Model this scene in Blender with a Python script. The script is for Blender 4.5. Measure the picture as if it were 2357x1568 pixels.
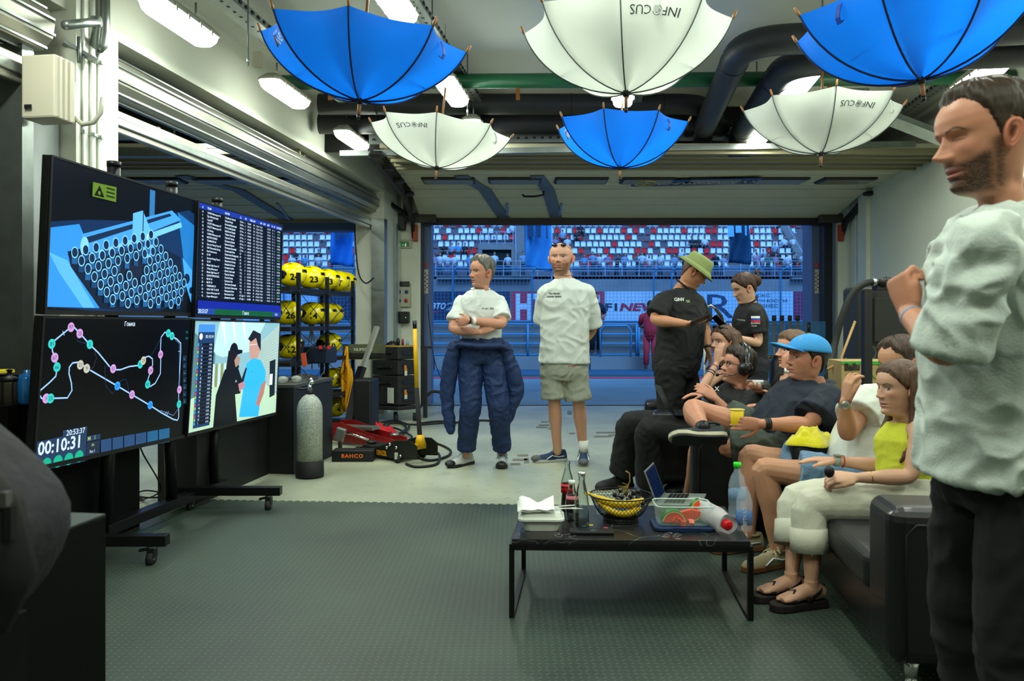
import bpy, math, random
import numpy as np
from mathutils import Vector, Matrix, noise
for o in list(bpy.data.objects): bpy.data.objects.remove(o)
C = bpy.context.scene.collection
SC = bpy.context.scene
# ---------------- camera, world, exposure ----------------
FX, CX, HY, CH = 1820.0, 1178.5, 740.0, 1.24     # focal length in pixels, centre column, horizon row, eye height
cam_data = bpy.data.cameras.new('camera'); cam = bpy.data.objects.new('camera', cam_data); C.objects.link(cam)
cam.location = (0, 0, CH); cam.rotation_euler = (math.pi/2, 0, 0)
cam_data.sensor_width = 36; cam_data.lens = 36*FX/2357; cam_data.shift_y = -(784-HY)/2357
cam_data.dof.use_dof = True; cam_data.dof.focus_distance = 5.6; cam_data.dof.aperture_fstop = 4.5
cam_data.clip_start = 0.05; cam_data.clip_end = 500
SC.camera = cam
SC.view_settings.view_transform = 'Standard'; SC.view_settings.look = 'None'
SC.view_settings.gamma = 1; SC.view_settings.use_curve_mapping = False
SC.view_settings.exposure = 0.0
world = bpy.data.worlds.new('dusk'); SC.world = world; world.use_nodes = True
_bg = world.node_tree.nodes['Background']; _bg.inputs[0].default_value = (0.22, 0.48, 1.0, 1); _bg.inputs[1].default_value = 1.1
SC.cycles.use_denoising = True
SC.cycles.max_bounces = 6; SC.cycles.diffuse_bounces = 3; SC.cycles.glossy_bounces = 3; SC.cycles.transmission_bounces = 6
SC.cycles.transparent_max_bounces = 10; SC.cycles.caustics_reflective = False; SC.cycles.caustics_refractive = False
SC.cycles.sample_clamp_indirect = 4
def area_light(name, loc, sx, sy, power, col, rot=(0,0,0)):
    l = bpy.data.lights.new(name, 'AREA'); l.shape = 'RECTANGLE'; l.size = sx; l.size_y = sy; l.energy = power; l.color = col
    o = bpy.data.objects.new(name, l); C.objects.link(o); o.location = loc; o.rotation_euler = rot; return o
_s = bpy.data.lights.new('stand_fill_light', 'SUN'); _s.energy = 3.7; _s.color = (0.21, 0.53, 1.0); _s.angle = .6  # added directional light that brightens the grandstand and track but not the garage
_so = bpy.data.objects.new('stand_fill_light', _s); C.objects.link(_so); _so.rotation_euler = (math.radians(48), 0, math.radians(12))
LAMP_COL = (0.91, 1.0, 0.86)
# ---------------- measuring ----------------
V = Vector
def W(px, py, z): return V(((px-CX)/FX*z, z, CH-(py-HY)/FX*z))          # the point seen at px,py at distance z
def HT(px, py, H=0.0): return W(px, py, (CH-H)*FX/(py-HY))             # the point seen at px,py at height H
A0 = math.radians(7.5); DD = V((math.sin(A0), math.cos(A0), 0)); NN = V((math.cos(A0), -math.sin(A0), 0)); UP = V((0,0,1))
def SD(s, d, z=0.0): return NN*s + DD*d + UP*z                          # room frame: s across, d along the walls
def atS(px, s):                                                         # distance where the ray of column px meets the plane s
    k = (px-CX)/FX; z = s/(k*NN.x + NN.y); return z
def onS(px, py, s): return W(px, py, atS(px, s))
def lerp(a, b, t): return a + (b-a)*t
def hexc(h):
    h = h.lstrip('#'); r = [int(h[i:i+2], 16)/255 for i in (0,2,4)]
    return tuple((c/12.92 if c <= .04045 else ((c+.055)/1.055)**2.4) for c in r)
# ---------------- materials ----------------
MATS = {}
def mat(name, col='#808080', rough=.6, metal=0, emit=0, trans=0, ior=1.45, alpha=1, bump=None, var=None, spec=.5, vcol=False, sheen=0, coat=0, sss=0, transl=0, stretch=None):
    if name in MATS: return MATS[name]
    m = bpy.data.materials.new(name); m.use_nodes = True; nt = m.node_tree; N = nt.nodes; L = nt.links
    b = N['Principled BSDF']; c = hexc(col) if isinstance(col, str) else col
    b.inputs['Base Color'].default_value = (*c, 1); b.inputs['Roughness'].default_value = rough; b.inputs['Metallic'].default_value = metal
    b.inputs['IOR'].default_value = ior; b.inputs['Alpha'].default_value = alpha; b.inputs['Specular IOR Level'].default_value = spec
    b.inputs['Transmission Weight'].default_value = trans; b.inputs['Coat Weight'].default_value = coat; b.inputs['Sheen Weight'].default_value = sheen
    if sss: b.inputs['Subsurface Weight'].default_value = sss; b.inputs['Subsurface Radius'].default_value = (.012,.005,.003); b.inputs['Subsurface Scale'].default_value = 1
    if emit: b.inputs['Emission Color'].default_value = (*c, 1); b.inputs['Emission Strength'].default_value = emit
    tc = N.new('ShaderNodeTexCoord'); src = tc.outputs['Object']
    if stretch:
        mp = N.new('ShaderNodeMapping'); mp.inputs['Scale'].default_value = stretch; L.new(src, mp.inputs[0]); src = mp.outputs[0]
    colsock = None
    if vcol:
        at = N.new('ShaderNodeAttribute'); at.attribute_name = 'Col'; colsock = at.outputs['Color']; L.new(colsock, b.inputs['Base Color'])
    if var:                                                             # (scale, amount, second colour)
        nz = N.new('ShaderNodeTexNoise'); nz.inputs['Scale'].default_value = var[0]; nz.inputs['Detail'].default_value = 5; L.new(src, nz.inputs['Vector'])
        mx = N.new('ShaderNodeMix'); mx.data_type = 'RGBA'; r = N.new('ShaderNodeMapRange'); r.inputs[1].default_value = .35; r.inputs[2].default_value = .7
        r.inputs[4].default_value = var[1]; L.new(nz.outputs[0], r.inputs[0]); L.new(r.outputs[0], mx.inputs[0])
        if colsock: L.new(colsock, mx.inputs[6])
        else: mx.inputs[6].default_value = (*c, 1)
        mx.inputs[7].default_value = (*hexc(var[2]), 1); L.new(mx.outputs[2], b.inputs['Base Color']); colsock = mx.outputs[2]
    if bump:                                                            # (scale, strength[, distance])
        nz = N.new('ShaderNodeTexNoise'); nz.inputs['Scale'].default_value = bump[0]; nz.inputs['Detail'].default_value = 4; L.new(src, nz.inputs['Vector'])
        bp = N.new('ShaderNodeBump'); bp.inputs['Strength'].default_value = bump[1]; bp.inputs['Distance'].default_value = bump[2] if len(bump) > 2 else .01
        L.new(nz.outputs[0], bp.inputs['Height']); L.new(bp.outputs[0], b.inputs['Normal'])
    if transl:
        t = N.new('ShaderNodeBsdfTranslucent'); t.inputs[0].default_value = (*c, 1); ms = N.new('ShaderNodeMixShader'); ms.inputs[0].default_value = transl
        L.new(b.outputs[0], ms.inputs[1]); L.new(t.outputs[0], ms.inputs[2]); L.new(ms.outputs[0], N['Material Output'].inputs[0])
    MATS[name] = m; return m
def emat(col, s=1.0):                                                   # a lit patch of a screen
    return mat('lit_%s_%g' % (col, s), col, rough=.25, emit=s, spec=.3) if True else None
# ---------------- mesh builder ----------------
_TXT = {}
def text_geo(s, bold=0.0, spacing=1.0):
    k = (s, bold, spacing)
    if k not in _TXT:
        cu = bpy.data.curves.new('t', 'FONT'); cu.body = s; cu.size = 1; cu.resolution_u = 2; cu.offset = bold; cu.space_character = spacing; cu.space_line = 1.0
        cu.fill_mode = 'FRONT'
        ob = bpy.data.objects.new('t', cu); C.objects.link(ob); bpy.context.view_layer.update()
        me = bpy.data.meshes.new_from_object(ob.evaluated_get(bpy.context.evaluated_depsgraph_get()))
        vs = [tuple(v.co) for v in me.vertices]; fs = [tuple(p.vertices) for p in me.polygons]
        bpy.data.objects.remove(ob); bpy.data.curves.remove(cu); bpy.data.meshes.remove(me)
        _TXT[k] = (vs, fs)
    return _TXT[k]
def frame(x, y=None, z=None):
    """orthonormal matrix whose columns are x, y, z (give two)"""
    if z is None: x = x.normalized(); z = x.cross(y).normalized(); y = z.cross(x)
    elif y is None: z = z.normalized(); y = z.cross(x).normalized(); x = y.cross(z)
    else: z = z.normalized(); x = y.cross(z).normalized(); y = z.cross(x)
    return Matrix((x, y, z)).transposed()
class MB:
    def __init__(s): s.v = []; s.f = []; s.m = []; s.sm = []; s.mats = []; s.T = None
    def mi(s, m):
        if m not in s.mats: s.mats.append(m)
        return s.mats.index(m)
    def add(s, vs, fs, m, smooth=False):
        o = len(s.v); k = s.mi(m)
        if s.T is not None: vs = [s.T @ V(p) for p in vs]
        s.v.extend([tuple(p) for p in vs])
        for f in fs: s.f.append(tuple(i+o for i in f)); s.m.append(k); s.sm.append(smooth)
        return s
    def box(s, c, d, m, R=None):
        hx, hy, hz = d[0]/2, d[1]/2, d[2]/2; c = V(c); vs = [V((x*hx, y*hy, z*hz)) for x in (-1,1) for y in (-1,1) for z in (-1,1)]
        if R is not None: vs = [R @ p for p in vs]
        return s.add([p+c for p in vs], [(0,1,3,2),(4,6,7,5),(0,4,5,1),(2,3,7,6),(0,2,6,4),(1,5,7,3)], m)
    def sbox(s, s0, s1, d0, d1, z0, z1, m):                             # box in the room frame
        return s.box(SD((s0+s1)/2, (d0+d1)/2, (z0+z1)/2), (abs(s1-s0), abs(d1-d0), abs(z1-z0)), m, frame(NN, y=DD))
    def bar(s, a, b, w, h, m, up=UP):                                   # w across, h along up
        a, b = V(a), V(b); d = b-a
        if abs(d.normalized().dot(up)) > .98: up = V((0,1,0))
        z = d.normalized(); x = up.cross(z).normalized(); y = z.cross(x)
        return s.box((a+b)/2, (w, h, d.length), m, Matrix((x, y, z)).transposed())
    def tube(s, pts, r, m, n=10, cap=True, smooth=True, flat=None, up=None, closed=False):
        pts = [V(p) for p in pts]; k = len(pts); rs = r if isinstance(r, (list, tuple)) else [r]*k
        vs = []; prev = None
        for i, p in enumerate(pts):
            if closed: t = (pts[(i+1) % k]-pts[i-1])
            else: t = (pts[min(i+1, k-1)]-pts[max(i-1, 0)])
            t = t.normalized() if t.length > 1e-9 else V((0,0,1))
            if up is not None: x = V(up); x = (x - t*x.dot(t)).normalized()
            elif prev is None: x = t.orthogonal().normalized()
            else: x = (prev - t*prev.dot(t)).normalized()
            prev = x; y = t.cross(x); ra = rs[i]; a, b = ra if isinstance(ra, (list, tuple)) else (ra, ra)
            if flat: b = b*flat
            for j in range(n):
                th = 2*math.pi*j/n; vs.append(p + x*(a*math.cos(th)) + y*(b*math.sin(th)))
        fs = [(i*n+j, i*n+(j+1) % n, (i+1)*n+(j+1) % n, (i+1)*n+j) for i in range(k-1) for j in range(n)]
        if closed: fs += [((k-1)*n+j, (k-1)*n+(j+1) % n, (j+1) % n, j) for j in range(n)]
        elif cap: fs += [tuple(range(n-1, -1, -1)), tuple(range((k-1)*n, k*n))]
        return s.add(vs, fs, m, smooth)
    def lathe(s, prof, c, m, n=24, ax=UP, smooth=True, a0=0, a1=2*math.pi, xdir=None):
        ax = V(ax).normalized(); x = ax.orthogonal().normalized() if xdir is None else V(xdir).normalized(); y = ax.cross(x); c = V(c); vs = []; k = len(prof); full = abs(a1-a0-2*math.pi) < 1e-6; nn = n if full else n+1
        for r, h in prof:
            for j in range(nn):
                th = a0+(a1-a0)*j/n; vs.append(c + ax*h + x*(r*math.cos(th)) + y*(r*math.sin(th)))
        fs = [(i*nn+j, i*nn+(j+1) % nn, (i+1)*nn+(j+1) % nn, (i+1)*nn+j) for i in range(k-1) for j in range(nn if full else n)]
        if full:
            if prof[0][0] > 1e-5: fs.append(tuple(range(nn-1, -1, -1)))
            if prof[-1][0] > 1e-5: fs.append(tuple(range((k-1)*nn, k*nn)))
        return s.add(vs, fs, m, smooth)
    def ball(s, c, r, m, R=None, n=16, k=10):                           # r may be (rx,ry,rz)
        r = r if isinstance(r, (tuple, list)) else (r, r, r); c = V(c); vs = [V((0,0,-r[2]))]; fs = []
        for i in range(1, k):
            a = -math.pi/2+math.pi*i/k
            for j in range(n): th = 2*math.pi*j/n; vs.append(V((r[0]*math.cos(a)*math.cos(th), r[1]*math.cos(a)*math.sin(th), r[2]*math.sin(a))))
        vs.append(V((0,0,r[2]))); L = len(vs)-1
        for j in range(n): fs.append((0, 1+(j+1) % n, 1+j)); fs.append((L, L-n+j, L-n+(j+1) % n))
        for i in range(k-2):
            for j in range(n): fs.append((1+i*n+j, 1+i*n+(j+1) % n, 1+(i+1)*n+(j+1) % n, 1+(i+1)*n+j))
        if R is not None: vs = [R @ p for p in vs]
        return s.add([p+c for p in vs], fs, m, True)
    def poly(s, pts, m, smooth=False): return s.add(pts, [tuple(range(len(pts)))], m, smooth)
    def prism(s, pts, ex, m, smooth=False):                             # outline swept along ex
        pts = [V(p) for p in pts]; ex = V(ex); n = len(pts)
        return s.add(pts+[p+ex for p in pts], [tuple(range(n-1, -1, -1)), tuple(range(n, 2*n))]+[(i, (i+1) % n, n+(i+1) % n, n+i) for i in range(n)], m, smooth)
    def grid(s, P, m, smooth=True, loop=False):                         # P: rows of points
        k = len(P); n = len(P[0]); vs = [p for r in P for p in r]
        fs = [(i*n+j, i*n+(j+1) % n, (i+1)*n+(j+1) % n, (i+1)*n+j) for i in range(k-1) for j in range(n if loop else n-1)]
        return s.add(vs, fs, m, smooth)
    def text(s, t, o, ux, uy, size, m, align='l', bold=0.0, spacing=1.0, width=None, skew=0, warp=None):
        vs, fs = text_geo(t, bold, spacing)
        if not vs: return s
        xs = [p[0] for p in vs]; x0, x1 = min(xs), max(xs); k = size; kx = size if width is None else width/max(x1-x0, 1e-6)
        sh = {'l': x0, 'c': (x0+x1)/2, 'r': x1}[align]
        if warp: pts = [warp((p[0]-sh)*kx+p[1]*skew*k, p[1]*k) for p in vs]
        else: ux, uy, o = V(ux).normalized(), V(uy).normalized(), V(o); pts = [o + ux*((p[0]-sh)*kx+p[1]*skew*k) + uy*(p[1]*k) for p in vs]
        return s.add(pts, fs, m)
    def build(s, name, parent=None, bevel=0, seg=2, sub=0, auto=None, loc=None, solid=0, **props):
        me = bpy.data.meshes.new(name); vs = s.v
        if loc is not None: l = V(loc); vs = [tuple(V(p)-l) for p in vs]
        me.from_pydata(vs, [], s.f); [me.materials.append(m) for m in s.mats]
        me.polygons.foreach_set('material_index', s.m); me.polygons.foreach_set('use_smooth', s.sm); me.update()
        o = bpy.data.objects.new(name, me); C.objects.link(o)
        if loc is not None: o.location = loc
        if parent is not None: attach(o, parent)
        if solid: q = o.modifiers.new('s', 'SOLIDIFY'); q.thickness = solid; q.offset = 0
        if bevel: q = o.modifiers.new('b', 'BEVEL'); q.width = bevel; q.segments = seg; q.limit_method = 'ANGLE'; q.angle_limit = .6
        if sub: q = o.modifiers.new('u', 'SUBSURF'); q.levels = sub; q.render_levels = sub
        for k, v in props.items(): o[k] = v
        return o
def wmat(o):
    m = Matrix.Translation(o.location) @ o.rotation_euler.to_matrix().to_4x4() @ Matrix.Diagonal((*o.scale, 1))
    return wmat(o.parent) @ o.matrix_parent_inverse @ m if o.parent else m
def attach(o, parent):
    o.parent = parent; o.matrix_parent_inverse = wmat(parent).inverted()
def tag(o, label, cat, group=None, kind=None):
    o['label'] = label; o['category'] = cat
    if group: o['group'] = group
    if kind: o['kind'] = kind
    return o
def struct(o): o['kind'] = 'structure'; return o
def empty(name, loc, label=None, cat=None, group=None, rz=0):
    o = bpy.data.objects.new(name, None); C.objects.link(o); o.location = loc; o.rotation_euler = (0, 0, rz); o.empty_display_size = .05
    if label: tag(o, label, cat, group)
    return o
def kids(o, _c={}):
    return [c for c in bpy.data.objects if c.parent == o]
def copy_tree(o, parent=None):
    c = o.copy(); C.objects.link(c)
    if parent: c.parent = parent
    for ch in kids(o): copy_tree(ch, c)
    return c
def duplicate(o, loc, label, rz=None, group=None, scale=None):
    c = copy_tree(o); c.location = loc; c['label'] = label
    if rz is not None: c.rotation_euler = (0, 0, rz)
    if group: c['group'] = group
    if scale: c.scale = (scale,)*3
    return c
rnd = random.Random(7)
# ---------------- lights of the room ----------------
LAMPS = [(350,3,475,98), (622,183,690,245), (785,303,835,340), (868,-60,925,46), (1018,178,1058,240), (1085,280,1108,318),
         (1452,-60,1452,4), (1434,180,1434,241), (2045,-62,1994,2), (1864,168,1822,222), (1768,292,1742,328), (2302,152,2210,205)]
LH = 3.12
def lamp_light(c, rz):
    area_light('lamp_light', c, .6, .12, 21, LAMP_COL, (0,0,rz))
M_white = mat('wall_paint', '#dfe2d2', .75, bump=(60,.15,.002), var=(1.3,.35,'#cdcfbc'))
M_ceil = mat('ceiling_paint', '#dcded6', .8, var=(.8,.4,'#cccfc4'))
M_dark = mat('dark_steel', '#15171a', .5)
M_black = mat('black_plastic', '#0b0c0d', .45)
M_galv = mat('galvanised_steel', '#9fa6a2', .34, metal=.85, var=(8,.5,'#7d8480'))
M_shut = mat('shutter_aluminium', '#b4b4a8', .32, metal=.75, var=(3,.4,'#8f8e80'))
M_door = mat('door_panel', '#cfcbae', .55, bump=(120,.2,.002), var=(2,.3,'#bdb99c'))
M_strap = mat('door_strap', '#6c7478', .45, metal=.3)
M_rubber = mat('black_rubber', '#101213', .7)
M_blueg = mat('blue_grey_steel', '#5d6f96', .55)
# concrete floor
def floor_mat():
    m = bpy.data.materials.new('painted_concrete'); m.use_nodes = True; N = m.node_tree.nodes; L = m.node_tree.links; b = N['Principled BSDF']
    tc = N.new('ShaderNodeTexCoord'); n1 = N.new('ShaderNodeTexNoise'); n1.inputs['Scale'].default_value = 1.1; n1.inputs['Detail'].default_value = 8
    n2 = N.new('ShaderNodeTexNoise'); n2.inputs['Scale'].default_value = 14; n2.inputs['Detail'].default_value = 6
    for n in (n1, n2): L.new(tc.outputs['Object'], n.inputs['Vector'])
    r = N.new('ShaderNodeValToRGB'); r.color_ramp.elements[0].position = .3; r.color_ramp.elements[0].color = (*hexc('#868a76'), 1); r.color_ramp.elements[1].position = .65; r.color_ramp.elements[1].color = (*hexc('#a6aa94'), 1)
    r2 = N.new('ShaderNodeValToRGB'); r2.color_ramp.elements[0].position = .28; r2.color_ramp.elements[0].color = (.55,.55,.5,1); r2.color_ramp.elements[1].position = .42; r2.color_ramp.elements[1].color = (1,1,1,1)
    mx = N.new('ShaderNodeMix'); mx.data_type = 'RGBA'; mx.blend_type = 'MULTIPLY'; mx.inputs[0].default_value = .55
    L.new(n1.outputs[0], r.inputs[0]); L.new(n2.outputs[0], r2.inputs[0]); L.new(r.outputs[0], mx.inputs[6]); L.new(r2.outputs[0], mx.inputs[7]); L.new(mx.outputs[2], b.inputs['Base Color'])
    b.inputs['Roughness'].default_value = .42; bp = N.new('ShaderNodeBump'); bp.inputs['Strength'].default_value = .1; L.new(n2.outputs[0], bp.inputs['Height']); L.new(bp.outputs[0], b.inputs['Normal'])
    return m
def mat_mat():                                                          # rubber matting with raised lozenges
    m = bpy.data.materials.new('checker_rubber'); m.use_nodes = True; N = m.node_tree.nodes; L = m.node_tree.links; b = N['Principled BSDF']
    b.inputs['Base Color'].default_value = (*hexc('#2c362f'), 1); b.inputs['Roughness'].default_value = .5
    tc = N.new('ShaderNodeTexCoord'); sp = N.new('ShaderNodeSeparateXYZ'); L.new(tc.outputs['Object'], sp.inputs[0])
    def mth(op, a, b_=None, c=None):
        n = N.new('ShaderNodeMath'); n.operation = op
        for i, x in enumerate((a, b_, c)):
            if x is None: continue
            if isinstance(x, (int, float)): n.inputs[i].default_value = x
            else: L.new(x, n.inputs[i])
        return n.outputs[0]
    P = .028
    u = mth('DIVIDE', sp.outputs[0], P); v = mth('DIVIDE', sp.outputs[1], P)
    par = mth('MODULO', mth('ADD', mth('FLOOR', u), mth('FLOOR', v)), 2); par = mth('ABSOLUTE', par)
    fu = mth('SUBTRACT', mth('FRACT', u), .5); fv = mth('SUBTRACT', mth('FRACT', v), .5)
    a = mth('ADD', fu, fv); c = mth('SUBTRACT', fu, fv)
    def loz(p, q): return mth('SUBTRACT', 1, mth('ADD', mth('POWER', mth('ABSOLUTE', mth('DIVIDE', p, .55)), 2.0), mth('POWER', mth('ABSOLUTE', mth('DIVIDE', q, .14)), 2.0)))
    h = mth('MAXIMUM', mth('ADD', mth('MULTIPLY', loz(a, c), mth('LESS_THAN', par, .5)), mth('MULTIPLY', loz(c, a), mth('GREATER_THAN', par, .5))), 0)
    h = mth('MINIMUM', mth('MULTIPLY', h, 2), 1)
    bp = N.new('ShaderNodeBump'); bp.inputs['Strength'].default_value = .9; bp.inputs['Distance'].default_value = .004; L.new(h, bp.inputs['Height']); L.new(bp.outputs[0], b.inputs['Normal'])
    nz = N.new('ShaderNodeTexNoise'); nz.inputs['Scale'].default_value = 1.6; nz.inputs['Detail'].default_value = 6; L.new(tc.outputs['Object'], nz.inputs['Vector'])
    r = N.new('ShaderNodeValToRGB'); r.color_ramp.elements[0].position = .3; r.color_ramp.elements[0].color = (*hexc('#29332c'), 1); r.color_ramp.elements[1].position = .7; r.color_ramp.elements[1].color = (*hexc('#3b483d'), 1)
    L.new(nz.outputs[0], r.inputs[0]); mx = N.new('ShaderNodeMix'); mx.data_type = 'RGBA'; L.new(mth('MULTIPLY', h, .45), mx.inputs[0]); L.new(r.outputs[0], mx.inputs[6]); mx.inputs[7].default_value = (*hexc('#76877a'), 1); L.new(mx.outputs[2], b.inputs['Base Color'])  # raised lozenges mixed lighter: their highlights are painted into the base colour
    rr = N.new('ShaderNodeMapRange'); rr.inputs[3].default_value = .42; rr.inputs[4].default_value = .62; L.new(nz.outputs[0], rr.inputs[0]); L.new(rr.outputs[0], b.inputs['Roughness'])
    return m
ZD = 11.69; OPT = 2.685
b = MB(); b.poly([(-13,-4,0),(7,-4,0),(7,ZD,0),(-13,ZD,0)], floor_mat()); struct(b.build('floor'))
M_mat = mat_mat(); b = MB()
e0, e1, e2 = HT(249,1195), HT(442,1154), HT(1345,1168); edge = []
def teeth(p, q, n):
    d = (q-p)/n; nr = V((-d.y, d.x, 0)).normalized()*.022; r = []
    for i in range(n): r += [p+d*i, p+d*(i+.5), p+d*(i+.5)+nr, p+d*(i+1)+nr] if i < n-1 else [p+d*i, p+d*(i+1)]
    return r
far = e2 + (e2-e1).normalized()*3.2
pts = [V((-3.0,-3,0)), V((-3.0,4.0,0))]+teeth(e0, e1, 14)+teeth(e1, far, 110)+[V((far.x,-3,0))]
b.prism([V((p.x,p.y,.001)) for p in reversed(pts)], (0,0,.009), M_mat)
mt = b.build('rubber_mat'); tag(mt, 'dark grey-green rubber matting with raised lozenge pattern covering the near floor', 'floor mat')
# threshold and old tape marks on the concrete
b = MB(); b.box((1.2, ZD-.03, .004), (7.5, .07, .008), M_dark); struct(b.build('trim_1'))
mk = mat('worn_tape', '#6c6d60', .7); b = MB()
for (x, y, w, h) in [(1190,1046,26,4),(1180,1056,34,4),(1206,1054,12,12),(1176,1066,22,4),(1240,977,24,3),(1234,982,26,3),(1245,970,16,2),(1262,984,10,4),(1372,994,50,3),(1368,1003,40,3),(1400,1000,20,3),(1310,996,14,3),(1306,946,10,8),(1262,968,9,3)]:
    b.poly([HT(x,y+h,.003), HT(x+w,y+h,.003), HT(x+w,y,.003), HT(x,y,.003)], mk)
tag(b.build('tape_mark', kind='stuff'), 'worn grey tape marks and scuffs on the concrete behind the standing men', 'tape marks', kind='stuff')
# ceiling, beam, columns
b = MB(); b.box((-3.5, 4, 3.65), (21, 16, .2), M_ceil); struct(b.build('ceiling'))
b = MB()
b.sbox(-3.5,-3.1, 4.6,10.75, 3.0,3.55, M_white); b.sbox(-3.5,-3.1, 4.21,4.6, 0,3.55, M_white)
b.sbox(-3.55,-3.35, 3.9+.38,4.62, 0,3.55, M_white); b.sbox(-3.5,-3.16, -3,4.21, 3.05,3.55, M_white)
b.sbox(-3.5,-3.1, 10.35,11.6, 0,3.55, M_white); b.sbox(-3.5,-3.2,-4,1.6,0,3.55,M_white)
struct(b.build('wall_left'))
b = MB(); b.sbox(3.35,3.6, -4,12, 0,3.55, M_white); b.sbox(3.30,3.36,11.05,11.4,0,3.55,M_white); struct(b.build('wall_right'))
M_pipe_w = mat('white_conduit', '#d4d8cf', .5)
for i, (px, s) in enumerate([(1970, 3.33), (1988, 3.34)]):
    p = onS(px, 900, s); b = MB(); b.tube([(p.x,p.y,.0),(p.x,p.y,3.5)], .009, M_pipe_w, 8)
    for h in (.8, 1.6, 2.4): b.box((p.x,p.y,h), (.035,.03,.02), M_pipe_w)
    tag(b.build('wall_conduit'), ['thin white conduit on the right wall nearest the overhead door', 'thin white conduit on the right wall, second from the overhead door'][i], 'conduit')
# front wall with the two door openings
b = MB(); Y0, Y1 = 11.5, 11.9
XL, XR = -1.33, 4.62
def fw(x0, x1, z0, z1, y0=Y0, y1=Y1): b.box(((x0+x1)/2, (y0+y1)/2, (z0+z1)/2), (x1-x0, y1-y0, z1-z0), M_white)
fw(-2.06, XL, 0, 3.55); fw(XR+.12, 5.3, 0, 3.55); fw(XL, XR+.12, 2.72, 3.55, 11.72, 11.9); fw(-9.5,-2.06,2.72,3.55,11.72,11.9); fw(-13,-9.5,0,3.55)
struct(b.build('wall_back'))
b = MB(); b.box((-5.7,12.0,2.67),(7.3,.3,.13),M_blueg); b.box((-5.7,11.66,2.74),(7.3,.06,.08),mat('lintel_beige','#8d8769',.5)); struct(b.build('trim_11'))
b = MB(); b.box((-9.9,4,1.78),(.2,16,3.55),M_dark); b.box((-3.5,-4.1,1.78),(20,.2,3.55),M_white); struct(b.build('wall_rear'))
# jambs of both openings
for i, (x0, x1) in enumerate([(-1.31,-1.205), (4.46,4.60), (-2.16,-2.06)]):
    b = MB(); b.box(((x0+x1)/2, 11.95, 1.42), (x1-x0, .38, 2.84), M_blueg)
    j = b.build('trim_%d' % (i+2)); struct(j)
M_stk = mat('sticker_white', '#c9c4c8', .5); M_stkr = mat('sticker_red', '#a0505a', .5)
for i, px in enumerate((981, 1880)):
    b = MB(); p = W(px, 648, 11.74); b.box(p, (.06,.004,.36), M_stk); b.box(W(px,611,11.735), (.062,.004,.07), M_stkr)
    for k in range(9): b.box(p+V((-.014+.028*(k % 2), -.004, .12-.03*k)), (.018,.003,.018), M_dark)
    tag(b.build('instruction_sticker'), ['white instruction sticker with red head on the left door jamb', 'white instruction sticker with red head on the right door jamb'][i], 'sticker')
# black door guide rails
b = MB()
for x in (XL-.03, XR-.01): b.box((x, 11.6, 1.36), (.12, .16, 2.72), M_dark)
b.box(((XL+XR)/2, 11.62, 2.70), (XR-XL+.1, .1, .09), M_dark)
struct(b.build('trim_5'))
# overhead sectional doors, open under the ceiling
def sect_door(name, x0, x1, lab, nwin, straps, near=8.05, H=3.0):
    t = empty(name, ((x0+x1)/2, ZD, 2.7), lab, 'garage door')
    prof = [(11.66,2.74), (10.52,H), (9.55,H+.01), (8.75,H+.01), (near,H+.01)]
    for k in range(4):
        (ya, za), (yb, zb) = prof[k], prof[k+1]; b = MB(); g = V((0, yb-ya, zb-za)).normalized()*.012
        a, c = V((0,ya,za))+g, V((0,yb,zb))-g; n = V((0,-(zb-za),(yb-ya))).normalized()*-.045
        pr = [V((x0,0,0))+a, V((x0,0,0))+c, V((x0,0,0))+c+n, V((x0,0,0))+a+n]
        if k == 0: e = .1; pr = [p for p in pr]
        b.prism(pr, (x1-x0,0,0), M_door)
        for r in range(1, 4 if k == 0 else 3):                         # pressed grooves
            q = a.lerp(c, r/4); b.box((0,0,0), (0,0,0), M_door); b.bar(V((x0+.02,0,0))+q-V((0,0,.003)), V((x1-.02,0,0))+q-V((0,0,.003)), .012, .006, M_door)
        b.build('door_panel', t)
    wm = mat('door_window', '#20222b', .15, spec=.6); wf = mat('window_rim', '#1b1d22', .5)
    for i in range(nwin):
        xa = lerp(x0+.15, x1-.15, i/nwin)+.08; xb = lerp(x0+.15, x1-.15, (i+1)/nwin)-.08; b = MB(); y, z = 9.86, H-.012
        b.box(((xa+xb)/2, y, z+.01), (xb-xa, .36, .04), wf); w = b.build('door_window', t, bevel=.02)
        b = MB(); b.box(((xa+xb)/2, y, z-.012), (xb-xa-.06, .3, .008), mat('acrylic_pane', '#8a8a78', .2)); b.build('window_pane', w)
    for xs in straps:
        b = MB(); (xa, xb) = xs
        for k in range(2):
            (ya, za), (yb, zb) = prof[k], prof[k+1]; p, q = V((lerp(xb,xa,k/2), ya, za-.008)), V((lerp(xb,xa,(k+1)/2), yb, zb-.008)); b.bar(p, q, .17, .02, M_strap)
        b.bar(V((xb+.03,11.63,2.74)), V((xb+.03,11.0,2.89)), .03, .035, M_galv)
        b.build('door_strap', t)
    b = MB()                                                            # stiffening ribs seen end-on near the camera
    for y in (8.1, 8.28, 8.5, 8.74, 8.93): b.box(((x0+x1)/2, y, H-.02), (x1-x0-.1, .06, .06), mat('rib_beige', '#8d8769', .5, metal=.2))
    for y in (8.19, 8.62): b.box(((x0+x1)/2, y, H-.02), (x1-x0-.16, .10, .03), mat('rib_brown', '#6a6142', .6))
    b.build('stiffening_rib', t)
    return t
d1 = sect_door('sectional_door', XL-.02, XR+.1, 'open beige sectional door folded up over the wide pit opening', 7, [(-.62,-.1), (.30,.66)])
b = MB(); b.tube([V((.42,10.5,2.97)), V((.42,10.5,2.92)), V((.3,10.5,2.90)), V((.16,10.5,2.90)), V((.14,10.5,2.93))], .014, M_black, 8); b.build('pull_handle', d1)
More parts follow.
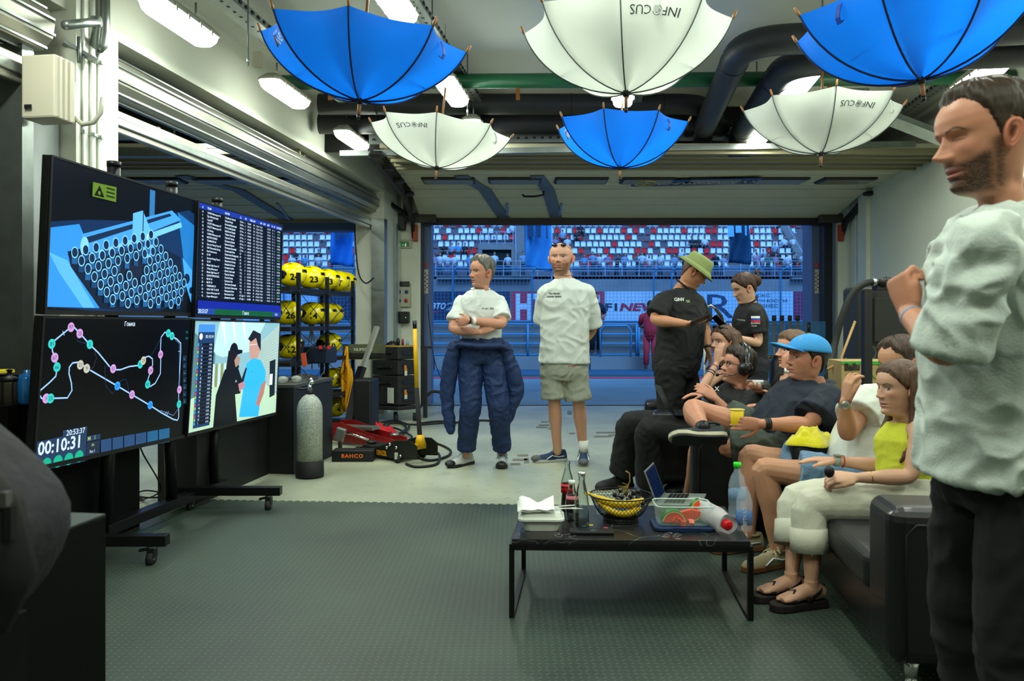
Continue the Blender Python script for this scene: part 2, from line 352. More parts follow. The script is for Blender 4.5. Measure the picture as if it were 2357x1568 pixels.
# racing school sticker on the panel
def PZ(px, py): return HT(px, py, 2.975)
b = MB(); c0, c1, c2, c3 = PZ(1452,430), PZ(1738,424), PZ(1756,410), PZ(1452,417)
b.prism([c0,c1,c2,c3], (0,0,.003), mat('sticker_navy', '#1d2a4c', .4)); o = PZ(1512,417.5)-V((0,0,.004)); yl = mat('sticker_yellow', '#a8a05a', .4)
ux = (c1-c0).normalized(); uy = V((ux.y*0, -1, 0)); uyy = V((0,1,0))
b.text('KAMENSKIY', PZ(1512,420)-V((0,0,.004)), ux, uyy, .26, yl, width=1.25, skew=.3, bold=.012); b.text('racing school', PZ(1508,428)-V((0,0,.004)), ux, uyy, .20, yl, width=.75, bold=.01)
cc = PZ(1485,421)-V((0,0,.004)); b.tube([cc+V((.13*math.cos(t/16*2*math.pi), .17*math.sin(t/16*2*math.pi), 0)) for t in range(16)], .012, yl, 5, closed=True)
b.poly([cc+V(p) for p in ((.02,.2,-.001),(-.06,0,-.001),(0,0,-.001),(-.03,-.18,-.001),(.06,.03,-.001),(0.0,.03,-.001))], yl)
b.build('school_sticker', d1, label='navy sticker with yellow KAMENSKIY racing school lettering')
d2 = sect_door('sectional_door', -9.4, -2.12, 'open beige sectional door in the neighbouring garage behind the screens', 8, [(-4.0,-3.3), (-5.6,-5.0)])
# tracks and hinges of the main door (dark rails down both walls)
for i, x in enumerate((XL-.1, XR+.17)):
    sgn = 1 if i else -1; t = empty('door_track', (x, ZD, 2.6), ['black curved door track along the left beam', 'black curved door track along the right wall'][i], 'door track')
    b = MB(); pts = [V((x,11.55,2.45)), V((x,11.35,2.68)), V((x,10.9,2.83)), V((x,10.3,2.92)), V((x,9.0,2.94)), V((x,7.4 if i else 8.0,2.94))]
    for p, q in zip(pts, pts[1:]): b.bar(p, q, .05, .09, M_dark)
    b.build('rail', t)
    for y in (10.45, 9.5, 8.7, 8.0): b = MB(); b.box((x-sgn*.06, y, 2.93), (.15,.13,.055), M_dark); b.build('hinge', t, bevel=.02)
    b = MB(); b.box((x-sgn*.16, 11.5, 2.74), (.34,.12,.13), mat('motor_olive', '#3a3b30', .5)); b.build('bracket', t, bevel=.02)
    b = MB(); b.box((x-sgn*.03, 11.45, 2.52), (.07,.07,.24), mat('orange_plastic', '#a8401c', .5)); b.build('spring_guard', t, bevel=.01)
# lamps
diff = mat('lamp_diffuser', (.93,1,.88), .5, emit=14); lbody = mat('lamp_body', '#a9ab9a', .5)
def build_lamp(p, q, label):
    c = (p+q)/2; t = empty('ceiling_lamp', c+V((0,0,.1)), label, 'lamp', 'fluorescent lamps under the ceiling'); d = (q-p).normalized(); x = d.cross(UP); L = (q-p).length/2
    def ring(w, l, ch, z): return [c+x*a+d*e+V((0,0,z)) for a, e in ((-w,-l+ch),(-w,l-ch),(-w+ch,l),(w-ch,l),(w,l-ch),(w,-l+ch),(w-ch,-l),(-w+ch,-l))]
    b = MB(); b.grid([ring(.06,L-.04,.03,-.045), ring(.078,L-.012,.035,-.02), ring(.085,L,.035,.02)], diff, False, True); b.add(ring(.06,L-.04,.03,-.045), [tuple(range(8))], diff)
    b.build('diffuser', t)
    b = MB(); b.grid([ring(.09,L+.005,.035,.02), ring(.09,L+.005,.035,.04), ring(.05,L-.06,.02,.085)], lbody, False, True); b.add(ring(.05,L-.06,.02,.085), [tuple(range(7,-1,-1))], lbody)
    for e in (-.6,-.2,.2,.6):
        for s_ in (-1,1): b.box(c+x*(.088*s_)+d*(e*L)+V((0,0,.018)), (.02,.02,.045), lbody)
    b.build('housing', t)
    for e in (-.5,.5): b = MB(); b.tube([c+d*(e*L)+V((0,0,.08)), c+d*(e*L)+V((0,0,.20))], .008, M_galv, 6); b.build('hanger', t)
    area_light('lamp_light', c-V((0,0,.06)), .13, 2*L-.1, LAMP_W, LAMP_COL, (0, 0, math.atan2(-d.x, d.y)))
LAMP_W = 21
ordn_ = ['first','second','third','fourth','fifth','sixth','seventh','eighth']
rows = ['first', 'second', 'third']; where = ['row along the left beam', 'row above the first blue umbrella', 'row over the middle of the room', 'row over the black ducts', 'row along the right wall']
for i, (x0, y0, x1, y1) in enumerate(LAMPS):
    r, k = [(0,0),(0,1),(0,2),(1,0),(1,1),(1,2),(2,0),(2,1),(3,0),(3,1),(3,2),(4,0)][i]
    p, q = HT(x0,y0,LH), HT(x1,y1,LH); c = (p+q)/2
    build_lamp(c-DD*.35, c+DD*.35, 'lit ceiling lamp, %s from the camera in the %s' % (rows[k], where[r]))
for i, (x0, y0) in enumerate([(300,218), (515,325)]):
    c = HT(x0,y0,LH); build_lamp(c-DD*.35, c+DD*.35, 'lit lamp in the neighbouring garage seen under the roller shutter, %s one' % ('nearer', 'farther')[i])
for i, (s_, d_) in enumerate([(-2.7,3.1),(.0,2.9),(.0,1.1),(1.75,3.5),(3.0,3.9),(2.9,2.0),(1.6,.4),(-1.6,.6)]):  # unseen lamps added to brighten the foreground and the right side
    build_lamp(SD(s_,d_-.35,LH), SD(s_,d_+.35,LH), 'added lit ceiling lamp out of view, brightening the foreground, %s of them' % ordn_[i])
# cable trays carrying the lamp rows
def tray(a, bb, w, h, lab, m=M_galv, holes=True):
    b = MB(); a, bb = V(a), V(bb); d = (bb-a).normalized(); x = d.cross(UP)
    b.bar(a, bb, w, .004, m); 
    for s_ in (-1,1): b.bar(a+x*(s_*w/2)+V((0,0,h/2)), bb+x*(s_*w/2)+V((0,0,h/2)), .004, h, m)
    L = (bb-a).length
    if holes:
        for i in range(int(L/.09)):
            p = a+d*(.05+.09*i); b.box(p+V((0,0,-.003)), (.02,.02,.002), M_dark); b.box(p-x*(w/2+.003)+V((0,0,h/2)), (.016,.03,.02), M_dark, frame(x, y=d)); b.box(p+x*(w/2+.003)+V((0,0,h/2)), (.016,.03,.02), M_dark, frame(x, y=d))
    return tag(b.build('cable_tray'), lab, 'cable tray')
for i, (px, py, px2, d0, d1) in enumerate([(520,60,0,2.5,9.2), (935,40,0,2.5,9.2), (1452,30,0,2.5,9.0), (1850,160,0,5.6,9.0), (2260,160,0,3.0,9.2)]):
    c = HT(px, py, LH+.2); s = c.dot(NN)+(.16 if i == 0 else .1 if i < 3 else -.1); tray(SD(s, d0, LH+.22), SD(s, d1, LH+.22), .09 if i else .16, .05, 'galvanised cable tray above the lamp %s' % where[i])
b = MB(); a, c = W(1985,255,7.4), W(2230,350,7.4); n_ = V((0,-.55,1)).normalized(); b.bar(a, c, .34, .012, M_galv, up=n_); b.bar(W(1880,222,7.5), W(1990,222,7.5), .2, .1, M_galv)
d = (c-a).normalized(); x = d.cross(n_).normalized()
for i in range(11):
    for j in (-.1,-.03,.04,.11): b.box(a+d*(.06+.085*i)+x*j-n_*.008, (.03,.008,.004), M_dark, frame(d, y=x))
for s_ in (-1,1): b.bar(a+x*.17*s_+n_*.03, c+x*.17*s_+n_*.03, .006, .09, M_galv, up=n_)
tag(b.build('cable_tray'), 'wide perforated cable tray sloping above the standing man on the right', 'cable tray')
M_void = mat('shade_board', '#0a0a0a', .9)  # black sheets standing in for the unlit space above the overhead doors
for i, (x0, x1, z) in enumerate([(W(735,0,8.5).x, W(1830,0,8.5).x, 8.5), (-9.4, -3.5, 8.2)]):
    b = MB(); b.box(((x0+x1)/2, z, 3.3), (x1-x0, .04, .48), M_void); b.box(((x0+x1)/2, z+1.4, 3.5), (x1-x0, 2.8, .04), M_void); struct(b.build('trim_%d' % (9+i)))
b = MB(); b.bar(W(783,354,8.05), W(2105,332,8.05), .06, .055, M_galv); tag(b.build('support_rail'), 'galvanised rail across the room just before the overhead door', 'rail')
b = MB(); b.bar(W(850,318,8.25), W(1960,306,8.25), .05, .14, M_galv)
for i in range(60): b.box(W(860+18.5*i, 321-.2*i, 8.2), (.03,.01,.02), M_dark)
tag(b.build('perforated_rail'), 'perforated galvanised rail across the room above the plain rail', 'rail')
b = MB(); b.bar(V((-9,8.0,2.95)), V((-3.3,8.0,2.95)), .06, .09, M_galv); b.bar(V((-9,7.4,3.0)), V((-3.3,7.4,3.0)), .05, .12, M_galv); tag(b.build('neighbour_rail'), 'galvanised rails under the neighbouring garage ceiling', 'rail')
# thin hanging rods
for i, (x, y0, y1, z) in enumerate([(571,-100,152,5.3), (995,-100,66,5.6), (1076,115,266,6.8), (1893,-60,62,5.3), (1742,140,300,7.0), (2180,175,212,7)]):
    b = MB(); a, c = W(x,y0,z), W(x,y1,z); a.z = 3.54; b.tube([a, c], .006, M_strap, 6)
    b.tube([c+V((0,0,.02)), c+V((0,0,.05))], .011, M_galv, 6)
    tag(b.build('threaded_rod'), ['bare threaded rod left of the first blue umbrella', 'bare threaded rod right of the first blue umbrella', 'bare threaded rod over the lamp behind the white umbrella', 'bare threaded rod hanging by the blue umbrella on the right', 'short rod beside the bent black duct', 'short rod behind the head of the standing man'][i], 'rod')
# pipes and ducts
def tube_arc(p0, p1, p2, r, n=8):                                       # straight, elbow, straight: points with rounded corner
    a = (p0-p1).normalized(); c = (p2-p1).normalized(); return [p1+a*r*(1-t)**2+c*r*t**2 for t in [i/n for i in range(n+1)]]
M_green = mat('green_pipe_paint', '#16593a', .35); M_duct = mat('black_insulation', '#202327', .5, bump=(18,.3,.004)); M_band = mat('duct_band', '#0c0d0e', .5)
b = MB(); b.tube([W(640,190,6.7), W(2330,178,6.7)], .062, M_green, 20); g = b.build('water_pipe'); tag(g, 'green painted pipe running across under the ceiling', 'pipe')
for x in (1192, 1910, 760): b = MB(); p = W(x,206,6.7); b.bar(p+V((0,0,.06)), p+V((0,0,-.09)), .035, .02, mat('rust', '#7a4b1f', .7)); b.build('pipe_clamp', g)
def duct(pts, r, lab, rings):
    b = MB(); b.tube(pts, r, M_duct, 28); t = b.build('ventilation_duct'); tag(t, lab, 'duct')
    for p, d in rings: b = MB(); b.tube([p-d*.006, p+d*.006], r+.004, M_band, 28); b.build('joint_band', t)
X_ = V((1,0,0))
def front_duct(y, dz, xb, zc, dd, lab):
    c = W(xb, y, zc); end = c+DD*dd; pts = [c+NN*3.0, c+NN*1.5] + tube_arc(c+NN, c, c+DD, .32, 8) + [c+DD*(dd-.3)] + tube_arc(c, end, end+V((0,0,-1)), .2, 5) + [end+V((0,0,-.22))]
    duct(pts, .105, lab, [(c+DD*(.45), DD), (end-DD*.28, DD), (c+NN*.5, NN), (c+NN*.9, NN), (end+V((0,0,-.16)), UP)])
front_duct(95, 0, 1712, 5.55, 2.75, 'black insulated duct with elbow, upper of the two bent ones, by the big white umbrella')
front_duct(143, 0, 1812, 5.9, 2.35, 'black insulated duct with elbow, lower of the two bent ones, behind the small white umbrella')
for (y, z, xe, lab) in [(240,7.7,1612,'long straight black duct across the ceiling, upper one'), (286,8.1,1650,'long straight black duct across the ceiling, lower one')]:
    a, c = W(735,y,z), W(xe,y,z); pts = [a, a.lerp(c,.3), a.lerp(c,.8)] + tube_arc(a, c, c+V((.6,1.2,0)).normalized(), .22, 6) + [c+V((.3,.6,0))]
    duct(pts, .10, lab, [(a.lerp(c,t), X_) for t in (.15,.4,.66,.9)])
# roller shutters on the left
def shutter(d0, d1, lab, H, s=-3.3, rail_h=2.56, opened=True):
    t = empty('roller_shutter', SD(s, d0, H), lab, 'roller shutter'); b = MB(); n = 20; prof = []
    for j in range(n): th = 2*math.pi*j/n; prof.append((.15*math.cos(th), .15*math.sin(th)))
    b.tube([SD(s,d0,H), SD(s,d1,H)], .135, M_shut, 10, smooth=False)
    for k in range(10): th = 2*math.pi*(k+.5)/10; b.bar(SD(s+.137*math.cos(th),d0,H+.137*math.sin(th)), SD(s+.137*math.cos(th),d1,H+.137*math.sin(th)), .012, .012, M_galv)
    b.build('housing', t)
    b = MB(); b.sbox(s-.02,s+.03,d0,d1,rail_h-.07,rail_h+.08,M_shut); b.sbox(s+.03,s+.05,d0,d1,rail_h-.03,rail_h+.03,M_galv); b.build('bottom_rail', t, bevel=.008)
    b = MB(); b.lathe([(.15,0),(.15,.02)], SD(s,d0-.01,H), M_galv, 24, DD); b.tube([SD(s,d0-.05,H), SD(s,d0,H)], .03, M_galv, 8)
    for k in range(14):
        th = k*.9; b.tube([SD(s+.12*math.cos(th+a),d0-.03-.004*(k % 4),H+.12*math.sin(th+a)) for a in (0,.3,.6,.9,1.2)], .012, mat('frayed_rope', '#6d664c', .9), 5)
    b.build('end_plate', t)
    return t
s1 = shutter(4.62, 10.45, 'rolled-up aluminium shutter over the side opening behind the screens', 2.84)
b = MB(); b.sbox(-3.26,-3.08, 10.28,10.42, 0,2.62, M_galv); b.sbox(-3.2,-3.12, 10.42,10.8, 0,2.62, mat('slat_grey', '#8a8d84', .5, bump=(3,.1)))
for k in range(34): b.sbox(-3.12,-3.105, 10.44,10.78, .05+.075*k, .06+.075*k, M_dark)
b.sbox(-3.24,-3.06, 10.80,10.88, 0,2.62, M_galv); b.build('guide_rail', s1)
s2 = shutter(0.5, 4.02, 'rolled-up aluminium shutter at the upper left corner of the room', 2.87, -3.22, 2.60)
b = MB(); b.sbox(-3.42,-3.2, 3.98,4.2, 0,2.7, M_blueg if 0 else mat('grey_post', '#a6adab', .45)); b.sbox(-3.36,-3.19, 3.9,3.985, 0,2.75, M_galv); b.build('guide_rail', s2)
b = MB(); p = onS(162,105,-3.12); b.bar(p+V((-.04,0,.02)), p+V((.1,.1,-.06)), .06,.02,M_galv); b.tube([p+V((.05,0,.05)),p+V((.05,0,-.1))], .012, M_galv, 8); b.build('bracket', s2)
# motor control box and conduits on the column
t = empty('motor_box', onS(120,210,-3.12), 'cream metal shutter motor box with ribbed side on the left column', 'control box')
c = onS(112,208,-3.05); b = MB(); b.box(c, (.20,.16,.34), mat('cream_metal', '#c3bda9', .5), frame(NN, y=DD)); b.build('casing', t, bevel=.012)
b = MB()
for k in range(3): b.box(c+NN*.10+DD*(-.04+.04*k), (.012,.012,.33), mat('cream_metal'), frame(NN, y=DD))
b.build('cooling_rib', t)
b = MB(); b.box(c+DD*.14, (.04,.12,.20), M_galv, frame(NN, y=DD)); b.build('mount_plate', t)
b = MB(); b.box(c-DD*.085+V((-.05,0,-.11)), (.04,.006,.02), M_dark, frame(NN, y=DD)); b.build('name_plate', t)
b = MB(); b.tube([c+V((.08,.1,-.12)), c+V((.13,.1,-.16)), c+V((.19,.1,-.15)), c+V((.22,.12,-.09)), c+V((.22,.14,.0))], .013, mat('grey_flex','#a9ab9c',.6), 8); b.build('flexible_conduit', t)
for i, (px, r) in enumerate([(192,.008), (212,.017), (229,.014)]):
    p = onS(px, 300, -3.09); b = MB(); b.tube([(p.x,p.y,.0),(p.x,p.y,3.5)], r, M_pipe_w, 10)
    for h in (1.9, 2.35, 2.8): b.box((p.x,p.y,h), (r*3,r*2.4,.02), M_galv)
    tag(b.build('column_conduit'), 'vertical white conduit on the left column, %s' % ('thinnest one', 'thick middle one', 'one nearest the corner')[i], 'conduit')
p = onS(243,0,-3.05); b = MB(); b.tube([V((p.x,p.y,3.5)), V((p.x,p.y,2.98))]+[V((p.x-.02*k*k/3, p.y-.01*k, 2.93-.035*k+ .01*k*k/3)) for k in range(1,4)]+[W(222,50,4.6), W(150,58,4.3)], .026, M_galv, 12)
b.tube([W(222,50,4.6)-X_*.02, W(222,50,4.6)+X_*.02], .034, M_galv, 12); tag(b.build('steel_pipe'), 'bent stainless pipe at the top of the left column', 'pipe')
# ---------------- outside: pit lane, wall, fence, boards, grandstand ----------------
M_asph = mat('asphalt', '#3c4c50', .85, var=(.6,.5,'#324045'), bump=(200,.3,.004)); M_conc = mat('outside_concrete', '#7f8084', .85, var=(.7,.6,'#5e6168'))
b = MB(); b.poly([(-60,ZD,-.005),(80,ZD,-.005),(80,120,-.005),(-60,120,-.005)], M_asph); struct(b.build('ground'))
b = MB(); b.box((1.2,14.4,-.001),(16,5.4,.004),mat('apron_paint','#6f8790',.7,var=(.9,.6,'#566c76'))); struct(b.build('path'))
b = MB(); b.box((5,17.3,.004),(60,.30,.006),mat('line_red','#d8224e',.6)); struct(b.build('trim_6'))
b = MB(); b.box((5,19.2,.003),(60,1.9,.006),mat('line_blue','#1a506e',.7)); struct(b.build('trim_7'))
b = MB(); b.box((5,20.5,.16),(60,.4,.32),M_conc)
for i in range(14): b.box((-22+i*4,20.29,.16),(.03,.02,.3),M_dark)
struct(b.build('wall_pit'))
# pit wall stand: steps, grey sheets and blue rails
M_tube = mat('blue_tube', '#3f86b4', .45); M_sheet = mat('grey_sheet', '#6e7276', .7, var=(1.2,.6,'#48545c'))
t = empty('pit_wall_stand', (5,21.2,0), 'low pit wall platform with grey sheets and blue tube rails', 'platform')
b = MB()
for (h0, h1) in ((.4,.62), (.68,.88), (.93,1.12)): b.box((5,21.15,(h0+h1)/2),(50,.05,h1-h0),M_sheet)
b.build('sheet', t)
for h in (.36,.65,.9,1.17): b = MB(); b.tube([(-20,21,h),(30,21,h)],.022,M_tube,6); b.build('rail', t)
for x in (-6.4,-3.2,-1.35,.42,1.9,3.3,3.36,5.2,7.2,9): b = MB(); b.tube([(x,20.95,.3),(x,20.95,1.2)],.028,M_tube,6); b.build('post', t)
# arched railing pieces in front of the wall
for i, (px0, px1) in enumerate([(1382,1452)]):
    p, q = W(px0,850,20.42), W(px1,850,20.42); p.z = q.z = .3; H = 1.13; b = MB(); b.tube([p, V((p.x,p.y,H-.1)), V((p.x+.1,p.y,H)), V((q.x-.1,q.y,H)), V((q.x,q.y,H-.1)), q], .025, M_tube, 8); tag(b.build('arched_railing'), 'blue arched tube railing on the pit wall right of the bald man', 'railing')
# advertising boards behind the track fence
ZB = 38.0; M_bl = mat('board_light', '#b9d3ea', .6)
def board(px0, px1, col, lab, items, y0=671, y1=738):
    b = MB(); a, c = W(px0,y1,ZB), W(px1,y0,ZB); m = mat('board_'+col, col, .6); b.box(((a.x+c.x)/2, ZB+.03, (a.z+c.z)/2), (c.x-a.x-.02, .06, c.z-a.z), m)
    t = b.build('advertising_board'); tag(t, lab, 'board')
    for (s, px, py, w, hpx, cc, skew, bold) in items:
        b = MB(); k = hpx/1820*ZB/.73; b.text(s, W(px,py,ZB-.01), (1,0,0), (0,0,1), k, mat('ink_'+cc, cc, .6), width=None if not w else w/1820*ZB, skew=skew, bold=bold); b.build('lettering', t)
    return t
board(560,730,'#9fc4ea','pale blue board with arcs seen left of the helmets',[])
board(732,990,'#20304e','dark navy board seen past the helmet rack',[])
board(991,1175,'#1c2c4a','navy board with white slanted letters and a red word below',[('ВТО',992,711,32,13,'#cfe0f4',.25,.03),('2',1026,714,20,18,'#8d99aa',.2,.03),('ЮС',992,722,18,7,'#b0384f',.2,.0)])
t = board(1176,1391,'#b8324a','red board with tall white letters',[('НІ',1187,733,62,54,'#c8dcf2',0,.05)])
b = MB(); b.box(W(1371,692,ZB-.01), (.4,.02,.55), mat('ink_#c8dcf2')); b.build('lettering', t)
board(1392,1600,'#b9d3ea','pale board reading F1NEWS in black and red',[('F1',1393,715,28,17,'#1c2740',0,.04),('NEWS',1426,715,105,17,'#b01f3c',.3,.05)])
board(1601,1826,'#a9cdea','pale board with large serif letters and three lines of dark text',[('RI',1628,732,82,58,'#24385e',0,.0),('ЛЮКС',1730,684,42,7,'#24385e',0,.01),('ЛИЧНОСТИ',1724,696,88,7,'#24385e',0,.01),('БИЗНЕС',1735,708,56,7,'#24385e',0,.01)])
board(1827,1960,'#7c1f4c','dark red board with white letters stacked in a frame',[('РП',1857,697,40,15,'#d3dff2',0,.05),('ЖИ',1857,714,40,15,'#d3dff2',0,.05),('НЫ',1857,731,40,15,'#d3dff2',0,.05)])
b = MB(); b.box((5,ZB+.47,.66),(70,.8,1.32),M_conc); struct(b.build('wall_track'))
# catch fence
M_wire = mat('fence_wire', '#3d6f9a', .5); b = MB(); b.T = None
x0, x1 = W(560,700,37.4).x, W(1960,700,37.4).x; h0, h1 = 1.2, 3.75
n = int((x1-x0)/.17)
for i in range(n): x = x0+.17*i; b.box((x,37.4,(h0+h1)/2),(.012,.012,h1-h0),M_wire)
for i in range(16): b.box(((x0+x1)/2,37.4,h0+.17*i),(x1-x0,.012,.012),M_wire)
t = b.build('wire_mesh'); f = empty('catch_fence', ((x0+x1)/2,37.4,0), 'tall blue wire catch fence with posts before the grandstand', 'fence'); attach(t, f)
for px in (655, 812, 1043, 1225, 1504, 1795, 1545): 
    b = MB(); p = W(px,700,37.4); b.tube([(p.x,37.3,0),(p.x,37.3,h1-.25),(p.x+.1,37.2,h1-.05),(p.x+.28,37.0,h1+.05)], .045, M_tube, 8); b.build('post', f)
for h in (h1, 1.25): b = MB(); b.tube([(x0,37.35,h),(x1,37.35,h)], .035, M_tube, 6); b.build('rail', f)
# grandstand concrete
ZG = 56.0; HG = 4.42
def row_geo(k): return 58+.8*k, 1.24+(740-(614-15.5*k))/1820*(58+.8*k)   # distance and seat height of row k
b = MB(); b.box((5,ZG+.15,HG/2),(80,.3,HG+.1),M_conc); b.box((5,ZG+1,HG-.1),(80,2,.2),M_conc)
NR = 8
for k in range(NR):
    z, h = row_geo(k); b.box((5,z+.45,h-.55),(80,.9,.6),mat('stand_concrete','#6c6a74',.85,var=(.5,.5,'#575564')))
b.box((5,70,12),(80,.3,10),M_conc)
struct(b.build('grandstand_floor'))
# ledges under the parapet
b = MB()
for (a, c) in ((1005,1222),(1822,1960)): p, q = W(a,641,ZG-.35), W(c,645,ZG-.35); b.box(((p.x+q.x)/2,ZG-.25,p.z),(q.x-p.x,.5,.12),M_conc)
struct(b.build('trim_8'))
# railing along the front of the stand
M_rail = mat('rail_steel', '#9aa9c4', .4, metal=.3); t = empty('grandstand_railing', (5,ZG,HG), 'long grey railing along the front of the grandstand', 'railing')
b = MB()
for h in (1.1, .75, .4): b.tube([(-20,ZG,HG+h),(30,ZG,HG+h)], .025, M_rail, 6)
b.build('rail', t)
for i in range(38): b = MB(); x = -18.6+1.2*i; b.box((x,ZG,HG+.55),(.05,.05,1.1),M_rail); b.build('post', t)
# vomitory portal, aisle stairs
t = empty('stand_entrance', W(1145,600,57.5), 'concrete entrance portal in the lower rows of the grandstand', 'entrance')
M_pit = mat('entrance_dark', '#1d2526', .9)
p0, p1 = W(1106,570,57.4), W(1181,570,57.4)
b = MB(); b.box(((p0.x+p1.x)/2,58.3,HG+1.05),(p1.x-p0.x,1.8,2.1),M_pit); b.build('passage', t)
b = MB(); b.box(((p0.x+p1.x)/2,58.2,HG+2.22),(p1.x-p0.x+.3,2.2,.42),M_conc); b.box((p0.x,57.9,HG+1),(.25,1.6,2),M_conc); b.box((p1.x,57.9,HG+1),(.25,1.6,2),M_conc); b.build('portal', t)
b = MB()
for hh in (.9,.45,.1): b.box(((p0.x+p1.x)/2,57.2,HG+2.4+hh),(p1.x-p0.x,.04,.04),M_rail)
for i in range(5): b.box((lerp(p0.x,p1.x,i/4),57.2,HG+2.85),(.05,.05,.95),M_rail)
b.build('guard_rail', t)
for i, (a, c) in enumerate([(1184,1208),(1843,1866)]):
    b = MB(); pa, pc = W(a,600,58).x, W(c,600,58).x
    for k in range(16): z = 57.3+.4*k; hb = row_geo(0)[1]-.55+.3*k; b.box(((pa+pc)/2,z,hb),(pc-pa,.42,.5),M_conc)
    b.tube([(pa+.1,57.3,HG+1.4),(pa+.1,63,HG+5.6)],.03,M_rail,6); b.tube([(pa+.1,57.3,HG+1.4),(pa+.1,57.3,HG+.4)],.03,M_rail,6)
    tag(b.build('aisle_steps'), 'concrete aisle steps climbing the grandstand %s' % ('left of the pale blue banner', 'beside the right door jamb')[i], 'stairs')
# seats: one each colour, then copies
def seat_mesh(col, name):
    m = mat('seat_'+name, col, .45); b = MB(); b.box((0,.0,0),(.35,.36,.04),m)
    b.grid([[V((x, .17+.03*(1-(x/.2)**2)+.05*h, h)) for x in (-.175,-.15,0,.15,.175)] for h in (.0,.13,.26,.38)], m)
    b.grid([[V((x, .21+.03*(1-(x/.2)**2)+.05*h, h)) for x in (-.175,-.15,0,.15,.175)][::-1] for h in (.0,.13,.26,.38)], m)
    b.box((0,.205,.385),(.28,.05,.03),m); b.box((0,0,-.1),(.06,.2,.16),M_dark); return b
protos = {}
for nm, col in (('white','#d9e1f2'), ('red','#e2101c')): protos[nm] = seat_mesh(col, nm)
fb = MB(); M_fold = mat('seat_folded', '#7a5560', .6)
ordn = ['first','second','third','fourth','fifth','sixth','seventh','eighth']; first = {}; count = 0; spare = MB()
for k in range(NR):
    z, h = row_geo(k); n0 = int(W(640,0,z).x/.475); n1 = int(W(1885,0,z).x/.475)
    for i in range(n0, n1+1):
        x = (i+.5*(k % 2))*.475; px = CX+x/z*FX
        if 1104 < px < 1212 and k < 4 or 1180 < px < 1212 or 1840 < px < 1868 and k < 6: continue
        if 853 < px < 985 or 765 < px < 812 or 1213 < px < 1268 or 1682 < px < 1724: continue
        rr = noise.noise(V((i*.45,k*.6,3)))*.5+.5; r = rnd.random()
        kind = 'red' if r < .2 else 'fold' if r < .2+.25*(rr > .55) + .03 else 'white'
        if kind == 'fold': fb.box((x,z+.2,h+.0),(.40,.10,.20),M_fold); fb.box((x,z+.26,h-.1),(.36,.04,.25),M_fold); continue
        if count >= 296:
            q = protos[kind]; spare.T = Matrix.Translation((x,z,h)); 
            o0 = len(spare.v); spare.add(q.v, q.f, q.mats[0]); continue
        key = kind
        if key not in first: o = protos[kind].build('stadium_seat'); first[key] = o
        else: o = first[key].copy(); C.objects.link(o)
        o.location = (x,z,h); count += 1
        tag(o, '%s plastic grandstand seat in the %s row from the front' % (kind, ordn[k]), 'seat', 'grandstand seats')
spare.T = None
spare.build('stadium_seat'); o = C.objects[-1]; tag(o, 'remaining red and white seats in the highest visible grandstand rows', 'seats', kind='stuff')
tag(fb.build('folded_seat'), 'folded brown-grey seats scattered between the coloured grandstand seats', 'seats', kind='stuff')
# cloth banners on poles
def banner(px0, px1, y0, y1, z, col, lab, marks, lean=0):
    m = mat('banner_'+col, col, .75, transl=.25); P = []; nx, ny = 12, 18
    for j in range(ny+1):
        r = []; y = lerp(y0, y1, j/ny)
        for i in range(nx+1):
            u = i/nx; w = 1-.06*math.sin(math.pi*j/ny)*(1 if lean >= 0 else 1.4); px = lerp(px0+lean*(j/ny), px1+lean*.3*(j/ny), .5+(u-.5)*w)
            p = W(px, y+3*math.sin(u*5+j*.2)*(j/ny), z); p.y += .35*math.sin(u*6+j*.35)*(.3+.7*j/ny); r.append(p)
        P.append(r)
    b = MB(); b.grid(P, m); t = empty('cloth_banner', W((px0+px1)/2,y1,z), lab, 'banner'); b.build('cloth', t, solid=.02)
    b = MB(); p = W(px1,y0,z); b.tube([(p.x,z+.1,0 if z < 50 else HG-.4),(p.x,z+.1,p.z+3)], .05, mat('pole_white','#aebccb',.5), 8); b.build('pole', t)
    b = MB()
    for (xa, ya, xb, yb, w) in marks: b.bar(W(xa,ya,z-.45), W(xb,yb,z-.45), w, .02, mat('ink_'+('#14365c' if col != '#17496e' else '#6db4dc'), '#14365c' if col != '#17496e' else '#6db4dc', .7))
    b.build('printed_mark', t)
banner(1203,1270,440,622,47,'#3f97d8','pale blue cloth banner hanging left of the bald man\'s head',[(1220,500,1222,545,.35),(1222,545,1228,556,.3),(1240,500,1240,547,.25),(1258,500,1259,550,.08)],6)
banner(1673,1726,440,607,47,'#17496e','dark blue cloth banner hanging above the woman with the phone',[(1681,500,1683,545,.35),(1699,500,1700,536,.35),(1716,500,1717,542,.1)],4)
banner(760,815,440,612,50,'#1f78cf','bright blue cloth banner seen through the neighbouring opening',[(772,500,776,553,.2),(789,500,788,545,.3),(801,500,801,545,.1)],2)
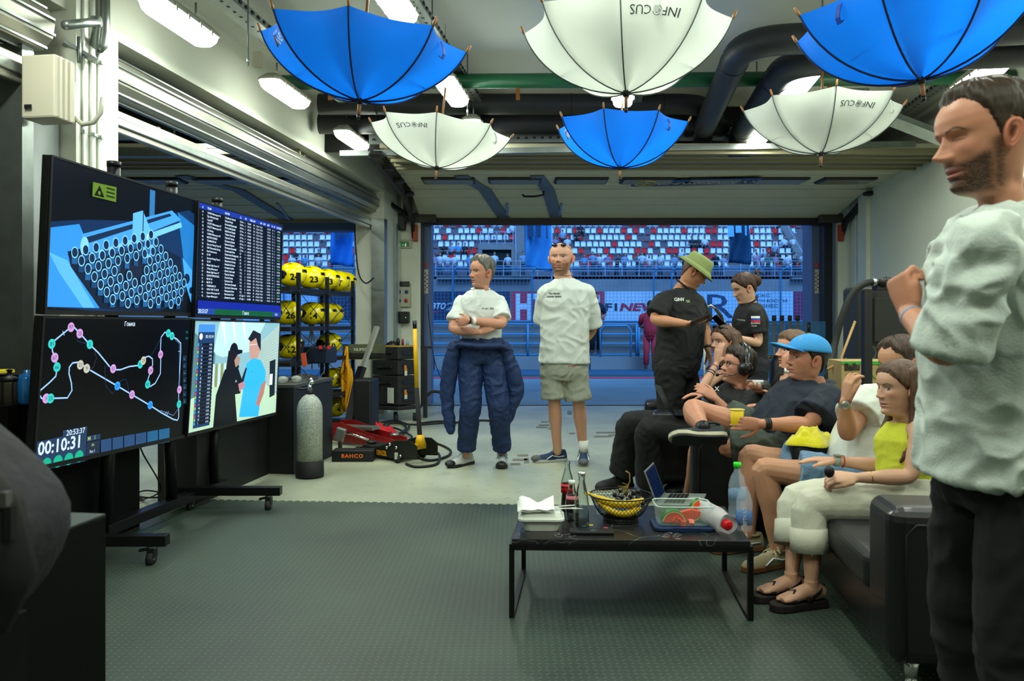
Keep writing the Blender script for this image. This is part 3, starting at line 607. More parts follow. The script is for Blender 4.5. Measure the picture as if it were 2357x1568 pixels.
# ---- spectators ----
def spect(pose, top, leg, skin='#c79a84', hair='#2b2220', long=False):
    """small figure: one body mesh with clothes and hair as parts, standing at origin, facing -Y"""
    t = empty('person', (0,0,0)); sk = mat('skin_far'+skin, skin, .6); b = MB()
    if pose == 'stand':
        hip = .92; L = [[V((s*.09,0,hip)),V((s*.10,-.02,.48)),V((s*.11,.02,.06))] for s in (-1,1)]
    elif pose == 'lean': hip = .92; L = [[V((s*.09,.08,hip)),V((s*.10,.03,.48)),V((s*.11,.10,.06))] for s in (-1,1)]
    else: hip = .50; L = [[V((s*.1,0,hip)),V((s*.13,-.42,hip+.03)),V((s*.12,-.42,.08))] for s in (-1,1)]
    ch = hip+.42; tl = -.10 if pose == 'lean' else 0; ln = .0
    for s in (-1,1):
        sh = V((s*.19,tl,ch+.04)); el = V((s*.27,tl-.06,ch-.22)); ha = {'stand': V((s*.08,tl-.22,ch-.28)), 'lean': V((s*.16,tl-.28,ch-.30)), 'sit': V((s*.10,-.30,hip+.14))}[pose]
        b.tube([sh,el,ha], [.05,.042,.03], sk, 8); b.ball(ha,(.04,.04,.05),sk,n=8,k=6)
    for l in L: b.tube(l, [.07,.055,.04], sk, 8)
    b.tube([V((0,0,hip)),V((0,tl,ch)),V((0,tl-.01,ch+.16))],[.1,.1,.05],sk,8); b.ball((0,tl-.02,ch+.28),(.075,.09,.115),sk,n=12,k=8); b.ball((0,tl-.115,ch+.27),(.014,.02,.025),sk,n=6,k=5); b.build('body', t)
    m = mat('cloth_far'+top, top, .85); b = MB(); b.tube([V((0,0,hip-.06)),V((0,tl*.5,hip+.16)),V((0,tl,ch)),V((0,tl,ch+.11)),V((0,tl,ch+.15))],[(.17,.12),(.165,.115),(.20,.125),(.15,.09),(.07,.06)],m,14,up=(1,0,0))
    for s in (-1,1): b.tube([V((s*.15,tl,ch+.07)),V((s*.21,tl,ch+.02)),V((s*.26,tl-.05,ch-.17))],[.06,.07,.06],m,10)
    b.build('shirt', t)
    m = mat('cloth_far'+leg, leg, .85); b = MB(); b.tube([V((0,0,hip-.14)),V((0,0,hip)),V((0,0,hip+.05))],[(.15,.1),(.165,.12),(.15,.11)],m,12,up=(1,0,0))
    for l in L: b.tube([l[0],l[1],l[1].lerp(l[2],.75)],[.09,.075,.065],m,10)
    b.build('trousers', t)
    h = mat('hair_far'+hair, hair, .8); b = MB(); b.ball((0,tl+.005,ch+.325),(.088,.098,.10),h,n=12,k=8)
    if long: b.tube([V((0,tl+.05,ch+.33)),V((0,tl+.08,ch+.18)),V((0,tl+.09,ch+.02))],[.08,.085,.05],h,10)
    b.build('hair', t); return t
SP = {}
def put_spect(key, args, px, z, h, lab, rz=0, sc=1.0):
    if key not in SP: SP[key] = spect(*args); o = SP[key]
    else: o = copy_tree(SP[key])
    o.location = (W(px,0,z).x, z, h); o.rotation_euler = (0,0,rz); o.scale = (sc,)*3; tag(o, lab, 'person', 'spectators in the grandstand'); return o
PAL = [('#c3cde0','#39435a'),('#b9c4dc','#7a87a4'),('#7f96b6','#2b3348'),('#2a2c36','#23252e'),('#93799a','#5a5f78'),('#4f8fc0','#39435a'),('#c9c9d4','#56617e'),('#3f6f6b','#2a3040')]
nmc = ['white','pale','grey-blue','black','mauve','light blue','cream','green']
rail_px = [673,702,733,766,1000,1013,1030,1046,1080,1098,1138,1170,1203,1345,1365,1380,1398,1420,1437,1468,1478,1494,1520,1552,1575,1600,1648,1663,1742,1755,1768,1785,1812,1828,1850,1868]
last = None
for i, px in enumerate(rail_px):
    pi = [0,5,0,3,4,0,1,0,5,0,0,0,2,5,2,0,4,3,2,7,0,6,0,2,3,0,3,2,4,1,7,4,0,3,1,2][i]
    pose = 'lean' if i % 3 != 1 else 'stand'
    put_spect((pose,pi,i % 2), (pose, PAL[pi][0], PAL[pi][1], '#b58c7a', ('#2b2220','#5a4436')[i % 2], i % 4 == 1), px, ZG+.55+.25*(i % 2), HG, 'spectator in %s top standing at the grandstand railing, place %d from the left' % (nmc[pi], i+1), rnd.uniform(-.5,.5), rnd.uniform(.9,1.04))
seatp = [(1023,2,3),(1040,2,2),(1055,2,5),(1070,2,3),(1137,3,3),(1165,3,3),(1180,5,0),(1295,4,2),(1306,3,0),(1278,3,4),(1592,3,3),(1607,3,3),(1622,3,0),(1570,1,0),(1805,3,0),(1825,3,0),(1740,1,6),(1757,1,2),(1770,1,3),(1784,2,2),(1790,1,3),(680,1,3),(733,1,3),(1810,0,0),(1328,4,3),(1336,5,3)]
for i, (px, k, pi) in enumerate(seatp):
    z, h = row_geo(k); put_spect(('sit',pi,0), ('sit', PAL[pi][0], PAL[pi][1], '#b58c7a', '#2b2220', False), px, z-.05, h-.48, 'spectator in %s top sitting in the %s grandstand row, seat group %d' % (nmc[pi], ordn[k], i+1), rnd.uniform(-.4,.4), .95)
# people of the pit lane
def lane(px, z, top, leg, lab, rz, h=0.0, sc=1.0, pose='stand'):
    o = spect(pose, top, leg, '#9a6a62', '#191416', False); o.location = (W(px,0,z).x, z, h); o.rotation_euler = (0,0,rz); o.scale = (sc,)*3; tag(o, lab, 'person'); return o
# ---------------- umbrellas hung upside down ----------------
def umbrella(hub, R, D, tilt, rot, col, label, logo, logo_panel, strap_rib, sag=.055, stretch=1.0):
    """hub: lowest point of the canopy; ribs rise to the rim; tilt = (axis angle, amount)"""
    t = empty('umbrella', hub, label, 'umbrella', 'upside-down umbrellas hanging from the ceiling')
    Rm = Matrix.Rotation(tilt[1], 3, V((math.cos(tilt[0]), math.sin(tilt[0]), 0))) @ Matrix.Rotation(rot, 3, 'Z')
    blue = col == 'blue'; m = mat('canopy_'+col, '#0b62c4' if blue else '#ccd1c9', .7, transl=.55 if blue else .33, bump=(90,.12,.002)); seam = mat('seam_'+col, '#0a2350' if blue else '#4a5250', .8)
    wood = mat('umbrella_wood', '#9a6a3c', .5, var=(30,.5,'#7a4f2a')); n = 8
    def prof(u): return R*math.sin(u*1.25)/math.sin(1.25), D*(1-math.cos(u*1.25))/(1-math.cos(1.25))
    def P(u, th):                                                       # point on the canopy
        k = th/(2*math.pi/n); f = k-math.floor(k); r, h = prof(u); w = math.sin(math.pi*f)**.9; chord = math.cos(math.pi/n)/math.cos((f-.5)*2*math.pi/n)
        rr = r*lerp(1, chord, .85)*(1 - w*(.03+.085*u**6)); hh = h - (0 if u > 1 else 0) + w*sag*math.sin(math.pi*min(u,1)**.8)*.8
        return hub + Rm @ V((rr*math.cos(th)*stretch, rr*math.sin(th), hh))
    U = 16; S = 12; b = MB()
    b.grid([[P(.015+.985*i/U, 2*math.pi*j/(n*S)) for j in range(n*S)] for i in range(U+1)], m, True, True); b.build('canopy', t)
    for k in range(n):
        th = 2*math.pi*k/n; b = MB(); pts = [P(.02+.98*i/12, th+1e-6)-Rm @ V((0,0,.003)) for i in range(13)]; b.tube(pts, .0035 if not blue else .005, seam, 6); tip = (pts[-1]-pts[-2]).normalized()
        rb = b.build('rib', t); b = MB(); b.tube([pts[-1], pts[-1]+tip*.015, pts[-1]+tip*.045], [.006,.008,.006], wood, 8); b.build('rib_tip', rb)
        if k % 2 == 0:                                                  # stretcher inside
            a = P(.5, th+1e-6)+Rm @ V((0,0,.02)); c = hub+Rm @ V((0,0,.34)); b = MB(); b.tube([a, c], .003, M_strap, 5); b.build('stretcher', t)
    b = MB(); b.tube([hub+Rm @ V((0,0,.03)), hub+Rm @ V((0,0,.62))], .008, wood, 10); b.build('shaft', t)
    b = MB(); top = hub+Rm @ V((0,0,.62)); b.tube([top, V((top.x, top.y, 3.54))], .0015, M_dark, 5); b.build('hanging_line', t)
    b = MB(); b.tube([hub+Rm @ V((0,0,.01)), hub-Rm @ V((0,0,.02))], [.022,.014], M_black, 12); b.build('hub_cap', t)
    b = MB(); b.tube([hub-Rm @ V((0,0,.015)), hub-Rm @ V((0,0,.075))], [.0095,.0095], wood, 10); f = b.build('ferrule', t)
    b = MB(); b.tube([hub-Rm @ V((0,0,.075)), hub-Rm @ V((0,0,.10))], [.0092,.0088], mat('ferrule_metal','#39342e',.3,metal=.8), 10); b.build('ferrule_tip', f)
    # closing strap
    th = 2*math.pi*(strap_rib+.45)/n; p = P(.93, th); b = MB(); q = Rm @ V((math.cos(th), math.sin(th), 0)); w = Rm @ V((-math.sin(th), math.cos(th), 0))*.012
    b.grid([[p+w*s_ + q*(.012+a) - V((0,0,z)) for s_ in (-1,1)] for a, z in ((0,-.01),(.012,.02),(.014,.05),(.002,.075),(-.012,.06))], mat('strap_'+col, '#0a3fa0' if blue else '#b9c0b8', .6), False); b.build('closing_strap', t, solid=.003)
    # printed marks follow the panel
    def warp(th0, u0, flip=1):
        r0 = R*.9
        def f(x, y): th = th0 + flip*x/r0; u = u0 - y/(R*1.05); return P(u, th) - Rm @ (V((math.cos(th), math.sin(th), -.6)).normalized()*-.004)
        return f
    thp = 2*math.pi*(logo_panel+.5)/n; ink = mat('ink_dark','#2a302e',.6) if not blue else mat('ink_pale','#cfdcec',.6); b = MB()
    s_ = -1
    if logo == 'INF':
        f = warp(thp, .85, s_)
        b.text('INF', None, None, None, .062, ink, 'r', warp=lambda x, y: f(x-.03, y)); b.text('CUS', None, None, None, .062, ink, 'l', warp=lambda x, y: f(x+.034, y))
        for rad, a, e in ((.024,.3,2.4),(.024,3.4,5.5),(.012,0,6.2),(.018,2.6,3.4),(.018,5.7,6.5)): b.tube([f(rad*math.cos(lerp(a,e,i/8)), .021+rad*math.sin(lerp(a,e,i/8))) for i in range(9)], .0016, ink, 4)
        b.tube([f(-.004,.021), f(.004,.021)], .004, ink, 6)
    else:
        f = warp(thp, .86, s_)
        b.text('GNV', None, None, None, .075, ink, 'c', bold=.02, warp=f); b.text('GROUP', None, None, None, .026, ink, 'c', warp=lambda x, y: f(x+.03, y-.036))
        for i in range(4): b.tube([f(.05+.009*i, -.02), f(.068+.009*i, .05)], .0018, mat('ink_orange','#b0603a',.6) if i > 1 else mat('ink_violet','#5560a8',.6), 4)
    b.build('printed_logo', t)
    return t
PI = math.pi
umbrella(W(828,231,4.15), .535, .305, (1.15, math.radians(5.5)), math.radians(3), 'blue', 'big royal blue umbrella with GNV logo at the upper left, nearest the lamps', 'GNV', 4, 7)
umbrella(W(1441,214,4.05), .53, .345, (0.0, math.radians(-1)), math.radians(-11), 'white', 'big white umbrella with INFOCUS print over the centre of the room', 'INF', 6, 6)
umbrella(W(2121,183,3.55), .525, .34, (1.57, math.radians(-7)), math.radians(4), 'blue', 'big royal blue umbrella above the standing man at the right edge', 'GNV', 7, 4)
umbrella(W(1006,386,6.1), .54, .29, (1.57, math.radians(6)), math.radians(2), 'white', 'small looking white umbrella with INFOCUS print hanging before the overhead door at the left', 'INF', 5, 7)
umbrella(W(1427,386,6.2), .52, .33, (1.57, math.radians(2)), math.radians(-22), 'blue', 'small looking blue umbrella hanging below the big white umbrella', 'GNV', 4, 7)
umbrella(W(1890,353,5.6), .535, .32, (1.57, math.radians(1)), math.radians(-12), 'white', 'small looking white umbrella with INFOCUS print hanging below the bent black ducts', 'INF', 6, 7)

# ---------------- video wall on its wheeled stand ----------------
def Q4(c, u, v): return c[0].lerp(c[1], u).lerp(c[3].lerp(c[2], u), v)  # corners TL TR BR BL, v downwards
def screen(c, label, name='television'):
    """c: four corners of the glass on the wall of screens"""
    ux = (c[1]-c[0]).normalized(); uy = (c[3]-c[0]).normalized(); nr = uy.cross(ux).normalized()
    if nr.x < 0: nr = -nr
    ctr = sum(c, V((0,0,0)))/4; t = empty(name, ctr-nr*.06, label, 'television')
    b = MB(); k = [(q-nr*.004) for q in c]; back = [q-nr*.045 for q in c]; b.add(k+back, [(0,1,2,3),(4,7,6,5),(0,4,5,1),(1,5,6,2),(2,6,7,3),(3,7,4,0)], M_black); b.build('casing', t, bevel=.003)
    b = MB(); m_ = .012/1.3; inn = [Q4(c,m_,m_*1.4), Q4(c,1-m_,m_*1.4), Q4(c,1-m_,1-.03), Q4(c,m_,1-.03)]
    for i in range(4): p, q, r, s_ = c[i], c[(i+1) % 4], inn[(i+1) % 4], inn[i]; b.prism([p,q,r,s_], nr*.006, M_dark)
    b.build('bezel', t)
    b = MB(); b.poly([q+nr*.001 for q in inn], mat('screen_black', '#04060a', .12, spec=.6)); return t, b, inn, nr
class Pic:
    """drawing on the lit panel, u right 0..1, v down 0..1"""
    def __init__(s, b, c, nr, asp=1.78): s.b, s.c, s.n, s.k, s.asp = b, c, nr, 0, asp
    def P(s, u, v): return Q4(s.c, u, v) + s.n*(.0015+s.k*.00004)
    def poly(s, pts, m): s.k += 1; s.b.poly([s.P(*p) for p in pts], m)
    def rect(s, u0, v0, u1, v1, m): s.poly([(u0,v0),(u1,v0),(u1,v1),(u0,v1)], m)
    def circ(s, u, v, r, m, n=16, ry=None): ry = (r if ry is None else ry); s.poly([(u+r/s.asp*math.cos(2*PI*i/n), v+ry*math.sin(2*PI*i/n)) for i in range(n)], m)
    def line(s, pts, w, m, closed=False):
        s.k += 1; P = [V((p[0]*s.asp, p[1])) for p in pts]; n = len(P); L = []; R = []
        for i in range(n):
            d = (P[min(i+1,n-1)]-P[max(i-1,0)]); d = d.normalized() if d.length else V((1,0)); q = V((-d.y, d.x))*w/2; L.append(P[i]+q); R.append(P[i]-q)
        vs = [s.P(p.x/s.asp, p.y) for p in L+R]; s.b.add(vs, [(i, i+1, n+i+1, n+i) for i in range(n-1)], m)
    def ring(s, u, v, r, w, m, ry=None, n=16):
        ry = r if ry is None else ry; s.k += 1
        vs = [s.P(u+rr/s.asp*math.cos(2*PI*i/n), v+rr*ry/r*math.sin(2*PI*i/n)) for rr in (r, r-w) for i in range(n)]
        s.b.add(vs, [(i, (i+1) % n, n+(i+1) % n, n+i) for i in range(n)], m)
    def text(s, t, u, v, h, m, align='l', bold=0., width=None, spacing=1.):
        s.k += 1; vs, fs = text_geo(t, bold, spacing)
        if not vs: return
        xs = [p[0] for p in vs]; x0, x1 = min(xs), max(xs); k = h/.72; kx = k if width is None else width*s.asp/max(x1-x0,1e-6); sh = {'l': x0, 'c': (x0+x1)/2, 'r': x1}[align]
        s.b.add([s.P(u+(p[0]-sh)*kx/s.asp, v-p[1]*k) for p in vs], fs, m)
ZA, ZM, ZR = 3.66, 4.92, 6.22                                           # distances of the three vertical edges
TL = [W(117,356,ZA), W(450,459,ZM), W(444,728,ZM+.02), W(101,724,ZA+.02)]
TR = [W(455,460,ZM), W(650,518,ZR), W(644,737,ZR+.02), W(447,731,ZM+.02)]
BL = [W(98,728,ZA+.02), W(443,733,ZM+.02), W(427,1007,ZM+.04), W(74,1086,ZA+.04)]
BR = [W(446,735,ZM+.02), W(645,741,ZR+.02), W(635,955,ZR+.04), W(429,1006,ZM+.04)]
def flat(c):                                                            # bring the fourth corner into the plane of the first three, along its own line of sight
    n = (c[1]-c[0]).cross(c[3]-c[0]); o = V((0,0,CH)); d = c[2]-o; c[2] = o+d*(n.dot(c[0]-o)/n.dot(d)); return c
TL, TR, BL, BR = map(flat, (TL, TR, BL, BR))
E = emat
# laboratory picture
t, b, c, n = screen(TL, 'television showing a blue-lit laboratory tray of glass tubes, upper left of four'); p = Pic(b, c, n)
p.rect(0,0,1,1,E('#050a12')); p.poly([(0,.42),(.2,.36),(.5,.3),(.95,.1),(1,.12),(1,.6),(.9,.9),(.7,1),(.25,1),(0,.98)],E('#0c2c55',.8)); 
p.poly([(0,.46),(.16,.40),(.22,.55),(.10,.62),(.16,.72),(.30,.98),(0,.98)],E('#2f86d8',.9)); p.poly([(0,.62),(.1,.66),(.27,.98),(.2,.98),(.06,.75)],E('#54a6ee',.9)); p.poly([(.85,.14),(1,.22),(1,.75),(.92,.6)],E('#1f6fb8',.7))
p.poly([(.9,.52),(.99,.62),(1,.95),(.93,.74)],E('#3f93d8',.8)); p.circ(.945,.70,.045,E('#0a1f3c')); p.circ(.985,.80,.03,E('#0a1f3c'))
p.poly([(.10,.60),(.55,.40),(.88,.52),(.93,.80),(.72,1),(.46,1),(.30,.98),(.12,.70)],E('#071930'))
p.poly([(.62,.02),(.66,.02),(.66,.40),(.62,.40)],E('#2f6ea8',.8)); p.poly([(.17,.47),(.80,.14),(.88,.20),(.25,.60),(.20,.57)],E('#3f8fd4',.9)); p.poly([(.19,.49),(.78,.17),(.80,.185),(.22,.52)],E('#0d2746')); p.poly([(.22,.60),(.88,.22),(.89,.26),(.25,.64)],E('#69b2ee',.9))
p.circ(.195,.55,.045,E('#7cc0f4',.9),ry=.07); p.poly([(.5,.24),(.57,.20),(.66,.40),(.66,.54),(.59,.58),(.56,.46),(.5,.40)],E('#5ba7e6',.9)); p.line([(.575,.2),(.575,.58)],.012,E('#0d2746')); p.circ(.62,.40,.03,E('#9fd2f6'))
hi, lo = E('#7fc4f2',.9), E('#1c568e',.8); R2 = random.Random(3); sh = E('#143e6c',.7)
for r in range(11):
    for q in range(9):
        u = .14+.062*q+.052*r*.75; v = .60+.052*r-.028*q
        if v > .95 or u > .92 or (.42 < u < .60 and .60 < v < .72): continue
        p.rect(u-.016,v,u+.016,min(v+.08,.97),sh if (q+r) % 2 else lo); p.circ(u,v,.036,E('#0a2444'),ry=.040); p.ring(u,v,.036,.007,hi,ry=.040)
p.poly([(.30,.98),(.36,.80),(.50,.74),(.60,.76),(.78,.80),(.80,.98)],mat('screen_reflection','#221c18',.3,emit=.5,alpha=.45)) if 0 else None
y2 = E('#5c7a2a',.8); p.poly([(.22,.09),(.37,.08),(.37,.19),(.22,.19)],y2); p.poly([(.23,.18),(.262,.10),(.295,.18)],E('#10180a')); p.circ(.262,.155,.015,y2,8)
for i in range(3): p.line([(.305,.105+.028*i),(.36,.105+.028*i)],.012,E('#1c2a10'))
p.text('SAMSUNG' if 0 else '·····',.03,.995,.012,E('#666a70',.4)); b.build('display', t)
# timing table
t, b, c, n = screen(TR, 'television showing the blue timing table, upper right of four'); p = Pic(b, c, n)
p.rect(0,0,1,1,E('#03060f')); p.rect(0,.005,1,.055,E('#16308f',.8)); wt = E('#c9d8ee',.9)
rowsT = [('16','YADRO Motorsport 16','Стройков Сергей'),('9','Про Моторспорт','Мусин Игорь'),('13','CapitalRT','Бельский Дмитрий'),('37','УАЗКТА Motorsport 37','Ростоцкий Денис'),('93','УАЗКТА Motorsport 93','Щербаков Вадим'),('21','SVL Racing','Чернов Алексей'),('97','YADRO Motorsport 97','Горячев Тимур'),('83','MOTOR SHARKS','Бусенков Денис'),('34','TEAMGARIS 34','Ефимов Кирилл'),('25','Sportcar Racing Team 25','Румянцев Василий'),('51','GNV Kamenskiy Racing','Каменский Илья'),('67','Real Performance','Парамонов Владислав'),('66','SU RT','Евгеньев Алексей'),('5','Sportcar Racing Team 5','Маркелов Степан'),('82','X2 RT','Мануйлов Роман'),('53','Mazda High Power 53','Косарев Артём'),('23','X-Rays Motorsport','Шатов Анатолий'),('77','Mazda High Power 77','Пашков Никита'),('12','QUANTUM RACING','Ступов Захар'),('31','MS RT 66','Суворов Лев'),('29','MS RT 33','Тимченко Евгений'),('81','TEAMGARIS 29','Савченко Святослав'),('50','ONLY FAST X 40.78','Обыденов Илья'),('61','Queser Motorsport 67','Масленов Олег'),('92','Casper Motorsport','Денисов Андрей')]
for s_, u in (('#',.035),('TEAM',.085),('DRIVER',.27),('CL',.44),('PIC',.50),('TIME LAPS',.56),('GAP',.69),('DIFF',.735),('BEST',.79),('IN',.85),('PIT',.88),('START',.92),('BEST',.965)): p.text(s_,u,.045,.020,wt,bold=.01)
for i, (a_, b_, c_) in enumerate(rowsT):
    v = .085+.0315*i; cl = ['СN Pro','GT Pro','GT Pro','GT Pro','GT','GT','TC2','TC2','TC2','GT Light'][i*10//25]
    for s_, u in ((a_,.035),(b_,.085),(c_,.27),(cl,.44),('%d' % (i % 8+1),.50)): p.text(s_,u,v,.018,wt,bold=.01)
    p.text('1:%02d.%03d' % (36+i,(137*i) % 1000),.53,v,.018,wt,bold=.01); p.text('%d' % (120-i),.605,v,.018,wt,bold=.01); p.text('%d Круг %d Круг' % (i+1,i % 4+1),.64,v,.018,wt); p.text('1:%02d.%03d' % (35+i,(311*i) % 1000),.79,v,.018,wt); p.text('%d' % (30+i),.86,v,.018,wt); p.text('%d' % (i % 5),.89,v,.018,wt); p.text('1:%02d.%03d' % (37+i,(713*i) % 1000),.93,v,.018,E('#5fae7a',.7) if i % 3 == 1 else wt)
p.rect(0,.875,1,.945,E('#101f86',.9)); p.rect(0,.945,.17,1,E('#1c3a86',.9)); p.rect(.17,.945,.88,1,E('#0e4a2a',.9)); p.rect(.88,.945,1,1,E('#17327c',.9))
p.text('20:53:37',.005,.988,.036,wt,bold=.01); p.text('Гонка',.52,.988,.036,wt,'c'); p.text('10:31',.91,.985,.026,wt); b.build('display', t)
# track map
t, b, c, n = screen(BL, 'television showing the race track map with numbered dots, lower left of four'); p = Pic(b, c, n)
p.rect(0,0,1,1,E('#020306'))
def lowpx(x, y):                                                        # photo pixel of the lower left screen to picture coordinates
    lo_, hi_ = 0., 1.
    for _ in range(24):
        u = (lo_+hi_)/2; q = Q4(c, u, .5); px = CX+q.x/q.y*FX
        vv = .5
        for __ in range(12):
            q0 = Q4(c,u,0); q1 = Q4(c,u,1); y0 = HY-(q0.z-CH)/q0.y*FX; y1 = HY-(q1.z-CH)/q1.y*FX; vv = (y-y0)/(y1-y0)
        q = Q4(c,u,vv); px = CX+q.x/q.y*FX
        if px < x: lo_ = u
        else: hi_ = u
    return (u, vv)
def Z3(x, y): return lowpx(x/3.364, 720+y/3.364)
trk = [(385,662),(520,658),(555,600),(550,540),(532,470),(535,420),(560,388),(600,382),(640,405),(690,440),(905,565),(1018,632),(1158,715),(1250,775),(1340,825),(1372,832),(1382,810),(1382,600),(1398,300),(1398,235),(1370,205),(1325,178),(1300,158),(1275,150),(1245,190),(1240,300),(1243,380),(1240,470),(1200,545),(1160,570),(1138,555),(1145,510),(1165,450),(1180,400),(1178,355),(1150,335),(1120,345),(1085,405),(1000,415),(930,440),(880,440),(850,420),(760,310),(693,245),(617,160),(575,115),(548,110),(420,215),(398,240),(405,300),(425,345),(435,400),(438,440),(430,490),(380,540),(310,600),(298,635),(320,662),(385,662)]
q_ = [Z3(*a) for a in trk]; q2 = []
for i in range(len(q_)-1): q2 += [q_[i], ((q_[i][0]+q_[i+1][0])/2, (q_[i][1]+q_[i+1][1])/2)]
p.line(q2+[q_[-1]], .011, E('#8fb4e6'))
dm = E('#1d2c48',.9)
for a in ([(590,150),(600,220),(650,235),(690,235)],[(730,290),(745,350),(720,420),(690,445)],[(850,420),(810,410),(815,560),(870,628),(905,570)],[(905,565),(940,520),(975,515),(1000,620)],[(1245,190),(1210,260),(1165,335)],[(1340,190),(1388,240),(1385,600),(1380,740),(1340,795),(1240,755)]): p.line([Z3(*q) for q in a], .006, E('#5c7caa',.8) if a[0][0] == 1340 else dm)
for a, e in (((482,140),(496,175)),((1272,795),(1288,765)),((1292,790),(1302,762)),((1378,298),(1392,298))): p.line([Z3(*a),Z3(*e)],.005,E('#8fb4e6'))
cy, pk, gr, bl = E('#2fb0b0'), E('#b486c0'), E('#a9a59a'), E('#2a86d8')
for num, x, y, m_ in [('97',548,112,pk),('25',615,160,pk),('5',693,244,cy),('81',398,240,cy),('67',421,347,pk),('66',438,420,cy),('21',619,402,gr),('9',668,430,gr),('51',873,432,pk),('92',1083,398,cy),('29',1107,369,gr),('24',1163,445,pk),('83',1240,322,pk),('82',1140,553,cy),('16',1300,158,cy),('50',1328,180,cy),('31',905,565,bl),('12',1018,632,pk),('13',1159,714,bl),('91',1385,594,pk),('77',1382,707,cy),('1',352,662,pk),('23',386,662,cy)]:
    u, v = Z3(x, y); p.circ(u,v,.034,m_,20); p.text(num,u,v+.013,.028,E('#101418'),'c')
p.text('Гонка',*Z3(960,102),.034,wt,bold=.01)
pan = E('#1f3556',.8); p.poly([Z3(258,1000),Z3(480,955),Z3(482,910),Z3(670,878),Z3(655,1150),Z3(350,1215),Z3(255,1120)],pan)
p.text('20:53:37',*Z3(508,952),.040,wt,bold=.01); p.text('00:10:31',*Z3(285,1106),.092,wt,width=Z3(610,1050)[0]-Z3(285,1100)[0],bold=.02)
for x, y in ((355,1172),(443,1150),(527,1132),(607,1112)): p.circ(*Z3(x,y),.044,E('#159a7e'),20)
for k in range(6): x = 775+90*k; p.poly([Z3(x,985-16*k),Z3(x+83,970-16*k),Z3(x+83,1090-18*k),Z3(x,1105-18*k)],E('#22426e' if k < 4 else '#1c5580',.8))
p.poly([Z3(668,955),Z3(772,935),Z3(770,975),Z3(666,1000)],pan); p.poly([Z3(666,1005),Z3(770,982),Z3(762,1110),Z3(655,1145)],E('#16233c')); ye = E('#a8b060',.8)
p.text('M   1',*Z3(674,990),.030,ye,bold=.01); p.text('86',*Z3(703,1034),.022,ye); p.text('Sec I',*Z3(687,1086),.022,wt); p.text('20:45:54',*Z3(668,1138),.022,wt)
for k in range(7): p.poly([Z3(1410,330+55*k),Z3(1440,330+55*k),Z3(1438,375+55*k),Z3(1408,375+55*k)],E('#0f2840',.8)); p.text(['12','31','43','30','41','51','49'][k],*Z3(1418,362+55*k),.012,ye)
p.text('T 2',*Z3(1432,158),.018,cy); p.text('P 5',*Z3(1432,205),.018,cy); b.build('display', t)
# interview broadcast
t, b, c, n = screen(BR, 'television showing two people in an interview, lower right of four'); p = Pic(b, c, n)
p.rect(0,0,1,1,E('#7fa9b8',.8)); p.poly([(.25,0),(.8,0),(.62,.3),(.3,.34),(.2,.3)],E('#a8d0da',.9)); p.poly([(.62,.3),(1,.02),(1,.78),(.72,.55)],E('#9ab0ae',.9))
for k in range(22): p.line([(.66,.31+.014*k),(1,.05+.036*k)],.004,E('#7d9496',.8))
p.poly([(0,.6),(.25,.6),(.72,.55),(1,.8),(1,1),(0,1)],E('#a9c6ae',.9)); p.poly([(0,.1),(.22,.3),(.22,.62),(0,.7)],E('#4f7480',.8))
for u0, u1 in ((.26,.30),(.38,.41),(.50,.53)): p.poly([(u0,0),(u1,0),((u0+u1)/2+.05,.25)],E('#c9f0f6',1.2))
for k in range(6): p.poly([(.2+.03*k,.40),(.22+.03*k,.40),(.225+.03*k,.62),(.2+.03*k,.62)],E('#8a8a50' if k % 2 else '#c3d6d8',.7))
dk = E('#070a10'); p.circ(.42,.29,.085,dk,20); p.poly([(.44,.27),(.52,.28),(.52,.31),(.44,.33)],dk); p.poly([(.36,.28),(.34,.50),(.42,.55),(.49,.45),(.45,.3)],E('#140f10')); p.poly([(.46,.33),(.50,.36),(.49,.42),(.45,.45),(.43,.38)],E('#a08078',.8))
p.poly([(.33,.46),(.48,.46),(.54,.60),(.52,.72),(.46,.72),(.50,1),(.24,1),(.25,.7)],dk)
p.poly([(.60,.15),(.68,.11),(.73,.16),(.74,.30),(.70,.40),(.63,.38),(.60,.28)],E('#b48a80',.8)); p.poly([(.58,.17),(.64,.08),(.74,.12),(.75,.30),(.71,.24),(.68,.16),(.62,.20)],E('#15161c')); p.line([(.60,.235),(.70,.225)],.008,E('#c7c0c0'))
p.poly([(.58,.42),(.66,.37),(.76,.40),(.83,.52),(.83,.70),(.79,.72),(.76,1),(.52,.96),(.55,.70),(.53,.60)],E('#2b9df2')); p.poly([(.78,.66),(.84,.62),(.82,.76),(.76,.90),(.72,.86)],E('#a87068',.8))
p.poly([(.51,.62),(.57,.46),(.585,.47),(.54,.65)],E('#10121a')); p.poly([(.49,.62),(.56,.60),(.57,.66),(.51,.70)],E('#b07c88',.8)); p.text('RC',.455,.60,.022,wt); p.text('W',.645,.52,.02,E('#1c3f6a'))
p.poly([(.88,.42),(.96,.40),(.97,.80),(.9,.82)],E('#10181c')); p.rect(.89,.56,.93,.68,E('#c9dad8'))
p.rect(.04,.05,.20,.97,E('#16345e',.9)); p.rect(.04,.03,.20,.10,E('#3c7cc8',.9)); p.text('00:10:34',.11,.155,.030,wt); p.circ(.065,.14,.03,E('#c8c0c8'))
for k in range(22): v = .20+.034*k; p.rect(.07,v,.20,v+.027,E('#0a0c14')); p.rect(.04,v,.05,v+.027,E(['#3aa0c8','#c8405a','#a0c040'][k % 3],.8)); p.text('%d' % ((k*37) % 97+1),.075,v+.024,.020,wt); p.text('+0:%02d' % (k*2),.15,v+.024,.018,wt)
b.build('display', t)
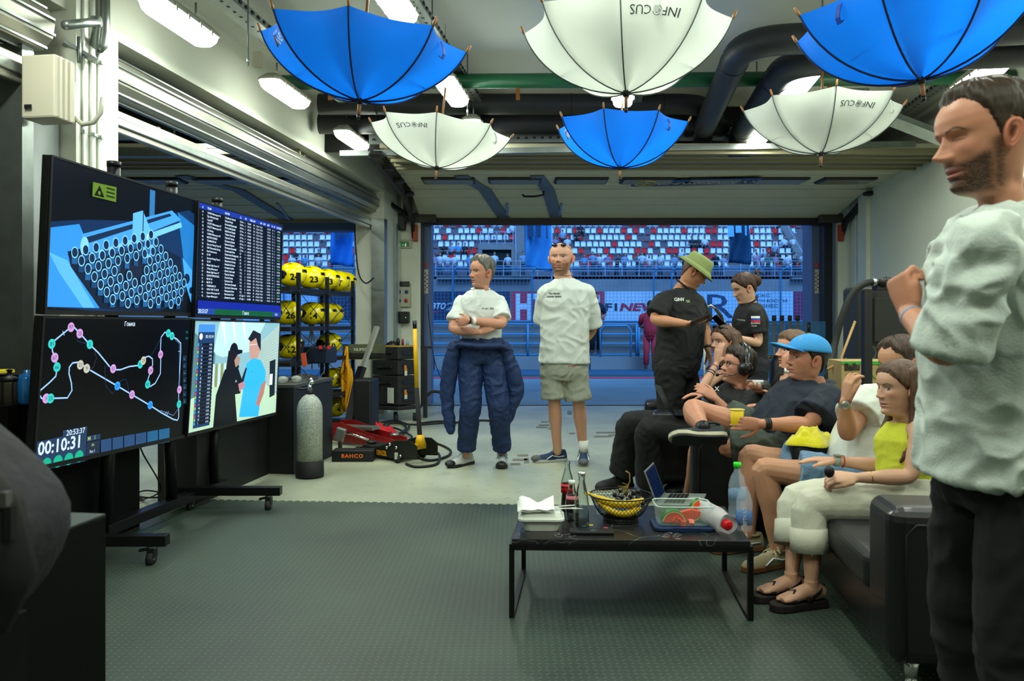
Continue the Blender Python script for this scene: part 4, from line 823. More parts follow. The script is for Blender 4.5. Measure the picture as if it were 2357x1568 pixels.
# stand
M_st = mat('stand_black', '#0d0f11', .4, metal=.4); t = empty('screen_stand', HT(430,1165,0), 'black wheeled floor stand with posts carrying the four televisions', 'stand')
def onTV(px, z): return W(px, 740, z)
bm0, bm1 = HT(235,1222,.10), HT(490,1122,.10); b = MB(); b.bar(bm0, bm1+(bm1-bm0)*.12, .08, .06, M_st); b.build('base_beam', t, bevel=.004)
for (px, ytop, z) in ((262,385,4.30),(395,430,4.95),(500,466,5.62)):
    q = W(px-8, 740, z); fr = (V((q.x,q.y,0))-V((bm0.x,bm0.y,0))); k = max(.02, min(1.02, fr.dot((bm1-bm0))/((bm1-bm0).length**2))); foot = bm0.lerp(bm1, k); top = W(px, ytop, z)
    b = MB(); foot = V((foot.x, foot.y, .12)); mid = V((top.x-.02, top.y, .75)); b.tube([foot, mid], .036, M_st, 14); b.tube([mid, top], .034, M_st, 14); b.lathe([(.036,0),(.036,.03),(0,.03)], top, M_st, 14); b.build('post', t)
for (a, c_) in (((130,1243),(386,1243)),((412,1130),(647,1130))):
    pa, pc = HT(a[0],a[1],.13), HT(c_[0],c_[1],.13); b = MB(); b.bar(pa, pc, .06, .055, M_st); ft = b.build('foot', t, bevel=.003)
    for w_, k in ((pc, .08), (pa, -.08)):
        q = w_+(pa-pc).normalized()*k; cs = MB(); cs.tube([V((q.x,q.y,.105)),V((q.x,q.y,.085))],.022,M_galv,12); cs.box((q.x,q.y,.065),(.035,.05,.05),M_black); cs.bar(V((q.x-.06,q.y-.01,.078)),V((q.x-.015,q.y,.085)),.03,.01,M_black)
        cs.tube([V((q.x-.014,q.y-.01,.037)),V((q.x+.014,q.y-.01,.037))],.036,M_rubber,18); cs.tube([V((q.x-.017,q.y-.01,.037)),V((q.x+.017,q.y-.01,.037))],.009,M_galv,8); cs.build('caster', t)
b = MB()
for cnr in (TL, TR, BL, BR):
    ctr = sum(cnr, V((0,0,0)))/4; b.box(ctr+V((-.085,0,0)), (.07,.5,.3), M_st)
for h in (.80,1.05,1.45,1.75): b.bar(V((TL[0].x-.14,4.0,h)), V((TR[1].x-.14,6.0,h)), .04, .05, M_st)
b.build('mounting_rail', t)
# ---------------- counter, pedestals, bench on the left ----------------
M_cnt = mat('counter_black', '#0e1010', .55, bump=(300,.2,.001)); M_ctop = mat('counter_top', '#3b3d3b', .5)
cnt_z = .725; fr_ = HT(765,1050,0)
def counter(p, L, w, lab, back=0):
    b = MB(); b.prism([p, p-DD*L, p-DD*L-NN*w, p-NN*w], (0,0,.70), M_cnt); o = b.build('counter'); tag(o, lab, 'counter')
    b = MB(); q = p+NN*.01+DD*.01; b.prism([q+V((0,0,.70)), q-DD*(L+.02)+V((0,0,.70)), q-DD*(L+.02)-NN*(w+.02)+V((0,0,.70)), q-NN*(w+.02)+V((0,0,.70))], (0,0,.025), M_ctop); b.build('worktop', o); return o
counter(fr_, .88, .5, 'black counter right of the televisions, behind the grey gas cylinder')
counter(SD(-2.80, 6.1), 1.1, .28, 'lower black counter added to darken the space behind the screen stand')  # extra black block added for the darkness under the televisions
pk_ = HT(243,1187,.74); b = MB(); q = pk_; b.prism([q, q-DD*1.1, q-DD*1.1-NN*.9, q-NN*.9], (0,0,-.735), mat('pedestal_black','#040505',.7,spec=.15)); ped = b.build('pedestal'); tag(ped, 'black box pedestal in the near left corner with a backpack on it', 'pedestal'); b = MB(); b.prism([q+V((0,0,.005)), q-DD*1.1+V((0,0,.005)), q-DD*1.1-NN*.9+V((0,0,.005)), q-NN*.9+V((0,0,.005))], (0,0,-.01), mat('pedestal_top','#2b332d',.5)); b.build('top_panel', ped)
b = MB(); b.box((-1.24,1.09,.37),(.80,.56,.74),mat('pedestal_black')); bagp = b.build('plinth'); tag(bagp, 'black plinth at the bottom left corner under the backpack', 'plinth')
b = MB(); b.sbox(-3.04,-2.84,3.5,4.42,0,.98,mat('pedestal_black')); tag(b.build('dark_cabinet'), 'dark cabinet against the left column behind the screen stand', 'cabinet')
# ---------------- helmets on their rack ----------------
M_yel = mat('helmet_yellow', '#e6d400', .18, coat=.6); M_vis = mat('visor_black', '#08090b', .08, spec=.7); M_grph = mat('graphic_black', '#0c0d0e', .35)
def helmet(p, num, lab, turn=0, dark=False):
    t = empty('racing_helmet', (0,0,0), lab, 'helmet', 'yellow racing helmets on the rack', ); b = MB(); rx, ry, rz = .145, .118, .128; c = V((0,0,.128))
    def S(a, e, k=1.0):                                                 # a azimuth (pi = front, towards -X), e elevation
        f = max(0, -math.cos(a)); ch = .035*f*max(0, math.cos(e*1.4+.9))**2; x = rx*math.cos(e)*math.cos(a)*(1+ch*3); y = ry*math.cos(e)*math.sin(a)*(1-.06*f); z = rz*math.sin(e)
        back = max(0, math.cos(a)); x += .016*back*math.cos(e)*(math.sin(e)+.3)
        q = V((x,y,z))*k; q.z = max(q.z, -.116); return c+q
    E0 = -1.15; b.grid([[S(2*PI*j/36, lerp(E0, PI/2-.001, i/18)) for j in range(36)] for i in range(19)], M_yel, True, True); b.build('shell', t)
    b = MB(); b.grid([[S(lerp(PI-1.25, PI+1.25, j/20), lerp(-.42,.42,i/8)*(1-.35*abs(j/10-1)**3), 1.025) for j in range(21)] for i in range(9)], M_vis); b.build('visor', t, solid=.004)
    b = MB(); b.grid([[S(2*PI*j/24, e, k) for j in range(24)] for e, k in ((E0+.02,1.01),(E0-.12,1.0),(E0-.3,.9))], M_grph, True, True)
    b.grid([[S(lerp(-.65,.65,j/8), e, 1.02) for j in range(9)] for e in (.18,.42)], M_grph, False)
    for s_ in (-1,1): b.poly([S(s_*PI/2+dx, e, 1.012) for dx, e in ((-.5,.93),(-.1,1.10),(.35,1.0),(.0,.95))][::s_], M_grph)
    def wp(x, z, x0=0, z0=0, sgn=-1):
        X = x+x0; Z = z+z0; q = max(0.02, 1-(X/rx)**2-(Z/rz)**2); return c+V((X, sgn*ry*math.sqrt(q)*1.018-.0012*sgn*-1, Z))
    b.text(num, None, None, None, .088, M_grph, 'c', bold=.03, warp=lambda x, z: wp(x, z, .052, -.055))
    b.tube([wp(.02*math.cos(i/10*2*PI), .02*math.sin(i/10*2*PI), -.048, .005) for i in range(10)], .004, M_grph, 5, closed=True)
    b.add([wp(.02*math.cos(i/10*2*PI), .02*math.sin(i/10*2*PI), -.048, .005) for i in range(10)], [tuple(range(10))], M_grph)
    b.tube([wp(x, z, .098, -.088) for x, z in ((-.02,.01),(.025,.014),(.02,-.01),(-.022,-.012))], .0018, M_grph, 4, closed=True)
    b.build('graphics', t); t.location = p; t.rotation_euler = (0,0,turn); return t
SH = [1.575, 1.185, .845, .435, .10]; NM = ['top','second','third','fourth','lowest']
def rackp(px, s, h): p = onS(px, 0, s); p.z = h; return p
for (px, k, num, lab, tr) in [(672,0,'24','numbered 24, nearest one',.05),(716,0,'23','numbered 23',.05),(752,0,'13','numbered 13',.05),(776,0,'7','fourth in line',.1),(792,0,'8','farthest in line',.1),
        (661,1,'26','numbered 26, nearest one',.1),(717,1,'14','with raised black visor',.0),(745,1,'1','behind the black visor',.0),(762,1,'5','farthest one',.0),(664,2,'12','numbered 12',.1),(757,2,'10','numbered 10 behind the dark box',.1),
        (768,3,'3','nearer of two',.2),(784,3,'6','farther of two',.2),(770,4,'4','low behind the counter end',.2)]:
    helmet(rackp(px, -3.28, SH[k]+.012), num, 'yellow racing helmet on the %s rack shelf, %s' % (NM[k], lab), tr)
M_rk = mat('rack_black', '#101214', .45, metal=.3); t = empty('helmet_rack', rackp(720,-3.3,0), 'black metal rack holding the yellow helmets beyond the counter', 'rack')
for px in (628,687,753,812):
    for s_ in (-3.10,-3.48): p = rackp(px, -3.10, 0); q = p+NN*(s_+3.10); b = MB(); b.box((q.x,q.y,.86),(.035,.035,1.72),M_rk,frame(NN,y=DD)); b.build('post', t)
pa, pb = rackp(622,-3.29,0), rackp(812,-3.10,0); dd0 = pa.dot(DD); dd1 = pb.dot(DD)
for h in SH: b = MB(); b.sbox(-3.49,-3.09,dd0,dd1,h-.04,h,M_rk); b.build('shelf', t)
b = MB()
for (a, c_) in ((687,753),(628,687),(753,812)):
    for h0, h1 in ((.845,1.15),(1.185,1.54),(.435,.81)):
        P0, P1 = rackp(a,-3.08,h0), rackp(c_,-3.08,h1); P2, P3 = rackp(a,-3.08,h1), rackp(c_,-3.08,h0); b.tube([P0,P1],.0035,M_rk,4); b.tube([P2,P3],.0035,M_rk,4)
b.build('cross_brace', t)
# things near the rack
def bx(name, lab, cat, c, d, m, R=None, bevel=.006, group=None): b = MB(); b.box(c, d, m, R); return tag(b.build(name, bevel=bevel), lab, cat, group)
RW = frame(NN, y=DD); p = rackp(730,-3.02,cnt_z+.15)
t = empty('tool_case', W(737,815,8.3), 'dark blue tool case with two red latches in front of helmet 10', 'case'); b = MB(); b.box(W(737,817,8.3),(.26,.3,.17),mat('case_navy','#101a2c',.4),RW); b.build('body', t, bevel=.012)
for px in (738,757): b = MB(); b.box(W(px,800,8.12),(.03,.02,.035),mat('latch_red','#c02020',.4)); b.build('latch', t)
b = MB(); b.bar(W(699,785,7.3), W(693,815,7.3), .022,.022,M_black); b.bar(W(698,813,7.3), W(702,843,7.3), .038,.038,mat('orange_plastic')); tag(b.build('hammer'),'tool with orange handle standing on the black counter','tool')
# heap of gloves, goggles, cable on counter
def cloth_heap(name, lab, cat, c, rx, ry, h, m, seed=1, folds=6, n=40, k=18, parent=None):
    b = MB(); P = []
    for i in range(k+1):
        r = []; u = i/k
        for j in range(n):
            a = 2*PI*j/n; rr = u*(1+.22*noise.noise(V((math.cos(a)*1.3+seed, math.sin(a)*1.3, u*.5)))*2); w = noise.noise(V((math.cos(a)*folds*u*.6+seed, math.sin(a)*folds*u*.6, seed)))
            z = h*(1-u**2.2)*(.75+.55*w) + .006 + h*.18*noise.noise(V((a*2.5, u*7+seed, 1)))*(1-u); r.append(V(c)+V((rx*rr*math.cos(a), ry*rr*math.sin(a), max(.002, z))))
        P.append(r)
    P.append([V((p.x,p.y,c[2])) for p in P[-1]]); b.grid(P, m, True, True); o = b.build(name)
    if parent: attach(o, parent); return o
    return tag(o, lab, cat)
g = fr_-DD*.3-NN*.16; cloth_heap('black_cloth','crumpled black cloth lying on the far end of the black counter','cloth',(g.x,g.y,cnt_z),.14,.3,.05,M_black,3)
g = fr_-DD*.72-NN*.12; b = MB(); b.ball((g.x-.04,g.y,cnt_z+.03),(.045,.05,.03),mat('clear_plastic','#b9c0b8',.1,alpha=.45)); b.ball((g.x+.05,g.y+.08,cnt_z+.03),(.045,.05,.03),mat('clear_plastic')); b.bar(V((g.x-.04,g.y,cnt_z+.03)),V((g.x+.05,g.y+.08,cnt_z+.03)),.01,.01,M_black); tag(b.build('goggles'),'clear plastic goggles lying on the black counter beside the televisions','goggles')
# gas cylinder
c = HT(713,1098,0); c.z = 0; t = empty('gas_cylinder', c, 'grey mesh-wrapped diving gas cylinder with black boot on the floor', 'gas cylinder'); R_ = .1
def net_mat():
    m = bpy.data.materials.new('net_grey'); m.use_nodes = True; N = m.node_tree.nodes; L = m.node_tree.links; b = N['Principled BSDF']; b.inputs['Roughness'].default_value = .5
    tc = N.new('ShaderNodeTexCoord'); v = N.new('ShaderNodeTexVoronoi'); v.feature = 'DISTANCE_TO_EDGE'; v.inputs['Scale'].default_value = 110; L.new(tc.outputs['Object'], v.inputs['Vector'])
    r = N.new('ShaderNodeValToRGB'); r.color_ramp.elements[0].position = .04; r.color_ramp.elements[0].color = (*hexc('#adb3a6'),1); r.color_ramp.elements[1].position = .3; r.color_ramp.elements[1].color = (*hexc('#555b54'),1); L.new(v.outputs[0], r.inputs[0]); L.new(r.outputs[0], b.inputs['Base Color'])
    return m
b = MB(); b.lathe([(R_,.0),(R_,.42),(R_*.97,.46),(R_*.85,.50),(R_*.6,.535),(R_*.35,.555),(.03,.56)],c+V((0,0,.10)),net_mat(),32); b.build('tank', t)
b = MB(); b.lathe([(R_+.008,.0),(R_+.012,.02),(R_+.009,.13),(R_,.135)],c,M_rubber,32); b.build('boot', t)
b = MB(); b.lathe([(.028,.0),(.032,.02),(.028,.05),(.02,.06)],c+V((0,0,.645)),M_black,16); b.build('collar', t)
b = MB(); ch = mat('chrome','#cfd2cc',.15,metal=1); b.tube([c+V((0,0,.69)),c+V((0,0,.74))],.016,ch,12); b.tube([c+V((0,0,.745)),c+V((.03,0,.765))],[.02,.017],ch,12); b.tube([c+V((0,0,.71)),c+V((-.06,0,.70)),c+V((-.10,-.01,.705))],.009,M_black,8); b.ball(c+V((.01,0,.775)),.016,ch,n=10,k=8); b.build('valve', t)
# trolley jack with long handle
M_jk = mat('jack_black', '#20241f', .4, metal=.3); M_jy = mat('jack_yellow', '#d9a800', .4); ox, oz = W(812,1060,7.2), W(975,1070,6.75)
a0, a1 = HT(846,1046,0), HT(985,1066,0); d = (a1-a0).normalized(); x = V((d.y,-d.x,0)); t = empty('trolley_jack', (a0+a1)/2, 'black trolley jack with yellow lettering and tall yellow handle', 'jack'); L = (a1-a0).length
for s_ in (-1,1):
    b = MB(); o = a0+x*(.13*s_)-V((0,0,0)); pr = [(0,.03),(0,.09),(.12,.10),(.3,.12),(.42,.16),(.5,.19),(L*.9,.20),(L,.16),(L,.05),(L*.7,.03)]; b.prism([o+d*u+V((0,0,h)) for u, h in pr], x*.012, M_jk); sd = b.build('side_plate', t)
    if s_ == 1:
        for u, h in ((.44,.15),(.52,.13),(.57,.06),(.4,.12)): bb = MB(); bb.lathe([(.016,0),(.016,.012),(0,.014)], o+d*u+V((0,0,h))+x*.012, ch, 10, x); bb.build('bolt', sd)
        bb = MB(); bb.text('DENZEL', a0+x*.144+d*.27+V((0,0,.045)), d, (0,0,1), .06, mat('jack_orange','#c98a18',.4), bold=.03, width=.13); bb.build('lettering', sd)
b = MB(); b.box(a0+d*.3+V((0,0,.09)), (.22,.5,.03), M_jk, frame(x, y=d)); b.build('lifting_arm', t); b = MB(); b.lathe([(.05,0),(.05,.02),(.03,.025)], a0+d*.05+V((0,0,.11)), M_jk, 20); b.build('saddle', t)
for u, s_ in ((.03,1),(.03,-1)): b = MB(); w_ = a0+d*u+x*(.15*s_)+V((0,0,.045)); b.tube([w_-x*.018,w_+x*.018],.044,M_rubber,16); b.build('wheel', t)
for s_ in (1,-1):
    b = MB(); w_ = a0+d*(L*.72)+x*(.16*s_)+V((0,0,.035)); b.tube([w_-x*.012,w_+x*.012],.035,M_rubber,16); b.bar(w_+V((0,0,.0))+x*.015,w_+V((0,0,.06))+x*.015,.03,.006,ch); b.build('caster', t)
hb = a0+d*(L*.88)+V((0,0,.14)); b = MB(); b.tube([hb, hb+V((0,0,.10))],[.055,.03],M_jy,12); b.bar(hb-x*.06,hb+x*.06,.03,.05,M_jy); b.build('handle_socket', t)
h0, h1, h2, h3, h4 = hb+V((0,0,.08)), W(966,1000,hb.y), W(959,893,hb.y), W(955,757,hb.y), W(954,738,hb.y)
b = MB(); b.tube([h0,h1,h2],.021,mat('foam_black','#17181a',.8),12); b.tube([h2,h3],.019,M_jy,12); b.tube([h3,h4],.0185,M_black,12); b.build('handle', t)
# red jack, bag
a0, a1 = HT(770,1032,0), HT(935,1042,0); a0.y += .35; a0 = V((W(770,0,a0.y).x,a0.y,0)); a1.y += .35; a1 = V((W(925,0,a1.y).x,a1.y,0)); d = (a1-a0).normalized(); x = V((d.y,-d.x,0)); L = (a1-a0).length
M_red = mat('jack_red', '#7a0d10', .3, coat=.4); t = empty('trolley_jack', (a0+a1)/2, 'dark red trolley jack on the floor behind the black one', 'jack')
for s_ in (-1,1): b = MB(); o = a0+x*(.12*s_); b.prism([o+d*u+V((0,0,h)) for u, h in [(0,.05),(0,.22),(.15,.23),(.3,.19),(L*.6,.14),(L,.08),(L,.02),(L*.5,.02)]], x*.014, M_red); b.build('side_plate', t)
b = MB(); b.box(a0+d*.28+V((0,0,.17)), (.16,.4,.03), mat('worn_steel','#8a8b84',.35,metal=.7), frame(x, y=d)); b.build('lifting_arm', t); b = MB(); b.tube([a0+d*.14+x*.14+V((0,0,.12)),a0+d*.3+x*.18+V((0,0,.13)),a0+d*.5+x*.18+V((0,0,.08))],.012,ch,8); b.build('grab_bar', t)
b = MB(); b.lathe([(.045,0),(.045,.015),(.02,.02)], a0+d*(L-.08)+V((0,0,.11)), M_galv, 16); b.build('saddle', t)
t = empty('tool_tray', HT(845,1045,0), 'black tool tray with orange BAHCO lettering under the red jack', 'tray'); q = HT(768,1060,0); q2_ = HT(862,1060,0); b = MB(); b.box((q+q2_)/2+V((0,.0,.05)), ((q2_-q).length,.16,.10), M_black); b.build('body', t, bevel=.006)
b = MB(); b.text('BAHCO', W(786,1054,(q.y-.081)), (1,0,0),(0,0,1), .047, mat('bahco_orange','#e06a1c',.4), bold=.03, width=.19, spacing=1.2); b.build('lettering', t)
cloth_heap('red_jacket','crumpled red jacket lying on the floor behind the red jack','jacket',HT(850,1005,0)+V((0,.15,.0)),.36,.2,.15,mat('jacket_red','#b5161c',.7,bump=(8,.5,.02)),7)
b = MB(); b.box(W(783,1000,7.3)+V((0,0,.0)),(.09,.07,.12),mat('worn_steel'),Matrix.Rotation(.3,3,'Y')); b.bar(W(783,1012,7.3),HT(783,1038,0)+V((0,0,.0)),.04,.04,M_dark); tag(b.build('jack_stand', bevel=.01),'small steel jack stand between the counter and the red jacket','jack stand')
# toolbox stack
M_tb = mat('toolbox_black', '#1c1f20', .5); M_tb2 = mat('toolbox_blue', '#141c2a', .45); z = 9.7; cn = W(917,0,z); nl = V((-.55,-.83,0)).normalized(); nr_ = V((.80,-.6,0)).normalized()
c0 = V((cn.x,cn.y,0)); left = V((-.93,.36,0)).normalized(); right = V((.72,.69,0)).normalized(); wl, wr = .37, .30
def H_(y): return CH-(y-HY)/FX*z
t = empty('toolbox_tower', c0, 'tall black stacked toolbox on a wheeled base beside the column', 'toolbox')
def tbox(y0, y1, nm, m, e=0): b = MB(); q = c0-(left+right)*e; l_, r_ = left*(wl+2*e), right*(wr+2*e); b.prism([q+V((0,0,H_(y1))), q+r_+V((0,0,H_(y1))), q+r_+l_+V((0,0,H_(y1))), q+l_+V((0,0,H_(y1)))], (0,0,H_(y0)-H_(y1)), m); return b.build(nm, t, bevel=.012)
for y0, y1, nd in ((799,828,1),(830,864,1),(866,934,3)):
    o = tbox(y0, y1, 'drawer_unit', M_tb); hh = H_((y0+min(y1,y0+36))/2); b = MB(); a = c0+left*(wl*.25)+nl*.012+V((0,0,hh)); e = c0+left*(wl*.75)+nl*.012+V((0,0,hh)); b.tube([a+V((0,0,.02)),a,e,e+V((0,0,.02))],.010,M_black,8); b.build('handle', o)
    for i in range(nd): b = MB(); b.bar(c0+right*(.06)+nr_*.006+V((0,0,H_(y0+14+20*i))),c0+right*(wr-.05)+nr_*.006+V((0,0,H_(y0+14+20*i))),.012,.05,M_tb2); b.build('latch', o)
tbox(936, 945, 'base_plate', M_tb, .03); b = MB(); b.prism([c0-(left+right)*.005+V((0,0,H_(799))), c0+right*(wr+.01)+V((0,0,H_(799))), c0+right*wr+left*wl+V((0,0,H_(799))), c0+left*(wl+.01)+V((0,0,H_(799)))], (0,0,.018), mat('plywood','#a5874c',.6)); b.build('worktop', t)
for q in (c0+left*.03, c0+right*.25, c0+left*.34, c0+left*.3+right*.28): b = MB(); b.tube([q+V((-.02,0,.05)),q+V((.02,0,.05))],.05,M_rubber,16); b.build('wheel', t)
b = MB(); b.box(c0+left*.10+nl*.012+V((0,0,H_(911))),(.005,.10,.19),mat('paper_white','#c4ccc0',.7),frame(nl, z=UP)); b.build('paper_label', t)
for (y, h) in ((853,.12),(908,.10)): b = MB(); b.box(c0+right*.10+nr_*.012+V((0,0,H_(y))),(.004,.045,h),mat('orange_sticker','#c87a20',.6),frame(nr_, z=UP)); b.box(c0+right*.10+nr_*.014+V((0,0,H_(y+7))),(.004,.045,h*.5),mat('paper_white'),frame(nr_, z=UP)); b.build('sticker', t)
for i, (px, r, h, m, nm, lab, cat) in enumerate([(936,.022,.09,M_black,'spray_can','black spray can on the toolbox tower','can'),(925,.016,.08,mat('can_red','#7a2420',.4),'spray_can','dark red spray can on the toolbox tower','can'),(947,.018,.06,mat('jar_pale','#7f98a8',.3),'jar','small pale jar at the right end of the toolbox tower','jar')]):
    q = c0+right*(.06+.07*i)+left*.06; q.z = H_(799)+.018; b = MB(); b.lathe([(r,0),(r,h*.8),(r*.6,h*.88),(r*.6,h),(0,h)],q,m,14); tag(b.build(nm),lab,cat)
cloth_heap('black_glove','crumpled black glove on the wooden top of the toolbox tower','glove',c0+left*.2+right*.12+V((0,0,H_(799)+.018)),.09,.06,.05,M_black,5)
# leaning aluminium pole, yellow overall, tripod, dark bag
b = MB(); b.bar(W(868,752,9.0), W(829,862,8.8), .06,.035,mat('aluminium','#b9bcb6',.35,metal=.7)); b.bar(W(834,845,8.8), W(822,880,8.75), .10,.05,M_black); b.bar(W(822,880,8.75), W(800,985,8.5), .085,.04,M_dark); tag(b.build('leaning_pole'),'aluminium pole with black lower half leaning beside the helmet rack','pole')
b = MB(); b.grid([[W(x0+(x1-x0)*j/8,y,9.15-.06*math.sin(j*1.3+i*.4)) for j in range(9)] for i,(x0,x1,y) in enumerate([(797,799,798),(793,801,815),(788,803,835),(783,812,856),(786,812,880),(788,806,905),(789,800,930),(792,797,948)])],mat('overall_yellow','#c98f00',.8,bump=(10,.5,.02))); tag(b.build('yellow_overall',solid=.02),'yellow overall hanging at the far end of the helmet rack','clothing')
t = empty('tripod', W(718,840,9.6), 'silver camera tripod standing behind the helmet rack', 'tripod')
for q in ((700,845),(735,845),(718,850)): b = MB(); b.tube([W(717,752,9.7),W(q[0],q[1],9.6)],.009,M_galv,6); b.build('leg', t)
b = MB(); b.box(W(717,745,9.7),(.06,.05,.08),M_black); b.build('head', t)
b = MB(); a=W(843,985,8.6); a.z = .31; b.box(a,(.2,.3,.62),mat('dark_case','#0f1113',.5),RW); tag(b.build('dark_case',bevel=.02),'dark upright case between the rack and the toolbox tower','case')
b = MB(); b.box(W(838,810,9.3),(.5,.02,.18),mat('mesh_bag','#4a4f38',.8,bump=(120,.6,.01))); b.box(W(838,818,9.27),(.5,.02,.05),M_black); b.text('NAMISCH' if 0 else 'NUMISCH',W(815,808,9.25),(1,0,0),(0,0,1),.05,mat('paper_white')); tag(b.build('mesh_bag'),'olive mesh bag with white letters hanging behind the aluminium pole','bag')
# cables and hoses
def cable(name, lab, pts, r, m=M_rubber, cat='cable', n=8):
    P = [V(p) for p in pts]; Q = []
    for i in range(len(P)-1):
        a, b_, c_, e = P[max(i-1,0)], P[i], P[i+1], P[min(i+2,len(P)-1)]
        for k in range(6):
            t_ = k/6; Q.append(.5*((2*b_)+(c_-a)*t_+(2*a-5*b_+4*c_-e)*t_*t_+(3*b_-a-3*c_+e)*t_**3))
    Q.append(P[-1]); b = MB(); b.tube(Q, r, m, n); return tag(b.build(name), lab, cat)
cable('air_hose','black hose looping on the floor right of the trolley jack',[HT(x,y,.012) for x,y in ((938,1035),(965,1022),(1000,1020),(1035,1035),(1030,1050),(990,1060),(960,1050),(985,1038),(1010,1045),(1005,1068),(960,1075),(935,1068))],.011)
cable('power_cable','black cables coiled in a heap behind the red jacket',[HT(x,y,.03) for x,y in ((840,975),(880,972),(915,968),(935,985),(910,1000),(880,985),(900,970),(940,978),(930,995),(890,1002),(905,985),(948,1005),(925,1015),(895,990),(900,975),(960,978),(1010,975),(1060,972))],.012)
cable('power_cable','thin black cable crossing the red jacket on the floor',[W(x,y,8.1) for x,y in ((848,990),(880,1000),(905,1012))]+[HT(920,1028,.01),HT(945,1035,.01)],.008)
cable('power_cable','pair of dark cables lying behind the driver\'s legs',[HT(x,y,.012) for x,y in ((965,975),(1010,970),(1060,973),(1110,968),(1160,972))],.013)
cable('power_cable','black cable hanging behind the televisions down to the floor',[V((-2.20,4.7,.62)),V((-2.30,4.9,.45)),V((-2.2,4.95,.2)),HT(330,1150,.01),HT(300,1150,.01),HT(265,1195,.012)],.005)
cable('power_cable','tangled black cables on the floor behind the screen stand',[HT(x,y,.02) for x,y in ((255,1205),(280,1180),(265,1165),(300,1155),(330,1150),(300,1140),(345,1146),(390,1140),(330,1130),(290,1160),(270,1190),(262,1210))],.006)
cable('power_cable','black cord hanging from the ceiling by the grandstand opening on the left',[W(816,500,10.6),W(818,560,10.6),W(826,630,10.5),W(842,652,10.4),W(860,640,10.2)],.009)
b = MB(); b.ball(HT(520,1133,.015)+V((0,0,.01)),(.09,.03,.02),mat('glove_blue','#1a66a8',.6)); tag(b.build('blue_glove'),'blue work glove lying on the floor under the screen stand','glove')
# column boxes
def fwz(px, py, z=11.47): return W(px, py, z)
t = empty('exit_sign', fwz(931,562), 'green emergency exit sign on the white pier', 'sign'); b = MB(); b.box(fwz(931,562),(.22,.04,.12),mat('sign_body','#b4b6a0',.5)); b.build('housing', t, bevel=.01); b = MB(); b.box(fwz(930,562,11.44),(.145,.01,.07),mat('sign_green','#0c5a2c',.4,emit=.25)); f = b.build('face', t)
b = MB(); sw = mat('sign_white','#c8e0c4',.4,emit=.3); o = fwz(920,568,11.43); b.box(o+V((.0,0,.05)),(.01,.003,.01),sw); b.bar(o+V((0,0,.04)),o+V((.005,0,.015)),.008,.003,sw); b.bar(o+V((0,0,.02)),o+V((-.015,0,.0)),.006,.003,sw); b.bar(o+V((0,0,.02)),o+V((.018,0,.005)),.006,.003,sw); b.bar(o+V((-.012,0,.03)),o+V((.016,0,.035)),.005,.003,sw); b.text('EXIT',o+V((.03,0,.012)),(1,0,0),(0,0,1),.025,sw) if 0 else b.box(o+V((.05,0,.025)),(.035,.003,.008),sw); b.box(o+V((.085,0,.025)),(.02,.003,.045),sw); b.build('pictogram', f)
t = empty('socket_panel', fwz(930,690), 'grey distribution panel with three blue sockets and one red socket on the pier', 'socket panel'); b = MB(); b.box(fwz(929,680),(.21,.06,.34),mat('sign_body')); b.box(fwz(929,654,11.43),(.18,.02,.075),mat('panel_window','#2c2e28',.2)); b.build('body', t, bevel=.008)
for px, py, c_ in ((919,672,'#16407a'),(936,672,'#16407a'),(919,693,'#16407a'),(935,692,'#b01818')):
    b = MB(); b.lathe([(.024,0),(.026,.03),(.02,.034)],fwz(px,py,11.44),mat('socket'+c_,c_,.4),16,(0,-1,0)); b.build('socket', t)
bx('control_box','black control box with green light below the socket panel','control box',fwz(929,731,11.4),(.17,.12,.17),M_black,bevel=.015)
b = MB(); b.box(fwz(937,727,11.33),(.03,.02,.12),M_dark); b.box(fwz(934,731,11.32),(.008,.005,.008),mat('led_green','#50ff60',.4,emit=3)); attach(b.build('indicator'), C.objects[[o.name for o in C.objects].index('control_box')])
bx('hanging_motor','black door motor hanging over the exit sign','motor',fwz(925,512,11.4),(.11,.14,.24),M_black,bevel=.02)
b = MB(); b.bar(fwz(937,420,11.2),fwz(940,510,11.35),.12,.08,M_black); b.bar(fwz(900,470,11.0),fwz(945,500,11.2),.05,.05,M_dark); tag(b.build('motor_bracket'),'black bracket holding the door motor at the top of the pier','bracket')
bx('junction_box','cream junction box on the lamp row cable tray','junction box',W(593,138,6.2),(.07,.06,.12),mat('cream_metal'),bevel=.01)
b = MB(); b.bar(W(968,800,10.2),W(996,800,10.2),.03,.03,M_black); b.bar(W(979,800,10.2),HT(979,960,0) if 0 else V((W(979,0,10.2).x,10.2,0)),.05,.05,M_dark); tag(b.build('door_stand'),'black stand post with crossbar beside the left door jamb','stand')
cable('air_hose','thin black hose hanging beside the left jamb',[W(985,700,11.2),W(990,760,11.2),W(1000,830,11.0),W(1016,872,10.8),W(1022,885,10.7)],.006)
cable('floor_pipe','dark pipework curving near the left jamb base',[W(982,912,11.0),W(995,902,11.0),W(1015,905,11.0),W(1022,925,11.0),HT(1024,950,.03)],.02,mat('rusty_black','#2a2220',.6),'pipe')
